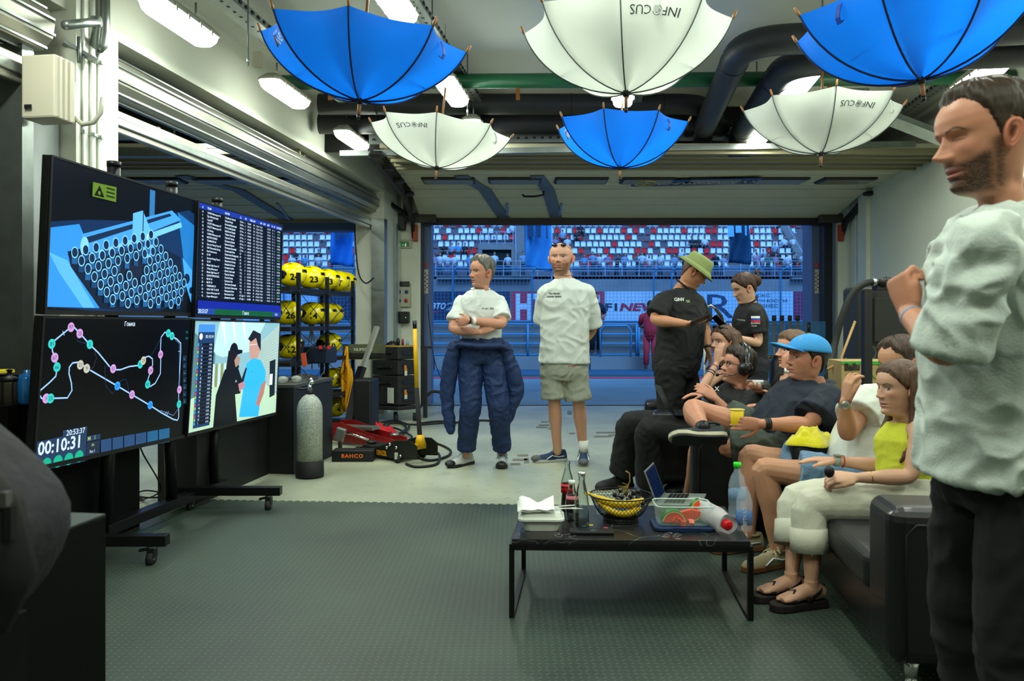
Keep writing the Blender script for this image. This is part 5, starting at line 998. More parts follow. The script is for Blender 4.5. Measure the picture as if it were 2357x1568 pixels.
# left edge: second opening
b = MB(); c = W(12,0,5.0); b.tube([(c.x,c.y,0.05),(c.x,c.y,2.9)],.052,M_green,16); tag(b.build('water_pipe'),'vertical green pipe at the left edge','pipe')
b = MB(); c = W(8,0,4.85); b.tube([(c.x,c.y,.0),(c.x,c.y,1.48)],.05,mat('extinguisher_red','#a01414',.35,coat=.4),16); b.tube([(c.x,c.y,1.48),(c.x,c.y,1.52)],[.05,.02],mat('extinguisher_red'),16)
b.tube([W(-10,604,4.75),W(36,604,4.75)],.014,M_galv,8); b.tube([W(-10,692,4.7),W(32,692,4.7)],.02,M_galv,8); b.bar(W(27,630,4.7),W(27,720,4.7),.03,.03,M_galv); tag(b.build('red_cylinder'),'tall red cylinder with steel valves at the left edge','cylinder')
cable('blue_hose','thin blue hose curling below the valves at the left edge',[W(28,715,4.7),W(22,742,4.6),W(0,752,4.5),W(-20,750,4.5)],.009,mat('hose_blue','#1d4f8c',.4),'hose')
b = MB(); b.bar(W(40,160,5.2),W(40,1000,5.2),.07,.05,mat('grey_post')); tag(b.build('steel_post'),'pale steel post between the green pipe and the shutter guide','post')
t0 = W(40,925,3.95); b = MB(); b.box((t0.x-.16,t0.y,t0.z/2),(.48,.4,t0.z),mat('pedestal_black')); sidet = tag(b.build('side_counter'),'dark side counter at the left edge behind the lower television','counter')
tz = t0.z
t = empty('coffee_press',W(22,925,3.7),'black and steel coffee press on the dark side counter','coffee press'); c = W(22,925,3.85); b = MB(); b.lathe([(.05,0),(.05,.10),(.052,.11)],(c.x,c.y,tz),mat('press_glass','#6a6258',.1,alpha=.6),18); b.build('beaker', t); b = MB(); b.lathe([(.054,0),(.054,.02),(.01,.03),(.01,.05),(.018,.055),(0,.06)],(c.x,c.y,tz+.11),M_black,18)
for i in range(8): a = i*PI/4; b.bar(V((c.x+.055*math.cos(a),c.y+.055*math.sin(a),tz)),V((c.x+.055*math.cos(a),c.y+.055*math.sin(a),tz+.115)),.006,.004,M_black)
b.build('frame', t)
c = W(8,925,4.05); b = MB(); b.lathe([(.05,0),(.05,.15),(.046,.155),(0,.155)],(c.x,c.y,tz),mat('tin_yellow','#d8c400',.4),20); tag(b.build('yellow_tin'),'yellow tin standing behind the coffee press','tin')
c = W(62,925,3.85); b = MB(); bb_ = mat('bottle_blue','#1c66a8',.2,coat=.3); b.lathe([(.035,0),(.04,.01),(.04,.11),(.036,.12),(.036,.14),(.014,.15),(.014,.165),(0,.165)],(c.x,c.y,tz),bb_,20); tag(b.build('drinking_bottle'),'blue drinking bottle on the side counter beside the televisions','bottle')
# backpack on the near pedestal
M_bag = mat('backpack_black', '#1b1a20', .75, bump=(14,.6,.02)); base = V((-.955, 1.27, .742)); t = empty('backpack', base, 'black backpack slumped on the plinth in the bottom left corner', 'backpack')
b = MB(); P = []
for i, (h, a_, c_, dx) in enumerate([(-.0,.0,.0,-.02),(.005,.15,.13,-.02),(.06,.18,.16,-.01),(.15,.205,.165,.02),(.22,.20,.15,.01),(.30,.15,.12,-.02),(.38,.10,.08,-.05),(.41,.0,.0,-.07)]):
    P.append([base+V((dx+a_*math.copysign(abs(math.cos(q))**.7,math.cos(q))*(1+.04*noise.noise(V((q*2,h*9,2)))), c_*math.copysign(abs(math.sin(q))**.7,math.sin(q)), h)) for q in [2*PI*j/28 for j in range(28)]])
b.grid(P, M_bag, True, True); b.build('body', t, sub=1)
b = MB(); b.tube([base+V((.14,-.10,.30)),base+V((.20,-.10,.22)),base+V((.215,-.09,.12)),base+V((.18,-.1,.04))],[(.03,.006)]*4,mat('strap_black','#0c0c0e',.7),8); b.build('strap', t)
b = MB(); b.box(base+V((.205,-.10,.235)),(.012,.016,.022),mat('buckle','#4a4a48',.4)); b.box(base+V((.212,-.10,.20)),(.012,.014,.05),M_black); b.build('buckle', t)
b = MB(); b.tube([base+V((.05+.16*math.cos(q),-.165,.18+.16*math.sin(q))) for q in [i/16*2*PI for i in range(16)]],.005,mat('piping_grey','#4a4838',.7),6,closed=True); b.build('piping', t)
# ---------------- leather sofas ----------------
M_lea = mat('black_leather', '#0c0d0e', .42, bump=(70,.25,.003), coat=.08); M_lea2 = mat('charcoal_leather', '#1a1c1d', .48, bump=(70,.25,.003)); M_seam = mat('leather_seam', '#0b0c0c', .6); M_chr = mat('chrome','#cfd2cc',.15,metal=1)
def rbox(name, parent, o, fr, a0, a1, b0, b1, z0, z1, m, bev=.04):
    """rounded block in the frame fr=(front direction axis n pointing to the sitter's back, along axis d)"""
    n, d = fr; b = MB(); b.prism([o+n*a0+d*b0+V((0,0,z0)), o+n*a1+d*b0+V((0,0,z0)), o+n*a1+d*b1+V((0,0,z0)), o+n*a0+d*b1+V((0,0,z0))], (0,0,z1-z0), m); return b.build(name, parent, bevel=bev, seg=4)
def sofa(o, n, d, length, depth, label, arm=.26, seat=.40, armh=.62, back=.80, arms=(1,1), m=M_lea, nseat=1, legs=True):
    """o: floor corner at the front, near end; n: towards the back; d: along the seat"""
    t = empty('sofa', o+n*(depth/2)+d*(length/2), label, 'sofa'); F = (n, d)
    rbox('base', t, o, F, .02, depth-.02, .02, length-.02, .10, .27, m, .02)
    if arms[0]: a = rbox('armrest', t, o, F, 0, depth, 0, arm, .10, armh, m, .05)
    if arms[1]: rbox('armrest', t, o, F, 0, depth, length-arm, length, .10, armh, m, .05)
    rbox('backrest', t, o, F, depth-.24, depth, arm*arms[0], length-arm*arms[1], .10, back, m, .06)
    s0, s1 = arm*arms[0], length-arm*arms[1]
    for i in range(nseat): rbox('seat_cushion', t, o, F, 0, depth-.22, lerp(s0,s1,i/nseat)+.004, lerp(s0,s1,(i+1)/nseat)-.004, .26, seat, M_lea2 if m is M_lea else m, .035)
    if arms[0]:                                                         # piped seam round the end face
        b = MB(); e = -.002; pts = [o+n*.05+d*e+V((0,0,.12)), o+n*.05+d*e+V((0,0,armh-.09)), o+n*.08+d*e+V((0,0,armh-.055)), o+n*(depth-.08)+d*e+V((0,0,armh-.055)), o+n*(depth-.05)+d*e+V((0,0,armh-.09)), o+n*(depth-.05)+d*e+V((0,0,.12))]
        b.tube(pts, .005, M_seam, 6); b.build('piping', a)
    for u, v in ((.10,.10),(.10,length-.10),(depth-.1,.10),(depth-.1,length-.1)):
        b = MB(); q = o+n*u+d*v; b.tube([q+V((0,0,.012)), q+V((0,0,.11))], .024, M_chr, 16); b.lathe([(.034,0),(.034,.008),(.024,.014)], q, M_chr, 16); b.build('leg', t)
    return t
sA = HT(2050,1536,.10); sA.z = 0; NA = NN.copy(); DA = DD.copy()
sofaA = sofa(sA, NA, DA, 1.72, .92, 'long black leather sofa nearest the camera with the couple on it', nseat=1, armh=.625, back=.78)
oB = V((1.02, 4.52, 0)); dB = V((math.sin(.20), math.cos(.20), 0)); nB = V((dB.y, -dB.x, 0))
sofaB = sofa(oB, nB, dB, 1.0, .88, 'black leather armchair holding the man in the blue cap', arm=.2, armh=.60, back=.82)
oC = V((.98, 5.60, 0)); dC = V((math.sin(.12), math.cos(.12), 0)); nC = V((dC.y, -dC.x, 0))
sofaC = sofa(oC, nC, dC, 1.0, .88, 'black leather armchair holding the man with the headset', arm=.2, armh=.60, back=.82)
cloth_heap('yellow_cloth','crumpled bright yellow microfibre cloth on the sofa armrest','cloth',W(1868,1022,4.12)+V((0,0,.0)),.125,.12,.10,mat('cloth_yellow','#d8cc00',.95,bump=(160,.8,.006),sheen=.5),11)
YC = C.objects[-1]
# ---------------- coffee table ----------------
TH = .335; fl, frt = HT(1178,1241,TH), HT(1727,1246,TH); bl_, br_ = HT(1204,1166,TH), HT(1680,1172,TH)
tx = (frt-fl).normalized(); ty = V((-tx.y, tx.x, 0)); TWd = (frt-fl).length; TD = .62; fl = fl.copy(); shear = tx*.0
tdir = (bl_-fl); tdir.z = 0; tdir = tdir.normalized()
table = empty('coffee_table', fl+tx*TWd/2+tdir*TD/2-V((0,0,TH)), 'low coffee table with black marble top and thin black frame', 'table')
def TP(u, v, z=0): return fl + tx*(u*TWd) + tdir*(v*TD) + V((0,0,z))   # on the table top
def marble():
    m = bpy.data.materials.new('black_marble'); m.use_nodes = True; N = m.node_tree.nodes; L = m.node_tree.links; b = N['Principled BSDF']; b.inputs['Roughness'].default_value = .28
    tc = N.new('ShaderNodeTexCoord'); nz = N.new('ShaderNodeTexNoise'); nz.inputs['Scale'].default_value = 3; nz.inputs['Detail'].default_value = 3; L.new(tc.outputs['Object'], nz.inputs['Vector'])
    mx = N.new('ShaderNodeMix'); mx.data_type = 'RGBA'; mx.inputs[0].default_value = .5; L.new(tc.outputs['Object'], mx.inputs[6]); L.new(nz.outputs[1], mx.inputs[7])
    v = N.new('ShaderNodeTexVoronoi'); v.feature = 'DISTANCE_TO_EDGE'; v.inputs['Scale'].default_value = 5.5; L.new(mx.outputs[2], v.inputs['Vector'])
    r = N.new('ShaderNodeValToRGB'); r.color_ramp.elements[0].position = .0; r.color_ramp.elements[0].color = (.28,.28,.27,1); r.color_ramp.elements[1].position = .006; r.color_ramp.elements[1].color = (.012,.012,.013,1); L.new(v.outputs[0], r.inputs[0]); L.new(r.outputs[0], b.inputs['Base Color']); return m
b = MB(); b.prism([TP(0,0,-.022),TP(1,0,-.022),TP(1,1,-.022),TP(0,1,-.022)], (0,0,.022), marble()); b.build('tabletop', table, bevel=.002)
M_fr = mat('frame_black', '#0d0e0f', .4, metal=.3); T_ = .022
b = MB()
for (u, v), (u2, v2) in (((0,0),(1,0)),((0,1),(1,1)),((0,0),(0,1)),((1,0),(1,1))): b.bar(TP(u,v,-.033), TP(u2,v2,-.033), T_, T_, M_fr)
b.build('frame', table)
for u in (0,1):
    for v in (0,1): b = MB(); q = TP(u,v); q0 = V((q.x,q.y,.011)); b.bar(q0, V((q.x,q.y,TH-.033)), T_, T_, M_fr, up=ty); b.build('leg', table)
    b = MB(); p, q = TP(u,0), TP(u,1); b.bar(V((p.x,p.y,.011)), V((q.x,q.y,.011)), T_, T_, M_fr); b.build('floor_bar', table)
def onT(px, py): return HT(px, py, TH)
M_glass = mat('clear_glass', '#eef6f2', .02, trans=1.0, ior=1.45); M_glass2 = mat('thick_glass', '#bcd8c8', .05, alpha=.22, spec=1.0); M_pet = mat('clear_pet', '#c8dcec', .08, alpha=.22, spec=1.0)
# foam box, napkins, fork
p = onT(1246,1222)+ty*.05; t = empty('takeout_box', p, 'white foam takeout box on the left end of the coffee table', 'box'); M_foam = mat('foam_white', '#dfe3d8', .6)
def rr(cx, cy, w, d_, z, r=.03, n=5): return [V((cx,cy,z))+tx*(sx*(w/2-r)+r*math.cos(a))+ty*(sy*(d_/2-r)+r*math.sin(a)) for sx, sy, a0 in ((1,1,0),(-1,1,PI/2),(-1,-1,PI),(1,-1,1.5*PI)) for a in [a0+PI/2*i/n for i in range(n+1)]]
def stackg(b, rings, m, cap0=True, cap1=True):
    b.grid(rings, m, False, True)
    if cap0: b.add(rings[0], [tuple(range(len(rings[0])-1,-1,-1))], m)
    if cap1: b.add(rings[-1], [tuple(range(len(rings[-1])))], m)
X, Y, Z = p.x, p.y, p.z
b = MB(); stackg(b, [rr(X,Y,.145,.12,Z+.001), rr(X,Y,.16,.135,Z+.03), rr(X,Y,.185,.155,Z+.046), rr(X,Y,.20,.17,Z+.048), rr(X,Y,.20,.17,Z+.053)], M_foam); b.build('base', t)
b = MB(); stackg(b, [rr(X,Y,.20,.17,Z+.055), rr(X,Y,.19,.16,Z+.058), rr(X,Y,.165,.135,Z+.078), rr(X,Y,.15,.12,Z+.082)], M_foam); b.build('lid', t)
b = MB(); o = V((X-.02,Y-.01,Z+.085)); R3 = random.Random(5)
for k in range(3):
    P = [[o+V((lerp(-.085,.06,i/8)+.008*k, lerp(-.07,.06,j/6), .004+.004*k+.035*max(0,(j/6-.45))*(1+math.sin(i*.7+k))*.9+.006*noise.noise(V((i*.6,j*.8,k*3))))) for i in range(9)] for j in range(7)]; b.grid(P, mat('napkin_white','#e9ece4',.8))
tag(b.build('napkin', solid=.001), 'crumpled white paper napkins lying on the foam box', 'napkin')
b = MB(); a = V((X+.02,Y-.02,Z+.088)); e = a+tx*.16+V((0,0,.004)); b.bar(a, a.lerp(e,.7), .008,.003, M_foam); b.bar(a.lerp(e,.7), e, .020,.003, M_foam)
b.bar(a+ty*.03, a+ty*.025+tx*.145+V((0,0,.012)), .009,.003, M_foam); tag(b.build('plastic_cutlery'), 'white plastic fork and knife sticking out over the foam box', 'cutlery')
# bottles
def bottle(px, py, prof, m, lab, name='glass_bottle', liquid=None, label_=None, cap=None, n=24):
    p = onT(px, py); t = empty(name, p, lab, 'bottle'); b = MB(); b.lathe(prof, p, m, n); b.build('body', t, solid=.0022 if m is M_glass else 0)
    if liquid: b = MB(); b.lathe([(r*.93, h) for r, h in liquid[0]]+[(0,liquid[0][-1][1])], p, mat(*liquid[1]), n); b.build('liquid', t)
    if label_: b = MB(); b.lathe([(label_[2],label_[0]),(label_[2],label_[1])], p, mat(*label_[3]), n); l = b.build('label', t); return t, p, l
    if cap: b = MB(); b.lathe([(cap[2],cap[0]),(cap[2],cap[1]),(0,cap[1])], p, mat(*cap[3]), 18); b.build('cap', t)
    return t, p, None
cprof = [(.027,.002),(.030,.01),(.030,.055),(.027,.085),(.030,.115),(.029,.135),(.022,.165),(.013,.195),(.011,.225),(.0135,.228),(.0135,.236)]
t, p, l = bottle(1306,1176, cprof, M_glass, 'small glass cola bottle, dark drink in the lower half, red label', liquid=([(.03,.006),(.03,.055),(.027,.085),(.0275,.088)],('cola','#120605',.1)), label_=(.088,.132,.0308,('label_red','#c01422',.5)))
t, p, l = bottle(1316,1198, [(.025,.002),(.028,.01),(.028,.08),(.024,.11),(.016,.14),(.012,.165),(.012,.17)], M_glass, 'small water bottle with white cap and pink label, behind the tall glass one', name='plastic_bottle', label_=(.055,.115,.0265,('label_pink','#b06068',.5)))
b = MB(); b.lathe([(.015,.165),(.015,.182),(0,.182)], p, mat('cap_white','#dfe4dc',.4), 16); attach(b.build('cap'), t)
t, p, l = bottle(1339,1215, [(.028,.002),(.031,.008),(.031,.10),(.028,.13),(.018,.18),(.013,.205),(.0125,.235)], M_glass, 'tall clear glass bottle with silver cap, nearly empty', liquid=([(.03,.006),(.031,.038)],('water','#b89a90',.05,0,0,0,1.33,.4)), cap=(.228,.246,.0165,('cap_silver','#c8ccc8',.25,.9)))
t, p, l = bottle(1697,1192, [(.036,.002),(.040,.012),(.040,.05),(.037,.06),(.040,.07),(.040,.12),(.038,.135),(.040,.15),(.030,.19),(.015,.215),(.014,.232)], M_pet, 'taller plastic water bottle with bright green cap', name='plastic_bottle', label_=(.085,.13,.0405,('label_water','#6f93b8',.5,0,0,0,1.45,.5)))
b = MB(); b.lathe([(.0175,.232),(.0175,.255),(0,.256)], p, mat('cap_green','#20d020',.4), 18); attach(b.build('cap'), t)
t, p, l = bottle(1713,1222, [(.030,.002),(.034,.01),(.034,.06),(.031,.07),(.034,.08),(.034,.13),(.024,.165),(.015,.18),(.015,.19)], M_pet, 'smaller uncapped plastic water bottle in front of the green-capped one', name='plastic_bottle', label_=(.03,.085,.0345,('label_blue','#2a66a8',.5,0,0,0,1.45,.6)))
b = MB(); w_ = mat('lettering_white','#d8e6ee',.4); b.text('SVYATKAL' if 0 else 'ВЯТКАЛ', V((p.x+.0,p.y-.037,p.z+.03)), (0,0,1), (-1,0,0), .022, w_, width=.075); attach(b.build('lettering'), t)
# lying bottle with red cap in a net wrap
p = onT(1662,1226)+V((0,0,.045)); t = empty('plastic_bottle', p, 'plastic bottle lying in white netting, red cap towards the camera', 'bottle'); ax = V((.30,-.80,-.10)).normalized()
b = MB(); b.lathe([(.0,-.17),(.034,-.165),(.037,-.14),(.037,-.02),(.030,.0),(.016,.02)], p-ax*.02, M_pet, 20, ax); b.build('body', t)
b = MB(); b.lathe([(.0215,.02),(.0215,.046),(.018,.05),(0,.05)], p-ax*.0, mat('cap_red','#d41420',.35), 24, ax); b.build('cap', t)
b = MB(); Mn = mat('net_white','#d8d2d2',.6,alpha=.55); P = [[p+ax*u+(ax.orthogonal().normalized()*math.cos(q)+ax.cross(ax.orthogonal().normalized())*math.sin(q))*(r*(1+.10*math.sin(3*q+u*30))) for q in [i*2*PI/24 for i in range(24)]] for u, r in ((-.21,.008),(-.18,.035),(-.12,.046),(-.05,.048),(.0,.044),(.04,.046))]
b.grid(P, Mn, True, True); b.build('netting', t)
# wire fruit bowl with bananas and grapes
c = onT(1431,1203)+ty*.04; t = empty('fruit_bowl', c, 'black wire mesh fruit bowl holding bananas and grapes', 'bowl'); M_wb = mat('wire_black','#0a0b0c',.35,metal=.4)
def bprof(h): return .075+.065*(h/.10)**.55
b = MB(); n = 44
for s_ in (-1,1):
    for i in range(n): a0 = 2*PI*i/n; b.tube([c+V((bprof(h)*math.cos(a0+s_*h*7),bprof(h)*math.sin(a0+s_*h*7),.018+h)) for h in [k/7*.10 for k in range(8)]], .0011, M_wb, 3, cap=False)
b.build('wire_mesh', t)
for r, h in ((.142,.118),(.075,.018),(.078,.004)): b = MB(); b.tube([c+V((r*math.cos(a),r*math.sin(a),h)) for a in [i*2*PI/40 for i in range(40)]], .003, M_wb, 6, closed=True); b.build('rim', t)
b = MB(); b.lathe([(.078,.0),(.078,.018)], c, M_wb, 30); b.lathe([(0,.017),(.074,.018)], c, M_wb, 30); b.build('foot', t)
M_ban = mat('banana_yellow', '#d8b520', .45, var=(20,.3,'#b08a1a')); M_tip = mat('banana_tip', '#2e2410', .7)
def banana(a, m_, e, r, lab):
    P = [a*(1-u)**2+m_*2*u*(1-u)+e*u*u for u in [i/12 for i in range(13)]]; t = empty('banana', m_, lab, 'fruit', 'bananas in the wire bowl')
    b = MB(); b.tube(P, [r*(.35+.65*min(1,math.sin(PI*min(max(i/12,.02),.98))*2.2)) for i in range(13)], M_ban, 7); b.build('peel', t)
    b = MB(); b.tube([P[0]+(P[0]-P[1]).normalized()*.025, P[0]], [.006,.008], M_ban, 6); b.ball(P[0]+(P[0]-P[1]).normalized()*.026, .006, M_tip, n=6, k=4); b.ball(P[-1], .006, M_tip, n=6, k=4); b.build('stem', t)
banana(c+V((-.135,.0,.115)), c+V((.0,-.06,.055)), c+V((.10,-.02,.10)), .018, 'long banana across the front of the bowl, stem end raised')
banana(c+V((-.09,-.03,.075)), c+V((0,-.08,.01)), c+V((.085,-.03,.065)), .016, 'banana lying under the long one in the bowl')
banana(c+V((-.06,.02,.055)), c+V((0,-.04,.0)), c+V((.07,.02,.055)), .016, 'banana at the bottom of the bowl')
M_gr = mat('grape_dark', '#15121c', .3, coat=.3); M_st_ = mat('grape_stem', '#8a7a30', .7); R4 = random.Random(9); gi = 0
GP = []
for k in range(60):
    q = c+V((R4.uniform(-.04,.11), R4.uniform(.0,.09), R4.uniform(.06,.135)))
    if (q-c-V((.04,.04,.09))).length > .07 or any((q-o_).length < .019 for o_ in GP): continue
    GP.append(q)
g0 = None
for q in GP[:26]:
    if g0 is None: b = MB(); b.ball((0,0,0), (.0105,.0105,.012), M_gr, n=12, k=8); g0 = b.build('grape'); o = g0
    else: o = g0.copy(); C.objects.link(o)
    o.location = q; tag(o, 'dark purple grape in the bunch lying in the wire bowl', 'fruit', 'grapes in the bowl')
b = MB(); s0 = c+V((.03,.03,.10)); b.tube([s0, s0+V((.0,-.01,.04)), s0+V((.015,-.01,.075)), s0+V((.012,-.01,.11)), s0+V((-.005,-.01,.12))], [.003,.003,.0025,.003,.004], M_st_, 6)
for i in range(14): q = s0+V((R4.uniform(-.05,.01),R4.uniform(-.02,.02),R4.uniform(.01,.06))); b.tube([s0+V((0,-.01,.03)).lerp(V((.01,-.01,.06)),R4.random()), q], .0015, M_st_, 4); b.ball(q, .003, mat('stem_brown','#4a3018',.7), n=6, k=4)
tag(b.build('dried_stalk'), 'bare branched grape stem standing up out of the fruit bowl', 'stem')
# glass trays
def gtray(cx, cy, w, d_, h, lab, base=None, z=None):
    p = onT(cx, cy) if z is None else z; t = empty('glass_container', p, lab, 'container'); X, Y, Z = p.x, p.y, p.z; b = MB()
    b.grid([rr(X,Y,w*.90,d_*.88,Z+.004), rr(X,Y,w*.95,d_*.94,Z+h*.7), rr(X,Y,w,d_,Z+h*.8), rr(X,Y,w,d_,Z+h)], M_glass2, True, True); b.add(rr(X,Y,w*.90,d_*.88,Z+.004), [tuple(range(24))], M_glass2); b.build('walls', t)
    b = MB(); R_ = rr(X,Y,w,d_,Z+h); b.tube(R_, .004, mat('glass_rim','#cfe4d6',.1,alpha=.75,spec=1), 6, closed=True); b.build('rim', t); return t, p
t, p = gtray(1415,1182, .19,.14,.075, 'empty rectangular glass container behind the fruit bowl')
t, p = gtray(1570,1212, .245,.165,.085, 'rectangular glass container with watermelon slices on a dark blue lid'); p0 = p
b = MB(); stackg(b, [rr(p.x,p.y,.255,.185,p.z+.0005), rr(p.x,p.y,.265,.195,p.z+.004), rr(p.x,p.y,.265,.195,p.z+.014), rr(p.x,p.y,.24,.17,p.z+.018)], mat('lid_blue','#122a4e',.4)); b.box(p-ty*.098+V((0,0,.010)),(.12,.012,.016),mat('lid_blue'),frame(tx,y=ty)); lid = b.build('container_lid'); tag(lid, 'dark blue snap lid lying under the glass container of watermelon', 'lid')
t.location.z += .018
b = MB(); M_wm = mat('melon_flesh','#e2512e',.4,bump=(40,.6,.005)); M_rd = mat('melon_rind','#1f5a1e',.4,var=(30,.6,'#3f8a30')); M_rw = mat('melon_white','#c8cf88',.5)
def melon(c, dx, L, R, a0, a1, lab, tilt=0):
    """wedge of melon: flesh with pale and green rind along the arc"""
    t = empty('watermelon_slice', c, lab, 'fruit', 'watermelon slices'); dx = V(dx).normalized(); z = V((0,-math.sin(tilt),math.cos(tilt))); y = z.cross(dx)
    def A(r, a): return c+dx*(r*math.cos(a))+z*(r*math.sin(a))
    n = 14
    for (r0, r1, m, nm) in ((.0,R*.86,M_wm,'flesh'),(R*.86,R*.95,M_rw,'pith'),(R*.95,R,M_rd,'rind')):
        b = MB(); pts = [A(r1,lerp(a0,a1,i/n)) for i in range(n+1)]+([A(r0,lerp(a1,a0,i/n)) for i in range(n+1)] if r0 else [c]); b.prism(pts, y*L, m); b.build(nm, t)
    return t
zz = p0.z+.026
melon(V((p0.x-.045,p0.y-.05,zz+.0)), (1,0,0), .05, .055, .0, PI*.95, 'watermelon slice standing at the left of the container').rotation_euler = (0,0,0)
melon(V((p0.x+.035,p0.y-.03,zz+.055)), (1,0,0), .025, .055, PI*1.08, PI*1.92, 'watermelon slice with green rind down, right of the container')
melon(V((p0.x+.085,p0.y+.01,zz+.045)), (1,.3,0), .02, .05, PI*.55, PI*1.1, 'thin curved watermelon slice leaning in the container corner')
b = MB()
for i in range(22): q = V((p0.x-.02+R4.uniform(-.03,.05), p0.y-.03+R4.uniform(-.03,.03), zz+R4.uniform(.0,.03))); b.box(q,(R4.uniform(.012,.025),)*3,M_wm,Matrix.Rotation(R4.uniform(0,3),3,V((R4.random(),R4.random(),R4.random())).normalized()))
tag(b.build('melon_pieces'), 'broken red watermelon pieces in the middle of the container', 'fruit', kind='stuff')
# stickered black case on the front edge
p = onT(1362,1228); b = MB(); b.box(p+V((0,0,.008)),(.185,.065,.014),mat('case_black','#151617',.4),frame(tx,y=ty)); t = b.build('stickered_case', bevel=.005); tag(t, 'thin black case with round stickers at the front edge of the table', 'case')
def flatdisk(px, py, r, m, h): b = MB(); q = onT(px,py)+V((0,0,h)); b.lathe([(0,0),(r,0)], q, m, 20); return b
for px, py, c_ in ((1344,1223,'#2f6a80'),(1360,1221,'#d8c820'),(1394,1227,'#a03040')):
    b = MB(); q = onT(px,py-4)+V((0,0,-.0)); b.lathe([(0,.0008),(.011,.0006),(.011,0)], V((q.x,q.y,p.z+.0155)), mat('sticker'+c_,c_,.4), 16); b.build('sticker', t)
b = MB(); b.text('rAN', V((p.x-.005,p.y-.012,p.z+.0157)), tx, ty, .012, mat('paper_white')); b.build('lettering', t)
# laptop standing open behind the table (right part) 
def laptop(hinge0, hinge1, lid_dir, key_dir, lab, m, glow, H=.21, D_=.21, flip=1):
    t = empty('laptop', (hinge0+hinge1)/2, lab, 'laptop'); w = hinge1-hinge0; n = w.cross(lid_dir).normalized()*flip
    b = MB(); b.prism([hinge0,hinge1,hinge1+lid_dir*H,hinge0+lid_dir*H], n*.006, m); l = b.build('lid', t, bevel=.002)
    b = MB(); o = n*-.0008; b.poly([hinge0+w*.04+lid_dir*H*.05+o,hinge1-w*.04+lid_dir*H*.05+o,hinge1-w*.04+lid_dir*H*.95+o,hinge0+w*.04+lid_dir*H*.95+o], glow); b.build('display', l)
    b = MB(); k = w.cross(key_dir).normalized(); k = k if k.z > 0 else -k; b.prism([hinge0,hinge1,hinge1+key_dir*D_,hinge0+key_dir*D_], -k*.009, m); bs = b.build('keyboard_base', t, bevel=.002)
    b = MB(); 
    for i in range(12):
        for j in range(5): q = hinge0+w*(.08+.07*i)+key_dir*(.03+.02*j)+k*.001; b.prism([q,q+w*.06,q+w*.06+key_dir*.016,q+key_dir*.016], k*.0015, M_black)
    b.prism([hinge0+w*.35+key_dir*.14+k*.0005,hinge0+w*.65+key_dir*.14+k*.0005,hinge0+w*.65+key_dir*.19+k*.0005,hinge0+w*.35+key_dir*.19+k*.0005], k*.0008, mat('trackpad','#8d9294',.4)); b.build('key', bs, kind='stuff')
    return t, l
M_alu = mat('laptop_silver','#a4aaa6',.35,metal=.7); M_dkl = mat('laptop_grey','#26292b',.4,metal=.5)
h0 = onT(1512,1166)+V((0,0,.012)); h1 = h0+V((.09,.25,0)); laptop(h0, h1, V((-.34,.05,.93)).normalized(), V((1,-.08,0)).normalized(), 'open silver laptop on the far right side of the coffee table', M_alu, mat('laptop_screen','#0e1f44',.15,emit=.15), H=.17, flip=-1)
# ---------------- right side equipment ----------------
t = empty('speaker_case', W(2040,900,6.6), 'black equipment case with a small dark monitor against the right wall', 'case'); z = 6.7
b = MB(); p0_, p1_ = W(1980,905,z), W(2112,658,z); b.box(((p0_.x+p1_.x)/2,z+.2,p1_.z/2),(p1_.x-p0_.x,.35,p1_.z),mat('case_charcoal','#191b1b',.5)); b.build('body', t, bevel=.04, seg=4)
b = MB(); p0_, p1_ = W(2013,788,z-.04), W(2108,685,z-.04); b.box(((p0_.x+p1_.x)/2,z-.02,(p0_.z+p1_.z)/2),(p1_.x-p0_.x,.04,p1_.z-p0_.z),mat('monitor_dark','#161819',.35)); b.build('monitor', t, bevel=.008)
b = MB(); q = W(2008,812,z-.03); b.tube([q+V((.03*math.cos(a),0,.05*math.sin(a))) for a in [i*PI/8 for i in range(16)]], .003, mat('chalk','#5a605c',.8), 5, closed=True); b.build('chalk_mark', t)

cable('hose','thick black hose arching down from the equipment case',[W(2022,650,6.6),W(1990,653,6.5),W(1960,680,6.5),W(1938,730,6.5),W(1922,790,6.5),W(1910,850,6.4),W(1900,900,6.4),V((W(1895,0,6.4).x,6.4,.05))],.028,M_rubber,'hose',12)
b = MB(); b.tube([W(2005,650,6.55),W(2050,652,6.5)],.03,M_black,12); b.tube([W(2030,652,6.5),W(2042,646,6.45)],.035,M_black,12); b.ball(W(2048,648,6.45),.035,M_black); b.tube([W(2010,650,6.53),W(2018,650,6.53)],.033,M_galv,12); b.box(W(2030,663,6.55),(.12,.1,.04),M_black); tag(b.build('hose_nozzle'),'black hose nozzle with steel collar on top of the equipment case','nozzle')
b = MB(); x_ = W(1995,0,5.6).x; b.box((x_,5.6,.7+.03),(.055,.055,1.46),mat('post_black','#0f1112',.4)); tag(b.build('black_post'),'square black post standing in front of the cardboard box','post')
b = MB(); x_ = W(1930,0,6.3).x; b.box((x_,6.3,.47),(.09,.07,.92),mat('post_black')); tag(b.build('short_post'),'short thick black post behind the man in the blue cap','post')
b = MB(); b.tube([W(1968,740,6.5),W(1938,820,6.4),V((W(1900,0,6.3).x,6.3,.05))],.011,mat('wood_stick','#9a7a48',.6),8); b.tube([W(1948,828,6.3),W(1905,850,6.2)],.012,mat('wood_stick'),8); tag(b.build('broom_stick'),'wooden broom stick leaning between the hose and the box','stick')
t = empty('cardboard_box', W(2000,870,6.0), 'brown cardboard heater box with green top edge and black Ballu lettering', 'box'); M_cb = mat('cardboard','#a08a5a',.8); z = 6.0
A_, B_, C_ = W(1937,832,z), W(1990,825,z), W(2120,806,z); 
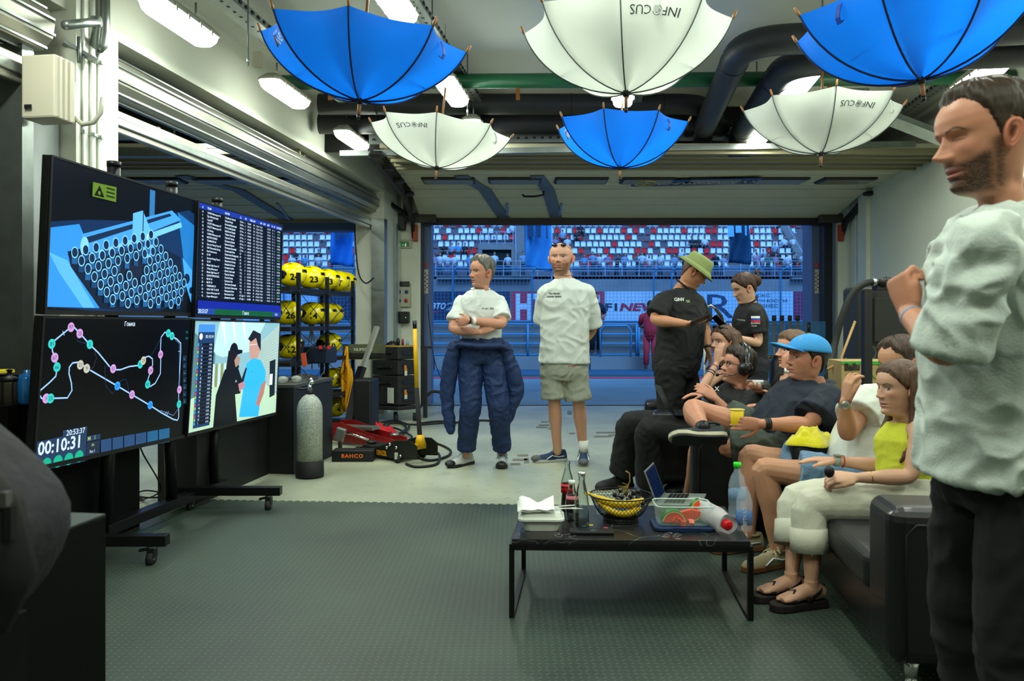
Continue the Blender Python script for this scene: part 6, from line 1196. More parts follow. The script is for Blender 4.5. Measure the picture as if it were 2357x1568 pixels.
b = MB(); b.prism([V((A_.x,A_.y,0)),V((W(2120,0,z).x,z,0)),V((W(2120,0,z).x+.1,z+.4,0)),V((A_.x+.05,z+.4,0))],(0,0,A_.z),M_cb); b.build('carton', t)
b = MB(); y_ = z-.003; b.box(((A_.x+W(2120,0,z).x)/2,y_,A_.z-.012),(W(2120,0,z).x-A_.x,.006,.022),mat('print_green','#3f9a3c',.7)); b.text('Ballu',W(1944,853,z-.006),(1,0,.04),(0,0,1),.075,mat('print_black','#1c1a16',.7),bold=.04,width=.115)
b.text('DIESEL',W(1946,866,z-.006),(1,0,.04),(0,0,1),.022,mat('print_olive','#5c5030',.7)); b.text('HEATER',W(1946,872,z-.006),(1,0,.04),(0,0,1),.022,mat('print_olive')); b.text('BHDP-20',W(1948,882,z-.006),(1,0,.04),(0,0,1),.042,mat('print_green'),width=.10)
b.tube([W(2015+12*math.cos(a)*.8,845+26*math.sin(a),z-.006) for a in [i*PI/10-.8 for i in range(16)]],.004,mat('print_green'),5); b.build('print', t)
b = MB(); b.tube([W(1862,766,9.5),W(1862,742,9.5)],.02,M_black,10); b.tube([W(1862,790,9.5),W(1862,766,9.5)],.02,M_jy,10); b.tube([W(1862,790,9.5),V((W(1862,0,9.5).x,9.5,.02))],.02,M_black,10); tag(b.build('jack_handle'),'upright black and yellow jack handle near the right door jamb','handle')  # loose handle of a trolley jack, standing upright
# brass tap things by the opening, tall steel pipe loop
t = empty('gas_bottle_rack', V((W(1795,0,10.6).x,10.6,0)), 'blue-lit gas equipment with brass valves near the right jamb', 'equipment')
for px in (1782,1800,1818,1836): b = MB(); q = W(px,0,10.7); b.tube([(q.x,q.y,0),(q.x,q.y,1.25)],.02,M_strap,8); b.tube([(q.x,q.y,1.25),(q.x+.0,q.y,1.32)],.03,M_dark,8); b.build('pipe', t)
b = MB(); q = W(1772,822,10.4); b.tube([q+V((-.10,0,0)),q+V((.1,0,0))],.022,mat('brass','#9a7a2c',.25,metal=.9),10); b.ball(q+V((-.1,0,.01)),.035,mat('brass')); b.ball(q+V((.09,0,.01)),.035,mat('brass')); b.build('valve', t)
b = MB(); q = W(1790,860,10.2); b.lathe([(.09,0),(.10,.05),(.10,.4),(.06,.5),(.02,.52)],(q.x,q.y,.3),M_black,18); b.build('cylinder', t); b = MB(); q = W(1815,730,10.9); b.box((q.x,q.y,.62),(1.0,.05,1.24),mat('perspex','#3a78a8',.2,alpha=.5)); b.build('screen_panel', t)
b = MB(); b.tube([W(1621,742,6.9),W(1620,722,6.9),W(1625,708,6.9),W(1636,703,6.9),W(1648,712,6.9)],.012,M_galv,10); b.tube([W(1648,712,6.9),W(1660,728,6.9),W(1664,745,6.9)],.016,M_rubber,10); b.ball(W(1626,740,6.85),.035,M_galv); b.tube([W(1622,742,6.9),V((W(1622,0,6.9).x,6.9,.02))],.012,M_galv,8); tag(b.build('refuel_hose'),'steel hooked pipe with black hose between the two standing people in black','hose')
# ---------------- people: bodies, heads, hands, clothes ----------------
def loft(b, pts, rad, ups, m, n=28):
    """elliptical sections; rad (half width along ups, half depth)"""
    pts = [V(p) for p in pts]; k = len(pts); R = []
    for i, p in enumerate(pts):
        t = (pts[min(i+1,k-1)]-pts[max(i-1,0)]).normalized(); x = V(ups[i] if isinstance(ups, list) else ups); x = (x-t*x.dot(t)).normalized(); y = t.cross(x); a, c = rad[i]
        R.append([p+x*(a*math.copysign(abs(math.cos(q))**.9,math.cos(q)))+y*(c*math.copysign(abs(math.sin(q))**.9,math.sin(q))) for q in [2*PI*j/n for j in range(n)]])
    b.grid(R, m, True, True); b.add(R[0], [tuple(range(n-1,-1,-1))], m); b.add(R[-1], [tuple(range(n))], m)
def limb(b, pts, rs, m, n=14, sub=5, flat=None, up=None):
    """tapering limb with rounded ends, smooth radii between the joints"""
    pts = [V(p) for p in pts]; P = []; R = []
    for i in range(len(pts)-1):
        for k in range(sub):
            t = k/sub; s_ = t*t*(3-2*t); P.append(pts[i].lerp(pts[i+1], t)); R.append(lerp(rs[i], rs[i+1], s_))
    P.append(pts[-1]); R.append(rs[-1])
    Q = P
    for _ in range(3): Q = [Q[0]]+[(Q[i-1]+Q[i]*2+Q[i+1])/4 for i in range(1,len(Q)-1)]+[Q[-1]]
    b.tube(Q, R, m, n, up=up, flat=flat); b.ball(Q[0], R[0]*.98, m, n=12, k=8); b.ball(Q[-1], R[-1]*.98, m, n=12, k=8)
def remesh(b, vox, it=3, fac=.5):
    me = bpy.data.meshes.new('r'); me.from_pydata(b.v, [], b.f); o = bpy.data.objects.new('r', me); C.objects.link(o)
    m1 = o.modifiers.new('r', 'REMESH'); m1.mode = 'VOXEL'; m1.voxel_size = vox; m1.adaptivity = 0
    if it: m2 = o.modifiers.new('s', 'SMOOTH'); m2.factor = fac; m2.iterations = it
    bpy.context.view_layer.update(); r = bpy.data.meshes.new_from_object(o.evaluated_get(bpy.context.evaluated_depsgraph_get()))
    bpy.data.objects.remove(o); bpy.data.meshes.remove(me); return r
def arr(me):
    v = np.empty(len(me.vertices)*3, np.float32); me.vertices.foreach_get('co', v); return v.reshape(-1,3)
def nor(me):
    v = np.empty(len(me.vertices)*3, np.float32); me.vertices.foreach_get('normal', v); return v.reshape(-1,3)
def finish(me, name, mats, parent):
    me.name = name; me.materials.clear(); [me.materials.append(m) for m in mats]; me.polygons.foreach_set('use_smooth', [True]*len(me.polygons)); me.update()
    o = bpy.data.objects.new(name, me); C.objects.link(o); attach(o, parent); return o
def wrinkle(me, amp, sc, seed=0, aniso=None, ridge=True):
    amp *= .72; sc *= 1.45
    co, no = arr(me), nor(me); off = np.zeros(len(co), np.float32); A = V(aniso) if aniso else V((1,1,1))
    for i, p in enumerate(co):
        q = V((p[0]*sc*A.x+seed, p[1]*sc*A.y, p[2]*sc*A.z)); q += noise.noise_vector(q*.5)*.9; n_ = noise.noise(q); n2 = noise.noise(q*2.3+V((5,3,1)))
        off[i] = ((1-abs(n_)*2.2) if ridge else n_)*amp + n2*amp*.35
    co = co+no*off[:,None]; me.vertices.foreach_set('co', co.ravel()); me.update(); return me
def ss(x, a, b_): t = np.clip((x-a)/(b_-a), 0, 1); return t*t*(3-2*t)
# ---- head ----
HT_ = np.array([-.50,-.30,-.12,-.05,-.02,.0,.03,.08,.15,.22,.30,.38,.46,.54,.62,.70,.78,.86,.92,.965,.99,1.0])
HF = np.array([.10,.08,.05,.06,.14,.24,.305,.335,.335,.335,.345,.345,.335,.335,.360,.355,.325,.265,.195,.11,.03,-.06])
HB = np.array([-.28,-.26,-.25,-.25,-.25,-.25,-.255,-.265,-.28,-.305,-.345,-.385,-.42,-.44,-.45,-.45,-.435,-.39,-.32,-.24,-.16,-.10])
HW = np.array([.27,.235,.225,.225,.222,.22,.225,.235,.25,.268,.285,.305,.322,.333,.338,.335,.318,.278,.22,.145,.07,.0])
def hcurve(tab, t): return np.interp(t, HT_, tab)
def head_xyz(t, ph, hp, off=0, feat=True):
    """head surface in head units (height 1): x to the side, y forward, z up from the chin"""
    t = np.asarray(t, float); ph = np.asarray(ph, float); f = sum(hcurve(HF, t+d) for d in (-.012,0,.012))/3; bk = sum(hcurve(HB, t+d) for d in (-.015,0,.015))/3; w = sum(hcurve(HW, np.minimum(t+d,1)) for d in (-.012,0,.012))/3*hp.get('wide',1)*1.07
    tt = np.clip(t,0,1); w = w*np.where(t > .985, np.sqrt(np.clip((1.0-t)/.015,0,1)), 1) 
    jaw = hp.get('jaw',1); chinr = np.exp(-((t-.06)/.13)**2); yc = lerp(-.05, -.06, 0); c, s = np.cos(ph), np.sin(ph)
    ex = 1-.10*np.clip(t*3,0,1)*(1-chinr); front = c > 0
    y = np.where(front, yc+(f-yc)*np.abs(c)**(ex*.92), yc-(yc-bk)*np.abs(c)**.95); x = w*np.sign(s)*np.abs(s)**.94
    x = x*np.where(front, 1-(.30*chinr)*(2-jaw)*np.abs(c)**1.0, 1)
    x = x*(1-.10*np.exp(-((t-.06)/.06)**2)*np.exp(-((np.abs(ph)-1.75)/.35)**2))
    if feat:
        g = np.clip(c*1.6,0,1); X = np.abs(x); G = lambda cx, ct, sx, st, p=2: np.exp(-np.abs((X-cx)/sx)**p-np.abs((t-ct)/st)**2)
        nl = hp.get('nose',1); na = np.interp(t, [.31,.325,.345,.365,.385,.41,.45,.50,.54,.57], np.array([0,.015,.085,.115,.125,.105,.075,.045,.022,0])*nl); ns = np.interp(t, [.33,.385,.45,.54], [.055,.052,.036,.032])*hp.get('nosew',1)
        d = na*np.exp(-np.abs(X/ns)**2.3)+.045*nl*G(.062,.362,.026,.024)
        d = d-.050*G(.140,.520,.080,.045)+.026*G(.145,.510,.052,.026)+hp.get('brow',1)*.020*G(.125,.585,.11,.028)+.018*G(.205,.42,.075,.065)-.012*G(.21,.28,.07,.08)
        d = d+.024*G(0,.247,.095,.018)+.028*G(0,.188,.082,.022)-.020*G(0,.217,.105,.008)-.016*G(0,.145,.10,.022)+.028*G(0,.065,.085,.05)*hp.get('chin',1)
        y = y+d*g
    if np.any(off):
        n = np.stack([x, (y-yc)*.9, (t-.52)*np.clip((t-.45)*2.2,0,1)], -1); L = np.sqrt((n**2).sum(-1))+1e-6; x = x+off*n[...,0]/L; y = y+off*n[...,1]/L; t = t+off*n[...,2]/L
    return np.stack([x, y, t], -1)
def head_frame(fwd, roll=0, up=None):
    y = V(fwd).normalized(); up = V(up or (0,0,1)); x = y.cross(up).normalized(); z = x.cross(y); M = Matrix((x, y, z)).transposed()
    return M @ Matrix.Rotation(roll, 3, 'Y')
def col3(h): return np.array(hexc(h))
def make_head(c, M, h, hp, neck, nfr):
    """c: head centre. returns verts, faces, colours (face, neck and ears)"""
    nr, ncol = 168, 132; u = np.linspace(0,1,nr); ts = np.concatenate([np.linspace(-.46,-.02,22), np.linspace(0,.13,22)[0:], np.linspace(.135,.62,110), np.linspace(.63,.9,20), .9+.1*np.sin(np.linspace(.03,1,14)*PI/2)]); nr = len(ts)
    th = np.linspace(-PI, PI, ncol, endpoint=False); ph = th-.42*np.sin(th)*(1); T, P = np.meshgrid(ts, ph, indexing='ij'); X = head_xyz(T, P, hp)
    L = X.copy(); L[...,2] -= .5; Mn = np.array(M); W_ = (L*h) @ Mn.T + np.array(c)
    # neck blends to its base on the body
    s_ = ss(-T, .04, .42)[...,None]; Nf = np.array(nfr); ring = np.stack([hcurve(HW,T)*np.sin(P)*1.0, hcurve(HW,T)*.95*np.cos(P), np.zeros_like(T)], -1)*h*hp.get('neck',1); base = ring @ Nf.T + np.array(neck) + (T[...,None]+.46)*h*Nf[:,2]*.4
    W_ = W_*(1-s_)+base*s_
    x, t = L[...,0], T; Xa = np.abs(x); g = np.cos(P); col = np.tile(col3(hp['skin']), T.shape+(1,))
    def mix(cc, a): nonlocal col; a = np.clip(a,0,1)[...,None]; col = col*(1-a)+(col3(cc) if isinstance(cc,str) else cc)*a
    fr = np.clip(g*4,0,1)
    mix(hp.get('flush','#b8705c'), (.35*np.exp(-((Xa-.20)/.09)**2-((t-.40)/.07)**2)+.30*np.exp(-(Xa/.07)**2-((t-.37)/.04)**2))*fr)
    rng = np.random.RandomState(int(abs(c[0]*97+c[2]*31)*10) % 9999); nz = rng.rand(*T.shape)
    if hp.get('beard'):
        bd = (1-ss(np.abs(P),1.05,1.5))*ss(.345-t+.06*ss(np.abs(P),.5,1.3), 0, .09)*(1-np.exp(-((Xa)/.12)**2-((t-.215)/.035)**2)*.8); bd = np.maximum(bd, ss(.50-t,0,.08)*np.exp(-((np.abs(P)-1.35)/.16)**2)*.8)*ss(t,-.04,.05)
        must = np.exp(-(Xa/.13)**2-((t-.285)/.025)**2); bd = np.maximum(bd, must*.9*(g > 0)); mix(hp.get('beardc','#4a3a2c'), bd*hp['beard']*(.75+.5*nz))
    lp = np.exp(-np.abs(Xa/.098)**4)*np.exp(-np.abs((t-.218)/.042)**4)*fr; mix(hp.get('lips','#a8605a'), lp*.8); mix('#4a201c', np.exp(-np.abs(Xa/.10)**4)*np.exp(-((t-.218)/.006)**2)*fr*.8)
    bt = .590+.022*np.exp(-((Xa-.16)/.06)**2)-.02*ss(Xa,.19,.24); mix(hp.get('browc','#2c2018'), np.exp(-np.abs((t-bt)/.013)**2.5)*ss(Xa,.045,.07)*(1-ss(Xa,.22,.25))*fr*hp.get('browa',.85))
    e = ((Xa-.145)/.066)**2+((t-.514-.006*np.cos(Xa*20))/.0235)**2; gz = hp.get('gaze',(0,0)); mix('#3a221a', np.exp(-np.abs(np.sqrt(e)-1.05)/.16)*fr*.75*(t > .505))
    if hp.get('eyes',1):
        mix('#a3968a', (e < .80)*fr); ir = ((x-np.sign(x)*.145-gz[0]*.02)/.031)**2+((t-.514-gz[1]*.01)/.030)**2; mix(hp.get('iris','#2a1c14'), (e < .86)*(ir < 1)*fr)
    else: mix('#3a221a', np.exp(-((t-.502+.1*(Xa-.145)**2)/.007)**2)*np.exp(-((Xa-.145)/.06)**4)*fr*.9)
    if 'scalp' in hp: mix(hp['scalp'], ss(t, .70, .80)*hp.get('scalpa',.5)*(1-.0*g)+ (np.abs(P) > 1.9)*ss(t,.3,.45)*hp.get('scalpa',.5)*(t < .8))
    n = ncol; fs = [(i*n+j, (i*n+(j+1) % n), ((i+1)*n+(j+1) % n), ((i+1)*n+j)) for i in range(nr-1) for j in range(n)]
    vs = W_.reshape(-1,3); cs = col.reshape(-1,3); fs.append(tuple(range((nr-1)*n, nr*n)))
    # ears
    if hp.get('ears',1):
        for sg in (-1,1):
            K, Jn = 11, 26; pts = []; cc = []
            for back in (0,1):
                for i in range(K):
                    r = (i/(K-1)) if not back else 1-(i/(K-1))
                    for j in range(Jn):
                        a = 2*PI*j/Jn; oz = .135*math.sin(a)*(1.0 if math.sin(a) > 0 else 1.05); oy = (.072+.018*math.sin(a))*math.cos(a)*(1.05 if math.cos(a) < 0 else .95)
                        hgt = .030+.022*math.exp(-((r-.86)/.11)**2)-.030*math.exp(-(r/.38)**2)+.014*math.exp(-((r-.55)/.12)**2)*(1 if math.cos(a) < .2 else 0)
                        if back: hgt = -.02+.02*r
                        lx = hgt; Y = -.035+r*oy-.02*math.sin(a)*r; Z = .455+r*oz*(.95); flare = .40*max(0, -(r*oy))+.02
                        xs = float(hcurve(HW, Z))*hp.get('wide',1)*1.05
                        pts.append((sg*(xs+lx+flare), Y, Z-.5)); cc.append(col3(hp['skin'])*(1 if back else .55+.45*min(1,max(0,(hgt-.0)/.035)))*np.array([1.05,.88,.85]))
            o0 = len(vs); P3 = (np.array(pts)*h) @ Mn.T+np.array(c); vs = np.concatenate([vs, P3]); cs = np.concatenate([cs, np.array(cc)])
            for i in range(2*K-1):
                for j in range(Jn):
                    q = (o0+i*Jn+j, o0+i*Jn+(j+1) % Jn, o0+(i+1)*Jn+(j+1) % Jn, o0+(i+1)*Jn+j); fs.append(q if sg > 0 else q[::-1])
    return vs, fs, cs
LINE = dict(crop=[(0,.85),(30,.87),(48,.84),(60,.78),(70,.70),(78,.52),(84,.36),(92,.62),(108,.58),(120,.38),(145,.20),(180,.15)], short=[(0,.80),(30,.80),(50,.74),(64,.70),(76,.56),(84,.44),(92,.62),(108,.58),(120,.40),(145,.20),(180,.15)], rec=[(0,.86),(25,.90),(45,.80),(64,.72),(76,.58),(84,.46),(92,.62),(108,.58),(120,.40),(145,.22),(180,.17)],
            woman=[(0,.82),(30,.80),(50,.72),(66,.60),(78,.50),(90,.52),(104,.56),(120,.36),(150,.22),(180,.18)])
def make_hair(c, M, h, hp, name, parent, style, top, side, colr, seed=0, tuft=.012, sweep=0, front=0):
    nr, nc = 90, 150; ts = np.concatenate([np.linspace(.05,.9,70), .9+.1*np.sin(np.linspace(.05,1,20)*PI/2)]); nr = len(ts); ph = np.linspace(-PI,PI,nc,endpoint=False); T, P = np.meshgrid(ts, ph, indexing='ij')
    k = LINE[style]; t0 = np.interp(np.degrees(np.abs(P)), [a for a, _ in k], [b_ for _, b_ in k]); th = lerp(side, top, ss(T,.62,.92))+front*np.exp(-(P/.7)**2)*np.exp(-((T-.92)/.10)**2)
    nz = np.array([[noise.noise(V((math.sin(p)*9+seed, math.cos(p)*9, t*(6 if t < .85 else 12)))) for p in ph] for t in ts]); nz2 = np.array([[noise.noise(V((math.sin(p)*34+seed, math.cos(p)*34, t*9))) for p in ph] for t in ts])
    off = ss(T-t0+.02*nz, 0, .07)*(th+tuft*nz+tuft*.6*nz2)+.004; off = np.where(T < t0-.01+.02*nz, -.03, off); X = head_xyz(T, P, hp, off, feat=False); X[...,2] -= .5; W_ = (X*h) @ np.array(M).T+np.array(c); b = MB(); n = nc
    keep = (T >= t0-.045); vs = [tuple(p) for p in W_.reshape(-1,3)]; fs = [(i*n+j, i*n+(j+1) % n, (i+1)*n+(j+1) % n, (i+1)*n+j) for i in range(nr-1) for j in range(n) if keep[i,j] or keep[i+1,j]]; fs.append(tuple(range((nr-1)*n, nr*n)))
    b.add(vs, fs, hair_mat(colr), True); return b.build(name, parent)
def hair_mat(c):
    return mat('hair_'+c, c, .5, bump=(55,.9,.004), var=(50,.7,'#%02x%02x%02x' % tuple(int(int(c[i:i+2],16)*.55) for i in (1,3,5))), stretch=(1,1,.25), spec=.35)
# ---- hands ----
def hand(b, w, d, pn, side, m, curl=(.35,.35,.4,.45), spread=.06, thumb=(.6,.3), s=1.0, bend2=1.0):
    """w wrist, d towards the fingers, pn the way the palm faces, side the sign of the thumb side along d x pn"""
    w, d = V(w), V(d).normalized(); pn = V(pn); pn = (pn-d*pn.dot(d)).normalized(); T = d.cross(pn).normalized()*side
    loft(b, [w-d*.01*s, w+d*.02*s, w+d*.055*s, w+d*.088*s, w+d*.097*s], [(.024*s,.017*s),(.031*s,.016*s),(.038*s,.0145*s),(.038*s,.012*s),(.034*s,.009*s)], T, m, 16)
    b.ball(w+d*.035*s+T*.020*s+pn*.006*s, (.018*s,)*3, m, n=10, k=8)
    for k, (lat, L, r) in enumerate(((.028,.072,.0085),(.0095,.080,.0088),(-.0095,.074,.0083),(-.0275,.058,.0074))):
        p = w+d*.088*s+T*lat*s; dr = (d+T*(spread*(1.5-k))).normalized(); a = curl[k]; pts = [p-dr*.015*s, p]; cur = dr; ax = cur.cross(pn).normalized()
        for j, fr_ in enumerate((.45,.31,.24)):
            cur = Matrix.Rotation(a*(1 if j == 0 else 1.15*bend2), 3, ax) @ cur; pts.append(pts[-1]+cur*(L*fr_*s))
        rr_ = [r*s,r*1.05*s,r*s,r*.92*s,r*.78*s]; b.tube(pts, rr_, m, 10); b.ball(pts[-1], rr_[-1]*1.0, m, n=8, k=6)
        for q, r2 in zip(pts[1:-1], rr_[1:-1]): b.ball(q, r2*1.04, m, n=8, k=6)
    p = w+d*.018*s+T*.026*s+pn*.004*s; cur = (d*math.cos(thumb[0])+T*math.sin(thumb[0])+pn*.15).normalized(); pts = [p, p+cur*.042*s]; ax = cur.cross(pn).normalized(); ax2 = (ax*.5+pn.cross(T)*0).normalized()
    for L in (.032,.027): cur = Matrix.Rotation(thumb[1], 3, T.cross(cur).normalized() if 0 else (pn*-1*side if False else cur.cross((pn*.6-T*.8)).normalized())) @ cur; pts.append(pts[-1]+cur*(L*s))
    rr_ = [.0135*s,.0108*s,.0098*s,.0080*s]; b.tube(pts, rr_, m, 10); [b.ball(q, r_, m, n=8, k=6) for q, r_ in zip(pts, rr_)]
# ---- shoes ----
def shoe(p, d, parent, upper, sole, L=.28, Hs=.085, lace=None, high=0, name='shoe', roll=None, wd=.05, toe=None, band=None):
    """p: floor point below the ankle; d: towards the toes; optional rotation matrix about p"""
    d = V(d).normalized(); up = V((0,0,1)) if roll is None else V(roll).normalized(); d = (d-up*d.dot(up)).normalized(); x = d.cross(up).normalized(); p = V(p); Lb = L*.27
    prof = [(-.0,.030,.062,0),(.02,.036,.078,0),(.15,.038,.086,0),(.30,.037,.080,0),(.45,.040,.064,0),(.62,.047,.050,0),(.78,.049,.042,0),(.90,.042,.034,0),(.97,.026,.024,0),(1.0,.006,.012,0)]
    b = MB(); R = []
    for u, w, hh, _ in prof:
        o = p+d*(-Lb+u*L); hh = hh*Hs/.085; w = w*wd/.05; r = []
        for j in range(20):
            q = 2*PI*j/20; yy = math.sin(q); xx = math.cos(q); r.append(o+x*(w*math.copysign(abs(xx)**.75,xx)*(1-.35*max(0,yy)))+up*(.022+hh*max(0,yy)**.85 if yy > 0 else .022+.004*yy))
        R.append(r)
    b.grid(R, upper, True, True); b.add(R[0], [tuple(range(19,-1,-1))], upper); b.add(R[-1], [tuple(range(20))], upper)
    if high: b.tube([p+up*.05-d*.015, p+up*(.075+high)-d*.022], [.043,.042], upper, 16)
    b.tube([p+up*(.088)*Hs/.085-d*.0+x*(.034*math.cos(q))+d*(-.02+.045*math.sin(q))-up*.004*math.cos(q) for q in [i*PI/8 for i in range(16)]], .007, upper, 6, closed=True)
    s_ = b.build(name, parent)
    b = MB(); out = [(-.02,.03),(.05,.037),(.3,.035),(.5,.038),(.7,.048),(.85,.047),(.95,.032),(1.01,.012)]
    pl = [p+d*(-Lb+u*L)+x*(w*1.06*wd/.05) for u, w in out]+[p+d*(-Lb+u*L)-x*(w*1.06*wd/.05) for u, w in reversed(out)]; b.prism([q+up*.001 for q in pl], up*.027, sole); b.build('sole', s_, bevel=.004)
    if toe: b = MB(); b.ball(p+d*(L*.66)+up*.035, (.045*wd/.05,.05,.03), toe, frame(x, y=d)); b.build('toe_cap', s_)
    if lace:
        b = MB()
        for i in range(5):
            u = .36+.07*i; o = p+d*(-Lb+u*L)+up*(.022+Hs*(.86-.50*(i/4)**.8)); b.tube([o-x*.022, o+up*.003, o+x*.022-d*.012], .003, lace, 5); b.tube([o+x*.022, o+up*.003, o-x*.022-d*.012], .003, lace, 5)
        o = p+d*(-Lb+.36*L)+up*(.024+Hs*.9)
        for sg in (-1,1): b.tube([o, o+x*.03*sg+up*.012, o+x*.05*sg-up*.015, o+x*.02*sg, o], .0028, lace, 5); b.tube([o, o+x*.04*sg+d*.02-up*.02, o+x*.052*sg+d*.03-up*.045], .0028, lace, 5)
        b.build('laces', s_)
    if band: 
        b = MB()
        for sg in (-1,1): b.tube([p+d*(-Lb+u*L)+x*sg*(w*wd/.05)+up*hh for u, w, hh in ((.10,.040,.05),(.3,.041,.046),(.48,.040,.060),(.58,.0455,.045),(.66,.049,.032))], .0045, band, 6)
        b.build('side_stripe', s_)
    return s_
# ---- whole figures ----
def figure(label, J, hp, skin_far=False, vox=.0045, arms=(), legs=(), tw=1.0, td=1.0, bow=V((0,0,0)), armk=1.0, legk=1.0, feet=True):
    """J: pelvis, neck (base), xs (shoulder axis), xh (hip axis), head (centre), face (direction), h (head height), roll
       arms: (shoulder, elbow, wrist, hand dir, palm dir, side, curl, thumb); legs: (hip, knee, ankle)"""
    t = empty('person', V((J['pelvis'].x, J['pelvis'].y, 0)), label, 'person'); sk = mat('skin_'+hp['skin'], hp['skin'], .48, vcol=True, sss=.12, bump=(220,.12,.001), spec=.4); b = MB()
    P, N_ = J['pelvis'], J['neck']; xs, xh = V(J['xs']).normalized(), V(J['xh']).normalized(); st = [(-.16,.10,.08),(0,.150,.10),(.22,.135,.092),(.5,.150,.10),(.78,.165,.105),(.92,.135,.085),(1.0,.062,.058),(1.10,.052,.054)]
    pts = [P.lerp(N_, u) if u <= 1 else N_+(J['head']-N_).normalized()*((u-1)*(N_-P).length) for u, _, _ in st]; pts = [p+bow*math.sin(max(0,min(1,u))*PI) for p, (u, _, _) in zip(pts, st)]
    loft(b, pts, [(a*tw*.9, c*td*.9) for _, a, c in st], [xh.lerp(xs, min(1,max(0,u))) for u, _, _ in st], sk)
    J['line'] = lambda u: P.lerp(N_, u)+bow*math.sin(max(0,min(1,u))*PI)
    ak = armk; lk = legk
    for A in arms:
        sh, el, wr = A[0], A[1], A[2]; limb(b, [N_.lerp(sh,.55)-V((0,0,.03)), sh, sh.lerp(el,.45), el, el.lerp(wr,.3), el.lerp(wr,.75), wr], [.05*ak,.053*ak,.046*ak,.037*ak,.041*ak,.030*ak,.0235*ak], sk)
        if A[3] is not None: hand(b, wr, A[3], A[4], A[5], sk, *A[6:])
    for Lg in legs:
        hp_, kn, an = Lg[0], Lg[1], Lg[2]; bk = Lg[3] if len(Lg) > 3 else V((0,0,0)); mid = kn.lerp(an,.32)+bk*.018
        limb(b, [hp_, hp_.lerp(kn,.5), kn.lerp(hp_,.12), kn, mid, kn.lerp(an,.62)+bk*.008, an], [.082*lk,.072*lk,.056*lk,.054*lk,.058*lk,.045*lk,.034*lk], sk)
    me = remesh(b, vox, 4); v = arr(me); fs = [tuple(p.vertices) for p in me.polygons]; bpy.data.meshes.remove(me)
    M = head_frame(J['face'], J.get('roll',0), J.get('hup')); nz = (J['head']-N_).normalized(); nfr = frame(M.col[0], z=(nz+UP*.5).normalized()) if 0 else frame(V(M.col[0]), z=nz)
    hv, hf, hc = make_head(J['head'], M, J['h'], hp, N_-nz*.02, nfr); base = col3(hp['skin'])
    n0 = len(v); V_ = np.concatenate([v, hv]); F_ = fs+[tuple(i+n0 for i in f) for f in hf]; bm = bpy.data.meshes.new('body'); bm.from_pydata(V_.tolist(), [], F_); bm.materials.append(sk)
    bm.polygons.foreach_set('use_smooth', [True]*len(bm.polygons)); cl = bm.color_attributes.new('Col','FLOAT_COLOR','POINT'); cc = np.ones((len(V_),4), np.float32); cc[:n0,:3] = base*hp.get('armtone',1.0); cc[n0:,:3] = hc; cl.data.foreach_set('color', cc.ravel()); bm.update()
    o = bpy.data.objects.new('body', bm); C.objects.link(o); attach(o, t); J['M'] = M; J['root'] = t; J['hp'] = hp; J['arms'] = arms; J['legs'] = legs; return t
def HL(J, x, y, z): return J['head']+J['M'] @ (V((x,y,z-.5))*J['h'])       # head units to the world
def torso_cloth(J, name, m, hem=-.12, top=.985, ease=1.0, a=1.0, d=1.0, sleeves=(), vox=.008, wr=(.006,9), prof=None, seed=0, bow=V((0,0,0)), neckw=(.078,.07), extra=None, it=3):
    """shirt: torso plus sleeves; sleeves: (arm index, reach 0..2, radius at shoulder, radius at hem)"""
    b = MB(); xs, xh = V(J['xs']).normalized(), V(J['xh']).normalized(); st = prof or [(0,.175,.125),(.2,.170,.125),(.45,.180,.130),(.72,.200,.135),(.87,.178,.115),(.95,.120,.088)]
    st = [(hem, st[0][1]*1.02, st[0][2]*1.02)]+[q for q in st if q[0] > hem+.03]+[(top,)+neckw]
    loft(b, [J['line'](u)+bow*math.sin(max(0,min(1,u))*PI) for u, _, _ in st], [(x_*a, y_*d) for _, x_, y_ in st], [xh.lerp(xs, min(1,max(0,u))) for u, _, _ in st], m, 32)
    for ai, reach, r0, r1 in sleeves:
        A = J['arms'][ai]; sh, el, wr_ = A[0], A[1], A[2]; end = sh.lerp(el, reach) if reach <= 1 else el.lerp(wr_, reach-1); pts = [J['neck'].lerp(sh,.5)-V((0,0,.035)), sh]+([el] if reach > 1 else [])+[end]
        k = len(pts); rs = [r0*.95, r0]+[lerp(r0,r1,.6)]*(k-3)+[r1]; P = []; R = []
        for i in range(k-1):
            for q in range(5): P.append(pts[i].lerp(pts[i+1], q/5)); R.append(lerp(rs[i], rs[i+1], q/5))
        P.append(pts[-1]); R.append(rs[-1]); P = [P[0]]+[(P[i-1]+P[i]*2+P[i+1])/4 for i in range(1,len(P)-1)]+[P[-1]]; b.tube(P, R, m, 18); b.ball(pts[1], r0*.98, m, n=14, k=10)
    if extra: extra(b, m)
    me = remesh(b, vox, it); wrinkle(me, wr[0], wr[1], seed); return finish(me, name, [m], J['root'])
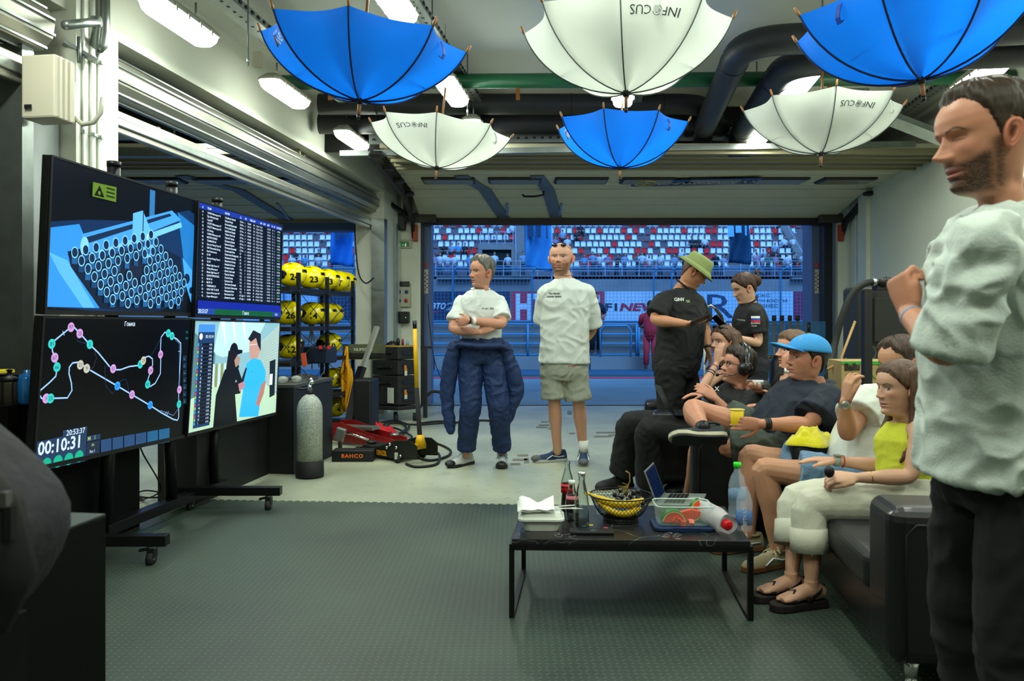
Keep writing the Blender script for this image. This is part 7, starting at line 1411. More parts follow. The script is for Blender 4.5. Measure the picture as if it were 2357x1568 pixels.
def legs_cloth(J, name, m, reach, r, vox=.008, wr=(.005,9), seed=3, waist=.03, hipw=(.172,.125), flare=0, hemcap=True, crotch=.09):
    """trousers or shorts; reach 0..2 along the leg; r: radii hip, mid thigh, knee, calf, hem"""
    b = MB(); xh = V(J['xh']).normalized(); P = J['pelvis']; ax = (J['neck']-P).normalized(); loft(b, [P-ax*crotch, P-ax*.03, P+ax*waist, P+ax*(waist+.05)], [(hipw[0]*.85,hipw[1]*.85),hipw,hipw,(hipw[0]*.93,hipw[1]*.93)], xh, m, 28)
    for Lg in J['legs']:
        h, k, an = Lg[0], Lg[1], Lg[2]; keys = [(0,r[0]),(.5,r[1]),(1,r[2]),(1.45,r[3]),(2,r[4])]; us = [i*.1 for i in range(int(reach*10)+1)]+[reach]; pts = [h.lerp(k,u) if u <= 1 else k.lerp(an,u-1) for u in us]
        rs = [float(np.interp(u, [q[0] for q in keys], [q[1] for q in keys])) for u in us]
        if flare: rs = [q*(1+flare*max(0,1-(reach-u)/.3)) for q, u in zip(rs, us)]
        Q = [pts[0]]+[(pts[i-1]+pts[i]*2+pts[i+1])/4 for i in range(1,len(pts)-1)]+[pts[-1]]; b.tube(Q, rs, m, 20); b.ball(h, r[0]*.98, m, n=14, k=10)
    me = remesh(b, vox, 3); wrinkle(me, wr[0], wr[1], seed); return finish(me, name, [m], J['root'])
def cuff(J, pts, r, m, name, flat=None, n=18): b = MB(); b.tube(pts, r, m, n); return b.build(name, J['root'])
def legset(J, w, knees, ankles):
    """hip joints from the pelvis, half width w"""
    xh = V(J['xh']).normalized(); return [(J['pelvis']+xh*(s_*w)-V((0,0,.02)), k, a, (V((0,1,0)))) for s_, k, a in zip((-1,1), knees, ankles)]
def glasses(J, m, lens, name='glasses', up=.0, fwd=.0, s=1.0, tilt=0):
    b = MB(); y = .37+fwd; z = .515+up
    for sg in (-1,1):
        c = V((sg*.145,y-.01,z)); b.tube([HL(J, c.x+.095*s*math.cos(a), c.y-.03*abs(math.cos(a)), c.z+.075*s*math.sin(a)) for a in [i*PI/9 for i in range(18)]], .0022, m, 6, closed=True)
        b.tube([HL(J, sg*.24, y-.04, z+.02), HL(J, sg*.34, y-.15, z+.02), HL(J, sg*.37, -.05, z+.01), HL(J, sg*.36, -.12, z-.05)], .0022, m, 6)
        if lens: b.add([HL(J, c.x+.092*s*math.cos(a), c.y-.03*abs(math.cos(a)), c.z+.072*s*math.sin(a)) for a in [i*PI/9 for i in range(18)]], [tuple(range(18))], lens)
    b.tube([HL(J, -.05, y+.0, z+.03), HL(J, 0, y+.02, z+.035), HL(J, .05, y, z+.03)], .0024, m, 6); return b.build(name, J['root'])
from mathutils.bvhtree import BVHTree
def FT(px, py, h=0.0): p = HT(px, py, 0); return V((p.x, p.y, h))
def decal(o, txt, c, ux, uy, size, dr, m, align='c', bold=.01, width=None, name='print', geo=None, lift=.0025):
    me = o.data; bv = BVHTree.FromPolygons([v.co.copy() for v in me.vertices], [tuple(p.vertices) for p in me.polygons]); inv = wmat(o).inverted(); R = inv.to_3x3(); b = MB(); dr = V(dr).normalized(); ux, uy, c = V(ux).normalized(), V(uy).normalized(), V(c)
    def pr(x, y):
        p = c+ux*x+uy*y-dr*.5; h = bv.ray_cast(inv @ p, R @ dr, 1.2); return (wmat(o) @ h[0])-dr*lift if h[0] is not None else c+ux*x+uy*y
    if geo:
        for pts, mm in geo:
            if len(pts) != 4: b.add([pr(x, y) for x, y in pts], [tuple(range(len(pts)))], mm); continue
            q = [V((*p_, 0)) for p_ in pts]; b.grid([[pr(*q[0].lerp(q[1], i/8).lerp(q[3].lerp(q[2], i/8), k/3)[:2]) for i in range(9)] for k in range(4)], mm)
    if txt: b.text(txt, None, None, None, size, m, align, bold, 1.0, width, warp=pr)
    q = b.build(name, o); return q
SKA = '#bd8a6e'; CL = dict
def cloth(n, c='#808080', r=.85, bump=(30,.35,.006), **k): return mat('fabric_'+n, c, r, bump=bump, **k)
ink_k = mat('print_black','#1c1a16',.7); ink_w = mat('ink_white','#d8dcd8',.7)
# 1 --- driver with crossed arms
z = 6.62; J = CL(pelvis=W(1108,812,z), neck=W(1106,666,z), xs=(1,.12,0), xh=(1,.05,0), head=W(1107,627,z-.03), face=(-.80,-.60,-.02), h=.25)
hp = CL(skin='#b9836a', browc='#3a2e26', beard=.25, beardc='#8a8278', wide=1.0, gaze=(-.6,0), jaw=1.1)
arms = [(W(1064,697,z), W(1040,758,z-.12), W(1104,765,z-.24), (.75,.05,.35), (0,1,0), 1), (W(1148,697,z), W(1158,748,z-.16), W(1082,738,z-.30), (-.8,.35,-.1), (0,1,0), -1)]
legs = legset(J, .09, [W(1083,935,z-.05), W(1148,938,z-.05)], [FT(1072,1072,.09), FT(1156,1070,.09)])
figure('man with grey hair and white polo, arms crossed, blue race suit tied at his waist', J, hp, arms=arms, legs=legs, vox=.0055, armk=1.08)
make_hair(J['head'], J['M'], J['h'], hp, 'hair', J['root'], 'rec', .10, .035, '#6d6a62', 1, .03, front=.03)
wt_ = cloth('white_polo','#c9cec8'); s = torso_cloth(J, 'polo_shirt', wt_, hem=-.03, sleeves=[(0,.72,.064,.074),(1,.74,.064,.076)], a=.97, d=1.0, wr=(.010,9))
b = MB(); b.tube([J['neck']+V((.064*math.cos(a),.06*math.sin(a)-.004,.012+.012*math.sin(a))) for a in [i*PI/10-1.2 for i in range(19)]], (.010,.022), wt_, 8) if 0 else b.tube([J['neck']+V((.066*math.cos(a),.062*math.sin(a),.004+.014*math.sin(a))) for a in [i*PI/10-1.25 for i in range(18)]], [(.007,.02)]*18, wt_, 8, up=(0,0,1)); b.bar(J['neck']+V((-.01,-.098,-.02)), J['neck']+V((-.012,-.135,-.14)), .028, .012, wt_); b.build('collar', s)
decal(s, '10 лет  ВМ', W(1122,712,z-.2), (1,0,0), (0,0,1), .02, (0,1,0), ink_k)
ns = cloth('navy_suit','#0e2650', .7, bump=(22,.8,.012)); 
def waist_roll(b, m):
    pass
t = legs_cloth(J, 'race_suit', ns, 1.86, (.108,.095,.084,.078,.066), wr=(.014,9), waist=.07, hipw=(.19,.14), flare=.08)
for pts, r in (([W(1046,800,z-.06),W(1035,850,z-.02),W(1028,915,z),W(1034,965,z),W(1037,990,z)],[.055,.066,.06,.05,.036]), ([W(1160,800,z-.04),W(1180,860,z),W(1190,900,z+.02),W(1172,950,z+.03),W(1160,985,z+.03)],[.05,.07,.066,.05,.032])):
    b = MB(); limb(b, pts, r, ns, 14, 4); me = remesh(b, .008, 2); wrinkle(me, .012, 9, 5); finish(me, 'suit_sleeve', [ns], t)
b = MB(); b.tube([W(1050,800,z-.05)+V((0,0,0)), W(1062,792,z-.17), W(1105,797,z-.21), W(1150,796,z-.17), W(1172,808,z-.02), W(1165,800,z+.13), W(1105,792,z+.19), W(1055,795,z+.12)], [(.022,.04)]*8, ns, 10, up=(0,0,1), closed=True); b.build('suit_collar', t)
for (px, py), d in (((1072,1070),(-.62,-.75,0)), ((1156,1070),(-.02,-1,0))): shoe(FT(px,py), d, J['root'], mat('boot_silver','#a9ada8',.45), mat('boot_sole','#15171a',.6), L=.29, lace=mat('lace_cyan','#2a90b8',.6), high=.07, toe=mat('boot_black','#101215',.5))
wp = J['arms'][1]; b = MB(); q = wp[2].lerp(wp[1],.10); dd_ = (wp[1]-wp[2]).normalized(); b.tube([q-dd_*.012,q+dd_*.012], .031, mat('band_white','#e4e6e0',.5), 16); b.build('wristband', J['root']); b = MB(); q = wp[2].lerp(wp[1],-.02); b.tube([q-dd_*.006,q+dd_*.006], .029, M_black, 16); b.build('wristband', J['root'])
# 2 --- bald man
z = 6.85; J = CL(pelvis=W(1298,850,z), neck=W(1302,640,z), xs=(1,-.10,0), xh=(1,-.05,0), head=W(1291,594,z-.03), face=(-.28,-.95,.02), h=.262)
hp = CL(skin='#c4937a', beard=.85, beardc='#6a452e', browc='#5a4030', browa=.7, wide=1.06, gaze=(0,0), jaw=1.15, iris='#2c3034')
arms = [(W(1258,676,z), W(1250,748,z+.1), W(1292,806,z+.17), (.7,.1,-.6), (0,1,0), 1), (W(1349,676,z), W(1366,757,z+.1), W(1325,806,z+.17), (-.8,.1,-.5), (0,1,0), 1)]
legs = legset(J, .095, [W(1276,922,z), W(1332,925,z)], [FT(1283,1064,.09), FT(1343,1062,.09)])
figure('bald bearded man in oversized white T-shirt and grey shorts, sunglasses on his head', J, hp, arms=arms, legs=legs, vox=.0055, armk=1.1, legk=1.0)
wt2 = cloth('white_tee','#c3c9c0'); s = torso_cloth(J, 'T_shirt', wt2, hem=.07, sleeves=[(0,.92,.078,.088),(1,.92,.078,.09)], prof=[(0,.215,.15),(.2,.208,.15),(.45,.205,.145),(.72,.21,.14),(.87,.195,.125),(.95,.135,.095)], wr=(.012,7), neckw=(.082,.075))
decal(s, 'The ultimate', W(1277,677,z-.2), (1,0,0), (0,0,1), .026, (0,1,0), ink_k, bold=.02, width=.095); decal(s, 'summer festival.', W(1277,684,z-.2), (1,0,0), (0,0,1), .026, (0,1,0), ink_k, bold=.02, width=.125)
s = legs_cloth(J, 'shorts', cloth('grey_shorts','#8f9283', .9, bump=(60,.5,.006)), .93, (.115,.105,.112,.1,.1), wr=(.010,8), hipw=(.20,.145), flare=.02); decal(s, 'Originals', W(1318,845,z-.2), (1,0,0), (0,0,1), .02, (0,1,0), mat('thread_red','#9a4038',.7))
for q, d, lc in ((FT(1283,1062),(-.95,-.30,0),1), (FT(1343,1064),(-.1,-1,0),1)):
    shoe(q, d, J['root'], mat('trainer_navy','#1c3356',.7), mat('sole_grey','#a9aca4',.5), L=.30, lace=mat('lace_navy','#142440',.7), band=mat('stripe_white','#d8dcdc',.5), toe=mat('trainer_grey','#5a5c60',.8)); b = MB(); b.tube([q+V((0,0,.08)), q+V((0,0,.19))], [.041,.043], mat('sock_white','#d9dcd4',.9,bump=(60,.5,.004)), 16); b.build('sock', J['root'])
b = MB(); lensm = mat('lens_dark','#15171a',.1,spec=.8)
for sg in (-1,1): c_ = HL(J, sg*.15, .28, .90); b.ball(c_, (.026,.012,.017), lensm, J['M'], n=14, k=8)
b.tube([HL(J,-.05,.30,.90),HL(J,.05,.30,.90)], .002, M_black, 5)
for sg in (-1,1): b.tube([HL(J,sg*.24,.26,.90),HL(J,sg*.35,.10,.78),HL(J,sg*.37,-.08,.62)], .0022, M_black, 5)
b.build('sunglasses', J['root'])
b = MB(); b.tube([J['neck']+V((.066*math.cos(a),.062*math.sin(a)-.005,.035+.012*math.sin(a))) for a in [i*2*PI/20 for i in range(20)]], .0025, mat('silver_chain','#b0a890',.3,metal=.8), 5, closed=True); b.build('necklace', J['root'])
# 3 --- bucket hat man
z = 6.1; J = CL(pelvis=W(1556,840,z), neck=W(1570,662,z), xs=(-.62,-.78,0), xh=(-.62,-.78,0), head=W(1600,627,z-.02), face=(.80,-.18,-.58), h=.245)
hp = CL(skin='#b5805f', browc='#4a3426', beard=.4, beardc='#6a4a34', eyes=0)
arms = [(W(1603,700,z+.20), W(1622,752,z+.22), W(1630,806,z+.12), (.2,-.1,-1), (-1,0,0), 1), (W(1528,697,z-.12), W(1505,737,z-.18), W(1578,745,z-.36), (1,-.1,.10), (0,.15,1), -1, (.15,.3,.35,.4), .04)]
legs = legset(J, .10, [W(1590,965,z+.1), W(1545,965,z-.08)], [V((W(1585,0,z+.1).x,z+.1,.09)), V((W(1540,0,z).x,z-.1,.09))])
figure('man in olive bucket hat and black polo looking down at the phone in his hand', J, hp, arms=arms, legs=legs, vox=.0055, armk=1.1)
make_hair(J['head'], J['M'], J['h'], hp, 'hair', J['root'], 'short', -.02, .012, '#5a4030', 2, .004)
bp = cloth('black_polo','#121415'); s = torso_cloth(J, 'polo_shirt', bp, hem=-.02, sleeves=[(0,.8,.075,.08),(1,.75,.08,.088)], prof=[(0,.195,.165),(.2,.195,.17),(.45,.20,.17),(.72,.205,.155),(.87,.18,.125),(.95,.12,.09)], wr=(.010,8), bow=V((.02,0,0)))
b = MB(); Nf = frame(V(J['xs']), z=(J['head']-J['neck']).normalized()); b.tube([J['neck']+Nf @ V((.068*math.cos(a),.066*math.sin(a),.02)) for a in [i*2*PI/20 for i in range(20)]], [(.006,.022)]*20, bp, 8, up=tuple(Nf.col[2]), closed=True); b.build('collar', s)
decal(s, 'GNV', W(1584,692,z-.3), (1,0,0), (0,0,1), .035, (-.3,1,0), ink_w, bold=.03)
decal(s, None, W(1606,692,z-.3), (1,0,0), (0,0,1), .035, (-.3,1,0), ink_w, geo=[([(-.02,-.012),(.014,-.012),(.014,.008),(-.02,.008)], mat('patch_olive','#6a7a50',.7))], name='chest_patch')
legs_cloth(J, 'trousers', cloth('black_trousers','#101112'), 1.9, (.12,.105,.095,.088,.085), wr=(.010,8), hipw=(.195,.165))
for Lg in J['legs']: shoe(V((Lg[2].x,Lg[2].y,0)), (1,-.4,0), J['root'], M_black, M_dark)
hm = cloth('olive_hat','#7d8a55', .9, bump=(80,.5,.004)); b = MB(); R = []
for (r, y, zz) in [(.0,0,1.06),(.20,0,1.055),(.31,0,1.03),(.345,0,.95),(.375,0,.80),(.385,0,.755),(.47,0,.66),(.565,0,.575),(.56,0,.568),(.46,0,.645),(.37,0,.73)]:
    R.append([HL(J, r*1.0*math.cos(a), -.055+r*1.18*math.sin(a), zz+.01-.03*math.sin(a)*(1 if zz < .7 else 0)) for a in [i*2*PI/36 for i in range(36)]])
b.grid(R, hm, True, True); ht = b.build('bucket_hat', J['root']); b = MB()
for r, zz in ((.388,.755),(.51,.63),(.55,.59)): b.tube([HL(J, r*1.0*math.cos(a), -.055+r*1.18*math.sin(a), zz+.01-.03*math.sin(a)*(1 if zz < .7 else 0)+.002) for a in [i*2*PI/36 for i in range(36)]], .0012, mat('stitch_olive','#5c6840',.9), 4, closed=True)
b.build('stitching', ht)
wv = J['arms'][0]; b = MB(); q = wv[2].lerp(wv[1],.12); d_ = (wv[1]-wv[2]).normalized(); b.tube([q-d_*.01,q+d_*.01], .032, M_black, 14); b.build('wristband', J['root'])
def phone(c, ux, uy, lab, m=None):
    n = V(ux).cross(V(uy)).normalized(); b = MB(); R = Matrix((V(ux).normalized(), V(uy).normalized(), n)).transposed(); t = empty('phone', c, lab, 'phone'); b.box(c, (.075,.155,.009), m or M_black, R); b.build('body', t, bevel=.004)
    b = MB(); b.box(c+n*.005, (.068,.146,.001), mat('phone_screen','#0c0f14',.08,spec=.8), R); b.build('display', t); b = MB(); b.box(c-n*.006+V(uy).normalized()*.05-V(ux).normalized()*.015, (.03,.03,.003), M_dark, R); b.build('camera_bump', t); return t
phone(W(1612,736,z-.42), V((-.2,-.9,.4)), V((.93,.0,.42)), 'black phone held by the man in the bucket hat')
# 4 --- standing woman with phone
z = 6.3; J = CL(pelvis=W(1728,838,z), neck=W(1726,696,z), xs=(.25,-.97,0), xh=(.2,-.98,0), head=W(1711,664,z-.02), face=(-.93,-.12,-.34), h=.232)
hp = CL(skin='#c79c84', browc='#4a3226', eyes=0, wide=.95, nose=.8, brow=.3, jaw=.9, lips='#a85a58', neck=.88)
arms = [(W(1718,722,z+.15), W(1700,770,z+.16), W(1682,765,z+.05), (-.8,-.3,.35), (.2,-.2,1), 1), (W(1737,724,z-.14), W(1748,792,z-.16), W(1692,776,z-.26), (-.8,0,.55), (.6,.3,.7), -1, (.2,.5,.5,.5), .03)]
legs = legset(J, .09, [V((W(1722,0,z+.1).x,z+.1,.48)), V((W(1730,0,z-.1).x,z-.1,.48))], [V((W(1722,0,z+.1).x,z+.1,.09)), V((W(1732,0,z-.1).x,z-.1,.09))])
figure('young woman in black polo with hair clipped up, looking down at her phone', J, hp, arms=arms, legs=legs, vox=.0055, armk=.84, tw=.85, td=.85)
hc_ = '#3c2418'; make_hair(J['head'], J['M'], J['h'], hp, 'hair', J['root'], 'woman', .05, .045, hc_, 4, .008)
b = MB(); c_ = HL(J, 0, -.50, .62); b.ball(c_, (.045,.05,.055), hair_mat(hc_), J['M']); 
for k in range(5): b.tube([HL(J,.0,-.50,.72), HL(J,(k-2)*.04,-.58-.03*k,.88+.02*k), HL(J,(k-2)*.09,-.72-.05*k,.84-.05*k)], [.012,.009,.002], hair_mat(hc_), 7)
b.build('hair_bun', J['root']); b = MB()
for sg in (-1,1): b.tube([HL(J, sg*.06, -.55-.1*math.cos(a), .62+.18*math.sin(a)) for a in [i*PI/8-1.2 for i in range(9)]], .005, mat('clip_clear','#a8b8c4',.15,spec=.9), 6)
b.build('hair_clip', J['root'])
s = torso_cloth(J, 'polo_shirt', bp, hem=-.02, sleeves=[(0,.62,.058,.064),(1,.64,.06,.068)], prof=[(0,.145,.125),(.2,.138,.118),(.45,.148,.125),(.72,.158,.128),(.87,.14,.10),(.95,.098,.078)], wr=(.007,9), neckw=(.064,.058))
b = MB(); Nf = frame(V(J['xs']), z=(J['head']-J['neck']).normalized()); b.tube([J['neck']+Nf @ V((.058*math.cos(a),.056*math.sin(a),.012)) for a in [i*2*PI/20 for i in range(20)]], [(.006,.02)]*20, bp, 8, up=tuple(Nf.col[2]), closed=True); b.build('collar', s)
fl_ = [([(-.032,.008),(.032,.008),(.032,.024),(-.032,.024)], ink_w), ([(-.032,-.008),(.032,-.008),(.032,.008),(-.032,.008)], mat('flag_blue','#2248a0',.7)), ([(-.032,-.024),(.032,-.024),(.032,-.008),(-.032,-.008)], mat('flag_red','#b81c28',.7))]
decal(s, None, W(1744,735,z-.25), (1,.1,0), (0,0,1), .02, (0,1,0), ink_w, geo=fl_, name='flag_patch'); decal(s, 'RUSSIAN', W(1744,746,z-.25), (1,.1,0), (0,0,1), .016, (0,1,0), ink_w, bold=.02, width=.06); decal(s, 'TEAM', W(1740,752,z-.25), (1,.1,0), (0,0,1), .014, (0,1,0), ink_w)
decal(s, 'K RACING', W(1712,738,z-.2), (1,0,-.15), (0,0,1), .013, (.1,1,0), ink_w, width=.05)
legs_cloth(J, 'trousers', cloth('navy_jeans','#12161f'), 1.9, (.095,.085,.07,.065,.06), wr=(.006,9), hipw=(.15,.135))
for Lg in J['legs']: shoe(V((Lg[2].x,Lg[2].y,0)), (-1,-.1,0), J['root'], M_black, M_dark, L=.25)
wv = J['arms'][1]; b = MB(); q = wv[2].lerp(wv[1],.13); d_ = (wv[1]-wv[2]).normalized(); b.tube([q-d_*.011,q+d_*.011], .0265, mat('watch_steel','#b0b2aa',.3,metal=.8), 14); b.ball(q+V((-.01,-.022,.01)), (.015,.008,.015), mat('watch_steel')); b.build('wristwatch', J['root'])
phone(W(1660,744,z-.32), V((.25,-.9,.35)), V((-.72,-.1,.69)), 'black phone held by the standing woman in the black polo')
# 5 --- seated woman with hand at her mouth
z = 5.95; J = CL(pelvis=W(1690,965,z), neck=W(1678,838,z), xs=(.35,-.93,0), xh=(.3,-.95,0), head=W(1664,788,z-.02), face=(-.90,-.42,.02), h=.238)
hp = CL(skin='#c0927a', browc='#3a281c', wide=.96, brow=.3, jaw=.95, lips='#a86060', gaze=(.2,0), neck=.88)
arms = [(W(1690,868,z+.15), W(1700,930,z+.1), W(1660,915,z-.1), None, None, 1), (W(1646,868,z-.14), W(1612,902,z-.30), W(1650,836,z-.20), (.12,.0,1), (.75,.65,0), -1, (.25,.3,.3,.35), .05, (.9,.1))]
legs = legset(J, .09, [W(1590,950,z-.1), W(1600,960,z-.3)], [V((W(1590,0,z).x-.1,z-.1,.09)), V((W(1600,0,z).x-.1,z-.3,.09))])
figure('seated woman with long brown hair covering her mouth with one hand', J, hp, arms=arms, legs=legs, vox=.0055, armk=.84, tw=.82, td=.8)
hc_ = '#5a4030'; make_hair(J['head'], J['M'], J['h'], hp, 'hair', J['root'], 'woman', .05, .05, hc_, 6, .010)
b = MB()
for x_, y_, e, r in ((-.30,-.25,-.75,.04),(-.22,-.38,-.9,.045),(-.05,-.44,-.9,.045),(.15,-.42,-.8,.04),(.3,-.28,-.7,.035),(-.36,-.12,-.55,.03)):
    limb(b, [HL(J,x_*.9,y_*.9,.72), HL(J,x_*1.15,y_*1.05,.35), HL(J,x_*1.25,y_*1.15,-.1), HL(J,x_*1.2,y_*1.05,e)], [r*.9,r,r*.9,r*.4], hair_mat(hc_), 10, 4)
me = remesh(b, .008, 2); wrinkle(me, .006, 30, 3, (1,1,.25)); finish(me, 'hair_length', [hair_mat(hc_)], J['root'])
s = torso_cloth(J, 'tank_top', bp, hem=-.03, top=.95, prof=[(0,.14,.11),(.2,.135,.108),(.45,.145,.115),(.72,.145,.12),(.87,.105,.09)], wr=(.006,9), neckw=(.08,.065))
legs_cloth(J, 'trousers', cloth('black_trousers'), 1.9, (.10,.088,.075,.07,.065), wr=(.006,9), hipw=(.16,.135))
for Lg in J['legs']: shoe(V((Lg[2].x,Lg[2].y,0)), (-1,-.1,0), J['root'], M_black, M_dark, L=.25)
b = MB()
for sg in (-1,1): b.ball(HL(J, sg*.14, .22, .97), (.022,.012,.016), lensm, J['M'], n=12, k=8)
b.tube([HL(J,-.3,.05,.93),HL(J,-.14,.26,.99),HL(J,.14,.26,.99),HL(J,.3,.05,.93)], .003, M_black, 5); b.build('sunglasses', J['root'])
b = MB(); wv = J['arms'][1]
for q in (.12,.30,.38): c_ = wv[2].lerp(wv[1],q); d_ = (wv[1]-wv[2]).normalized(); b.tube([c_-d_*.003,c_+d_*.003], lerp(.0235,.031,q*2), mat('thread_red' if q < .2 else 'black_plastic'), 14)
b.build('bracelet', J['root'])
# 6 --- man with headset
z = 5.45; J = CL(pelvis=W(1668,985,z), neck=W(1722,893,z-.1), xs=(.10,-.98,-.05), xh=(.05,-1,0), head=W(1697,843,z-.12), face=(-.97,-.14,.16), h=.245)
hp = CL(skin='#b98268', browc='#241a14', beard=.3, beardc='#4a3a30', gaze=(.3,0), chin=1.2)
arms = [(W(1715,920,z+.10), W(1690,955,z+.12), W(1622,908,z-.05), (-1,-.1,.0), (0,0,-1), 1, (.2,.2,.25,.3), .04), (W(1738,930,z-.30), W(1700,975,z-.32), W(1648,918,z-.28), (-.7,.1,.5), (.2,.6,-.6), -1, (.25,.3,.35,.4), .04)]
legs = legset(J, .10, [W(1447,972,z+.30), W(1490,985,z-.10)], [FT(1432,1122,.09), FT(1497,1150,.09)])
figure('man in black T-shirt with glasses and black headset leaning back in the far armchair', J, hp, arms=arms, legs=legs, vox=.005, armk=1.0)
make_hair(J['head'], J['M'], J['h'], hp, 'hair', J['root'], 'short', .10, .045, '#2c211b', 8, .03, front=.03)
bt = cloth('black_tee','#111314'); s = torso_cloth(J, 'T_shirt', bt, hem=-.02, sleeves=[(0,.8,.08,.085),(1,.8,.08,.088)], prof=[(0,.19,.15),(.2,.19,.155),(.45,.195,.155),(.72,.205,.145),(.87,.18,.12),(.95,.12,.09)], wr=(.012,8))
decal(s, 'X', W(1650,900,z-.4), (1,0,.1), (0,0,1), .04, (.1,1,-.1), ink_w, bold=.03)
legs_cloth(J, 'trousers', cloth('black_trousers'), 1.93, (.115,.10,.088,.092,.10), wr=(.008,8), hipw=(.18,.15))
for Lg, d in zip(J['legs'], ((-.9,-.35,0),(-.75,-.6,0))): shoe(V((Lg[2].x,Lg[2].y,0)), d, J['root'], mat('trainer_black','#141618',.6), mat('sole_black','#0c0d0e',.6), L=.30, lace=M_dark)
b = MB(); M_hs = mat('headset_black','#0b0c0e',.3,coat=.2); b.tube([HL(J, .46*math.cos(a), -.10, .48+.66*math.sin(a)) for a in [i*PI/14 for i in range(15)]], [(.028,.010)]*15, M_hs, 10, up=(J['M'] @ V((0,1,0)))); hb_ = b.build('headset', J['root'])
for sg in (-1,1):
    b = MB(); ax_ = J['M'] @ V((sg,0,0)); c_ = HL(J, sg*.36, -.06, .47); b.lathe([(.034,0),(.044,.008),(.045,.03),(.036,.045),(.012,.048),(0,.048)], c_, M_hs, 24, ax_); b.lathe([(.044,-.012),(.05,-.002),(.046,.01)], c_, mat('ear_pad','#1a1b1d',.7), 24, ax_); b.build('ear_cup', hb_)
b = MB(); b.tube([HL(J,.42,.02,.38),HL(J,.34,.25,.22),HL(J,.20,.42,.18)], .0035, M_hs, 6); b.ball(HL(J,.17,.46,.18), .013, M_hs, n=10, k=8); b.tube([HL(J,-.42,.02,.38),HL(J,-.34,.25,.22),HL(J,-.20,.42,.18)], .0035, M_hs, 6); b.build('microphone', hb_)
glasses(J, M_black, None)
# 7 --- man behind the cap man
z = 5.15; J = CL(pelvis=W(1850,990,z+.15), neck=W(1832,862,z), xs=(.25,-.96,0), xh=(.2,-.98,0), head=W(1822,806,z-.02), face=(-.98,-.20,.0), h=.245)
hp = CL(skin='#c08a70', browc='#6a5040', browa=.5, gaze=(0,0), nose=1.1)
arms = [(W(1822,885,z+.16), W(1800,930,z+.0), W(1760,905,z-.05), (-.3,-.3,.1), (0,0,1), 1), (W(1835,895,z-.18), W(1800,928,z-.30), W(1808,855,z-.25), (.0,.1,1), (1,.2,0), -1, (.5,.6,.7,.8), .02)]
legs = legset(J, .10, [W(1700,980,z), W(1710,990,z-.2)], [V((W(1690,0,z).x,z,.09)), V((W(1700,0,z).x,z-.2,.09))])
figure('man with short fair hair in black T-shirt sitting behind the man in the blue cap', J, hp, arms=arms, legs=[], vox=.006)
make_hair(J['head'], J['M'], J['h'], hp, 'hair', J['root'], 'short', .05, .022, '#6a4e38', 9, .014, front=.02)
torso_cloth(J, 'T_shirt', bt, hem=.2, sleeves=[(0,.85,.07,.08),(1,.75,.08,.088)], wr=(.010,8)); b = MB(); wv = J['arms'][0]; c_ = wv[2].lerp(wv[1],.2); d_ = (wv[1]-wv[2]).normalized(); b.tube([c_-d_*.004,c_+d_*.004], .031, M_black, 12); b.build('wristband', J['root'])
b = MB(); wv = J['arms'][1]; c_ = wv[2]; d_ = (wv[1]-wv[2]).normalized(); b.tube([c_-d_*.013,c_+d_*.013], .029, mat('band_white'), 14); b.box(c_+V((-.03,-.012,0)), (.012,.036,.042), M_black, frame(V((1,.3,0)), z=-d_)); b.build('smartwatch', J['root'])
# 8 --- man in the blue cap
z = 4.5; J = CL(pelvis=W(1782,1010,z+.02), neck=W(1882,888,z+.02), xs=(.22,-.97,-.05), xh=(.12,-.99,0), head=W(1855,826,z), face=(-.98,-.10,.10), h=.252)
hp = CL(skin='#b87f63', browc='#2c2018', beard=.18, beardc='#4a3a30', gaze=(.1,0), jaw=1.2, nose=1.0, wide=1.03)
arms = [(W(1868,915,z+.22), W(1815,955,z+.32), W(1760,935,z+.25), (-1,0,0), (0,0,-1), 1), (W(1906,925,z-.20), W(1862,978,z-.30), W(1752,976,z-.34), (-1,.08,.0), (.1,1,.0), 1, (.25,.3,.35,.4), .04, (.8,.35))]
legs = [(J['pelvis']+V((-.02,.10,-.0)), W(1592,938,z+.12), W(1618,985,z-.20), V((0,0,-1))), (J['pelvis']+V((-.02,-.09,-.02)), W(1606,1035,z+.10), FT(1585,1178,.10), V((1,0,0)))]
figure('man in bright blue cap and navy shirt sitting cross-legged and holding a yellow cup', J, hp, arms=arms, legs=legs, vox=.0045, armk=1.12, legk=1.06)
make_hair(J['head'], J['M'], J['h'], hp, 'hair', J['root'], 'short', .04, .03, '#2a201a', 10, .010)
nv = cloth('navy_shirt','#141c2b', .8); s = torso_cloth(J, 'shirt', nv, hem=-.02, sleeves=[(0,.85,.085,.095),(1,.72,.092,.112)], prof=[(0,.20,.17),(.2,.205,.18),(.45,.21,.175),(.72,.215,.155),(.87,.19,.125),(.95,.125,.095)], wr=(.014,7), vox=.0065, neckw=(.085,.075))
b = MB(); Nf = frame(V(J['xs']), z=(J['head']-J['neck']).normalized()); b.tube([J['neck']+Nf @ V((.082*math.cos(a),.080*math.sin(a)-.005,.006-.02*math.sin(a))) for a in [i*2*PI/28 for i in range(28) if not 5 < i < 9]], [(.006,.03)]*25, nv, 8, up=tuple(Nf.col[2])); b.build('collar', s)
for u in (.3,.52): q = J['line'](u)+V((-.10,-.13,-.09)); decal(s, None, q, (1,0,0), (0,0,1), .02, (.35,.9,-.3), ink_w, geo=[([(.007*math.cos(a),.007*math.sin(a)) for a in [i*PI/5 for i in range(10)]], mat('button_grey','#6a7078',.4))], name='button', lift=.003)
ol = cloth('olive_shorts','#3d453c', .85); legs_cloth(J, 'shorts', ol, .52, (.125,.118,.115,.1,.1), wr=(.012,7), hipw=(.20,.16), vox=.0065, flare=.06)
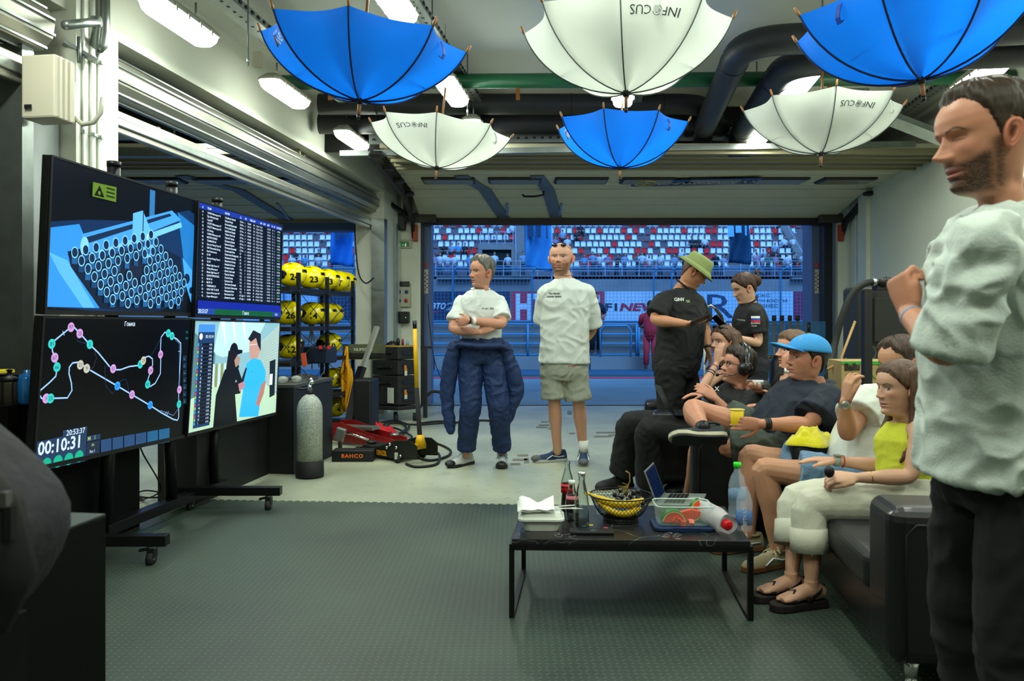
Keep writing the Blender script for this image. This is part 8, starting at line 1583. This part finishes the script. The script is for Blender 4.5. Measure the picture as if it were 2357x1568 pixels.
an = J['legs'][0][2]; roll = V((0.05,.72,.62)); dsh = V((-.98,.05,-.02)); shoe(an-roll.normalized()*.085+V((.03,0,0)), dsh, J['root'], mat('trainer_dark','#1a2224',.7), mat('sole_cream','#a9a48c',.5), L=.30, roll=roll, lace=M_dark)
b = MB(); up_ = roll.normalized(); d__ = (dsh-up_*dsh.dot(up_)).normalized(); x__ = d__.cross(up_); p__ = an-up_*.0865+V((.03,0,0)); out = [(-.02,.026),(.05,.033),(.3,.031),(.5,.034),(.7,.044),(.85,.042),(.95,.027)]
b.prism([p__+d__*(-.081+u*.30)+x__*w for u, w in out]+[p__+d__*(-.081+u*.30)-x__*w for u, w in reversed(out)], -up_*.006, mat('tread_black','#14171a',.6)); b.build('shoe_tread', J['root'])
b = MB(); b.tube([an+up_*.02, an-up_*.03], [.040,.045], M_black, 14); b.build('sock', J['root'])
an = J['legs'][1][2]; b = MB(); b.tube([an+V((0,0,.05)), an-V((0,0,.06))], [.043,.045], M_black, 14); b.build('sock', J['root']); shoe(V((an.x,an.y,0)), (-1,-.1,0), J['root'], mat('trainer_dark'), mat('sole_cream'), L=.29)
cm = cloth('blue_cap','#2f87c4', .8, bump=(90,.4,.003)); ts = np.linspace(.70,1.0,16); b = MB(); R = []
for i, t_ in enumerate([.66,.70,.76,.82,.88,.93,.97,.99,1.0]):
    ph = np.linspace(-PI,PI,40,endpoint=False); X_a = head_xyz(np.full(40,t_), ph, hp, .075, feat=False); R.append([HL(J, x, y-.01, max(zz, .60+(.10*math.cos(p))) ) for (x, y, zz), p in zip(X_a, ph)])
b.grid(R, cm, True, True); b.add(R[-1], [tuple(range(40))], cm); cp = b.build('cap', J['root'], solid=.003); b = MB(); P = []
for i in range(7):
    u = i/6; P.append([HL(J, .37*math.sin(a)*(1-.12*u), .20+.20*math.cos(a)+u*.44*(math.cos(a)**.6 if math.cos(a) > 0 else 0), .735+.00*u-.10*(math.sin(a))**2+.05*math.sin(u*2.2)) for a in [(-1+2*j/16)*PI/2*.98 for j in range(17)]])
b.grid(P, cm); b.build('cap_brim', cp, solid=.006)
b = MB(); c_ = HL(J, -.30, .25, .90); decal(cp, 'X', W(1842,783,z-.3), (1,0,.2), (0,0,1), .025, (0,1,0), ink_w, name='cap_emblem', lift=.006)
wv = J['arms'][1]; b = MB(); d_ = (wv[1]-wv[2]).normalized()
for q in (.09,.14): c_ = wv[2].lerp(wv[1],q); b.tube([c_-d_*.009,c_+d_*.009], .0335, M_black, 16)
b.build('wristband', J['root'])
c = wv[2]+V((-.115,.045,-.035)); t = empty('paper_cup', c, 'yellow paper cup held by the man in the blue cap', 'cup'); b = MB(); b.lathe([(.026,0),(.027,.001),(.038,.105)], c, mat('cup_yellow','#d9b400',.5), 28); b.build('wall', t); b = MB(); b.lathe([(.036,.098),(.0365,.1045)], c, mat('cup_inner','#e8e2c8',.5), 28); b.tube([c+V((.0385*math.cos(a),.0385*math.sin(a),.106)) for a in [i*2*PI/28 for i in range(28)]], .0022, mat('cup_rim','#e4d890',.5), 6, closed=True); b.lathe([(0,.085),(.035,.085)], c, mat('cup_drink','#3a2a14',.3), 24); b.build('rim', t)
# 9 --- man in white T-shirt with raised hand
z = 4.0; J = CL(pelvis=W(1990,1100,z-.05), neck=W(2045,895,z+.10), xs=(.30,-.94,0), xh=(.12,-.99,0), head=W(2068,835,z+.05), face=(-.93,-.25,-.25), h=.245)
hp = CL(skin='#b98768', browc='#4a3628', wide=1.0)
arms = [(W(1990,930,z-.05), W(1950,1003,z-.20), W(1945,925,z-.28), (.15,-.05,1), (1,.2,-.2), -1, (.45,.5,.4,.3), .09, (.35,.35), 1.0), (W(2120,950,z-.15), W(2185,1010,z-.35), W(2165,1092,z-.62), (-.75,-.1,-.35), (.0,1,-.3), -1, (.15,.18,.2,.25), .05, (.7,.1))]
legs = legset(J, .10, [W(1722,1045,z+.30), W(1752,1078,z-.02)], [FT(1722,1272,.10), FT(1790,1310,.10)]); legs = [l[:3]+(V((1,0,0)),) for l in legs]
figure('man in white T-shirt and denim shorts leaning back with one hand raised', J, hp, arms=arms, legs=legs, vox=.004, armk=1.08, legk=1.1)
make_hair(J['head'], J['M'], J['h'], hp, 'hair', J['root'], 'rec', .08, .04, '#4a382a', 12, .02)
wt3 = cloth('white_cotton','#c9ccc2'); s = torso_cloth(J, 'T_shirt', wt3, hem=-.02, sleeves=[(0,.45,.095,.105),(1,.8,.09,.10)], prof=[(0,.20,.185),(.2,.205,.195),(.45,.21,.18),(.72,.215,.16),(.87,.19,.13),(.95,.125,.095)], wr=(.010,6), vox=.006)
dn = cloth('denim','#6d8da8', .9, bump=(140,.8,.004), var=(18,.5,'#55748f')); s = legs_cloth(J, 'denim_shorts', dn, .66, (.13,.115,.098,.1,.1), wr=(.008,8), hipw=(.20,.17), vox=.006, flare=.05)
for Lg in J['legs']: b = MB(); q = Lg[0].lerp(Lg[1],.62); d_ = (Lg[1]-Lg[0]).normalized(); b.tube([q,q+d_*.025], [.107,.109], mat('denim_hem','#83a0b8',.9), 24, cap=False); b.build('hem', s, solid=.003)
for Lg, d in zip(J['legs'], ((-.95,-.20,0),(-.90,-.40,0))): shoe(V((Lg[2].x,Lg[2].y,.011)), d, J['root'], mat('suede_tan','#9a8d6c',.9,bump=(90,.4,.003)), mat('gum_sole','#7a4f28',.6), L=.30, lace=mat('lace_cream','#c8bf9a',.8), band=mat('stripe_white'), Hs=.08)
b = MB(); wv = J['arms'][0]; c_ = wv[2].lerp(wv[1],.06); d_ = (wv[1]-wv[2]).normalized(); b.tube([c_-d_*.012,c_+d_*.012], .030, mat('watch_steel'), 16, cap=False); b.lathe([(.017,0),(.017,.009),(.012,.011),(0,.011)], c_+V((-.01,-.028,.0)), mat('watch_steel'), 18, V((-.3,-.95,0))); b.build('wristwatch', J['root'])
# 10 --- young woman in yellow top
z = 3.5; J = CL(pelvis=W(2095,1135,z-.02), neck=W(2090,962,z), xs=(.40,-.90,-.10), xh=(.12,-.99,0), head=W(2066,893,z-.02), face=(-.97,-.16,-.06), h=.235)
hp = CL(skin='#c4977c', browc='#3a281c', wide=.96, brow=.2, jaw=.9, lips='#a8605a', nose=.85, chin=1.1, gaze=(.0,0), neck=.85)
arms = [(W(2052,985,z+.14), W(2040,1075,z+.17), W(1920,1060,z+.20), (-1,.0,.05), (0,0,-1), 1, (.1,.12,.15,.18), .03, (.3,.1)), (W(2120,990,z-.16), W(2098,1098,z-.20), W(1968,1100,z-.14), (-1,.05,.03), (.0,.5,-.8), 1, (.75,.7,.75,.8), .0, (.3,.5))]
legs = [(J['pelvis']+V((0,.09,-.02)), W(1828,1148,z+.12), FT(1822,1384,.11), V((1,0,0))), (J['pelvis']+V((0,-.08,-.02)), W(1860,1158,z-.06), FT(1868,1404,.11), V((1,0,0)))]
figure('young woman with long straight brown hair, sleeveless yellow knit top and cream rolled jeans', J, hp, arms=arms, legs=legs, vox=.004, armk=.86, tw=.85, td=.85, legk=.84)
hc_ = '#5c4230'; make_hair(J['head'], J['M'], J['h'], hp, 'hair', J['root'], 'woman', .045, .04, hc_, 14, .005)
b = MB()
for x_, y_, z1, r in ((-.36,-.08,-.80,.026),(-.37,-.18,-.86,.034),(-.30,-.34,-.80,.036),(-.12,-.43,-.75,.038),(.08,-.44,-.7,.038),(.26,-.36,-.66,.034),(.30,-.1,-.5,.022)):
    limb(b, [HL(J,x_*.86,y_*.85,.80), HL(J,x_*1.05,y_*1.0,.45), HL(J,x_*1.1+.03,y_*1.1,.0), HL(J,x_*1.2,y_*1.0+.12,z1*.5), HL(J,x_*1.1,y_*.8+.36,z1)], [r*.8,r,r,r*.85,r*.25], hair_mat(hc_), 10, 4)
me = remesh(b, .006, 2); wrinkle(me, .004, 45, 3, (1,1,.15)); finish(me, 'hair_length', [hair_mat(hc_)], J['root'])
yk = cloth('yellow_knit','#c9cc3a', .95, bump=(260,.9,.004)); s = torso_cloth(J, 'knit_top', yk, hem=-.06, top=.93, prof=[(0,.165,.135),(.2,.150,.12),(.45,.150,.12),(.70,.150,.125),(.85,.115,.095)], wr=(.006,9), vox=.0055, neckw=(.092,.07))
cr = cloth('cream_denim','#c4c3b0', .9, bump=(120,.4,.003)); s = legs_cloth(J, 'jeans', cr, 1.58, (.105,.092,.073,.072,.072), wr=(.005,8), hipw=(.165,.145), vox=.0055)
for Lg in J['legs']:
    b = MB(); q0, q1 = Lg[1].lerp(Lg[2],.30), Lg[1].lerp(Lg[2],.60); b.tube([q0,q0.lerp(q1,.5),q1], [.0790,.0800,.0810], cr, 24, cap=False); cf = b.build('turned_cuff', s, solid=.004); b = MB(); b.tube([q0+V((-.02,-.073,0)), q1+V((-.02,-.075,0))], .0035, cr, 6); b.build('seam', cf)
for Lg, d in zip(J['legs'], ((-.97,-.2,0),(-.96,-.25,0))):
    p = V((Lg[2].x,Lg[2].y,.012)); d = V(d).normalized(); x = d.cross(UP).normalized(); msd = mat('sandal_brown','#1d1410',.7); b = MB(); out = [(-.07,.022),(-.05,.032),(.0,.034),(.06,.036),(.12,.045),(.165,.042),(.19,.026),(.197,.008)]
    b.prism([p+d*u+x*w for u, w in out]+[p+d*u-x*w for u, w in reversed(out)], V((0,0,.032)), msd); sd = b.build('sandal', J['root'], bevel=.005)
    sk = mat('skin_'+hp['skin'], hp['skin']); b = MB(); o = p+V((0,0,.032)); loft(b, [o-d*.055+V((0,0,.028)), o-d*.02+V((0,0,.04)), o+d*.04+V((0,0,.034)), o+d*.09+V((0,0,.022)), o+d*.135+V((0,0,.015)), o+d*.15+V((0,0,.012))], [(.024,.026),(.031,.042),(.033,.032),(.038,.022),(.038,.014),(.030,.010)], x, sk, 16)
    b.tube([Lg[2]+V((0,0,.02)), o+V((0,0,.035))], [.031,.033], sk, 14)
    for k in range(5): q = o+d*(.142-.009*abs(k-1)**1.3)+x*(.028-.0145*k)*(1 if x.y < 0 else 1)+V((0,0,.011)); b.tube([q-d*.02, q+d*.012], [.009-.0007*k,.0085-.0007*k], sk, 8); b.ball(q+d*.013, .0085-.0007*k, sk, n=8, k=6)
    fme = remesh(b, .003, 2); v3 = len(fme.vertices); cl_ = fme.color_attributes.new('Col','FLOAT_COLOR','POINT'); cl_.data.foreach_set('color', np.tile(np.append(col3(hp['skin']),1).astype(np.float32), v3)); finish(fme, 'foot', [sk], J['root'])
    b = MB()
    for (u0, s0, u1, s1) in ((.03,1,.11,-1),(.03,-1,.11,1)): b.tube([o+d*lerp(u0,u1,t_)+x*lerp(s0,s1,t_)*.040+V((0,0,.008+.040*math.sin(PI*t_)*lerp(1,.75,0))) for t_ in [i/8 for i in range(9)]], [(.013,.003)]*9, msd, 8, up=tuple(d))
    b.tube([o+V((0,0,.02))+x*.038+d*.02, o-d*.02+x*.036+V((0,0,.045)), o-d*.065+V((0,0,.055)), o-d*.02-x*.036+V((0,0,.045)), o+V((0,0,.02))-x*.038+d*.02], [(.009,.0025)]*5, msd, 8, up=(0,0,1)); b.build('straps', sd)
b = MB(); wv = J['arms'][0]; c_ = wv[2].lerp(wv[1],.05); d_ = (wv[1]-wv[2]).normalized(); b.tube([c_-d_*.012,c_+d_*.012], .027, mat('watch_strap','#8f9894',.5), 16); b.box(c_+V((0,-.01,.027)), (.03,.028,.008), mat('watch_steel')); b.build('wristwatch', J['root']); b = MB(); c_ = wv[2].lerp(wv[1],.17); b.tube([c_-d_*.002,c_+d_*.002], .029, mat('thread_red'), 16); b.build('bracelet', J['root'])
b = MB(); wv = J['arms'][1]; c_ = wv[2].lerp(wv[1],.30); d_ = (wv[1]-wv[2]).normalized(); b.tube([c_-d_*.0012,c_+d_*.0012], .029, mat('gold','#c09a40',.25,metal=1), 16); b.build('bracelet', J['root'])
b = MB(); b.ball(W(1909,1086,z-.16), (.022,.016,.026), mat('fob_black','#121314',.4), n=16, k=10); tag(b.build('key_fob'), 'black key fob in the hand of the woman in the yellow top', 'key fob')
b = MB(); P = []; c_ = W(2018,1122,z-.04)
b.ball(c_, (.085,.05,.035), mat('woven_cream','#b5ae84',.7,bump=(60,.9,.01)), n=24, k=14); 
for i in range(-5,6): b.tube([c_+V((.016*i-.03,-.035,-.03)), c_+V((.016*i,-.048,0)), c_+V((.016*i+.03,-.03,.028))], .003, mat('woven_seam','#8a845c',.8), 5); b.tube([c_+V((.016*i+.03,-.035,-.03)), c_+V((.016*i,-.048,0)), c_+V((.016*i-.03,-.03,.028))], .003, mat('woven_seam'), 5)
tag(b.build('woven_bag'), 'small cream woven bag on the lap of the woman in the yellow top', 'bag')
# 11 --- standing man at the right edge
z = 1.84; J = CL(pelvis=W(2325,1075,z), neck=W(2322,478,z), xs=(.06,-.99,0), xh=(.05,-1,0), head=W(2258,318,z-.02), face=(-.985,-.02,-.17), h=.248)
hp = CL(skin='#bf8468', browc='#2a1e18', beard=.95, beardc='#33261d', jaw=1.15, nose=1.12, gaze=(0,0), neck=1.12, eyes=0, wide=1.0)
arms = [(W(2290,600,z+.20), W(2200,790,z+.25), W(2135,722,z+.18), (-.6,.0,.7), (.6,.3,-.3), 1, (1.1,1.2,1.2,1.2), .0, (.3,.7)), (W(2262,580,z-.20), W(2185,812,z-.16), W(2092,722,z+.06), (-.15,.3,.9), (.9,.3,.2), -1, (1.0,1.1,1.1,1.1), .0, (.2,.7), 1.0)]
legs = legset(J, .09, [V((J['pelvis'].x-.03,z+.13,.50)), V((J['pelvis'].x-.05,z-.10,.50))], [V((J['pelvis'].x+.03,z+.14,.10)), V((J['pelvis'].x+.02,z-.12,.10))])
figure('bearded man with short dark hair in white linen shirt standing at the right edge', J, hp, arms=arms, legs=legs, vox=.0035, armk=1.05, tw=1.0)
make_hair(J['head'], J['M'], J['h'], hp, 'hair', J['root'], 'crop', .055, .015, '#3a2c20', 16, .014, front=.02)
ln = cloth('white_linen','#c6d0c8', .85, bump=(160,.5,.003)); s = torso_cloth(J, 'linen_shirt', ln, hem=-.03, sleeves=[(0,1.05,.075,.07),(1,1.0,.072,.066)], prof=[(0,.205,.178),(.2,.20,.172),(.45,.20,.165),(.72,.215,.155),(.87,.19,.13),(.95,.13,.105)], wr=(.021,8), vox=.0055, neckw=(.088,.085), seed=2)
b = MB(); Nf = frame(V(J['xs']), z=(J['head']-J['neck']).normalized()); b.tube([J['neck']+Nf @ V((.080*math.cos(a),.078*math.sin(a),.012-.012*math.sin(a))) for a in [i*2*PI/28 for i in range(28)]], [(.006,.022)]*28, ln, 8, up=tuple(Nf.col[2]), closed=True); b.build('collar', s)
wv = J['arms'][1]; b = MB(); d_ = (wv[1]-wv[0]).normalized(); q = wv[1]-d_*.03
b.tube([q-d_*.03, q+d_*.005, q+d_*.035], [.0685,.0705,.069], ln, 28, cap=False); b.build('rolled_cuff', s, solid=.007)
d_ = (wv[2]-wv[1]).normalized(); b = MB(); c_ = wv[2].lerp(wv[1],.12); b.tube([c_-d_*.006,c_+d_*.006], .029, mat('band_grey','#8a90a4',.5), 18); b.build('wristband', J['root'])
legs_cloth(J, 'trousers', cloth('charcoal_denim','#0f1012', .9), 1.92, (.110,.10,.08,.073,.07), wr=(.009,8), hipw=(.18,.15), vox=.007)
for Lg in J['legs']: shoe(V((Lg[2].x,Lg[2].y,.011)), (-1,-.1,0), J['root'], M_black, M_dark)
# laptop of the man with the headset
h0 = W(1556,950,5.35); laptop(h0+V((-.03,-.10,.0)), h0+V((-.03,.17,.0)), V((-.40,0,.80)).normalized(), V((1,0,-.05)).normalized(), 'dark grey laptop open on the lap of the man with the headset', M_dkl, M_black, H=.20, D_=.20)
# people outside on the pit lane
def red_person():
    t = spect('stand','#b02838','#b02838','#8a5a50','#141012'); t.location = (W(1497,0,19.6).x,19.6,0); t.rotation_euler = (0,0,PI*.9); t.scale = (1.0,)*3; tag(t, 'person in red team overalls walking away along the pit lane', 'person')
    for c_ in kids(t):
        if c_.name.startswith('hair'): c_.name = 'helmet_hair'
red_person()
lane(1371, 20.75, '#1b2436', '#0c0d12', 'person in dark clothes standing on the pit wall behind the bald man', .4, .34, .95)
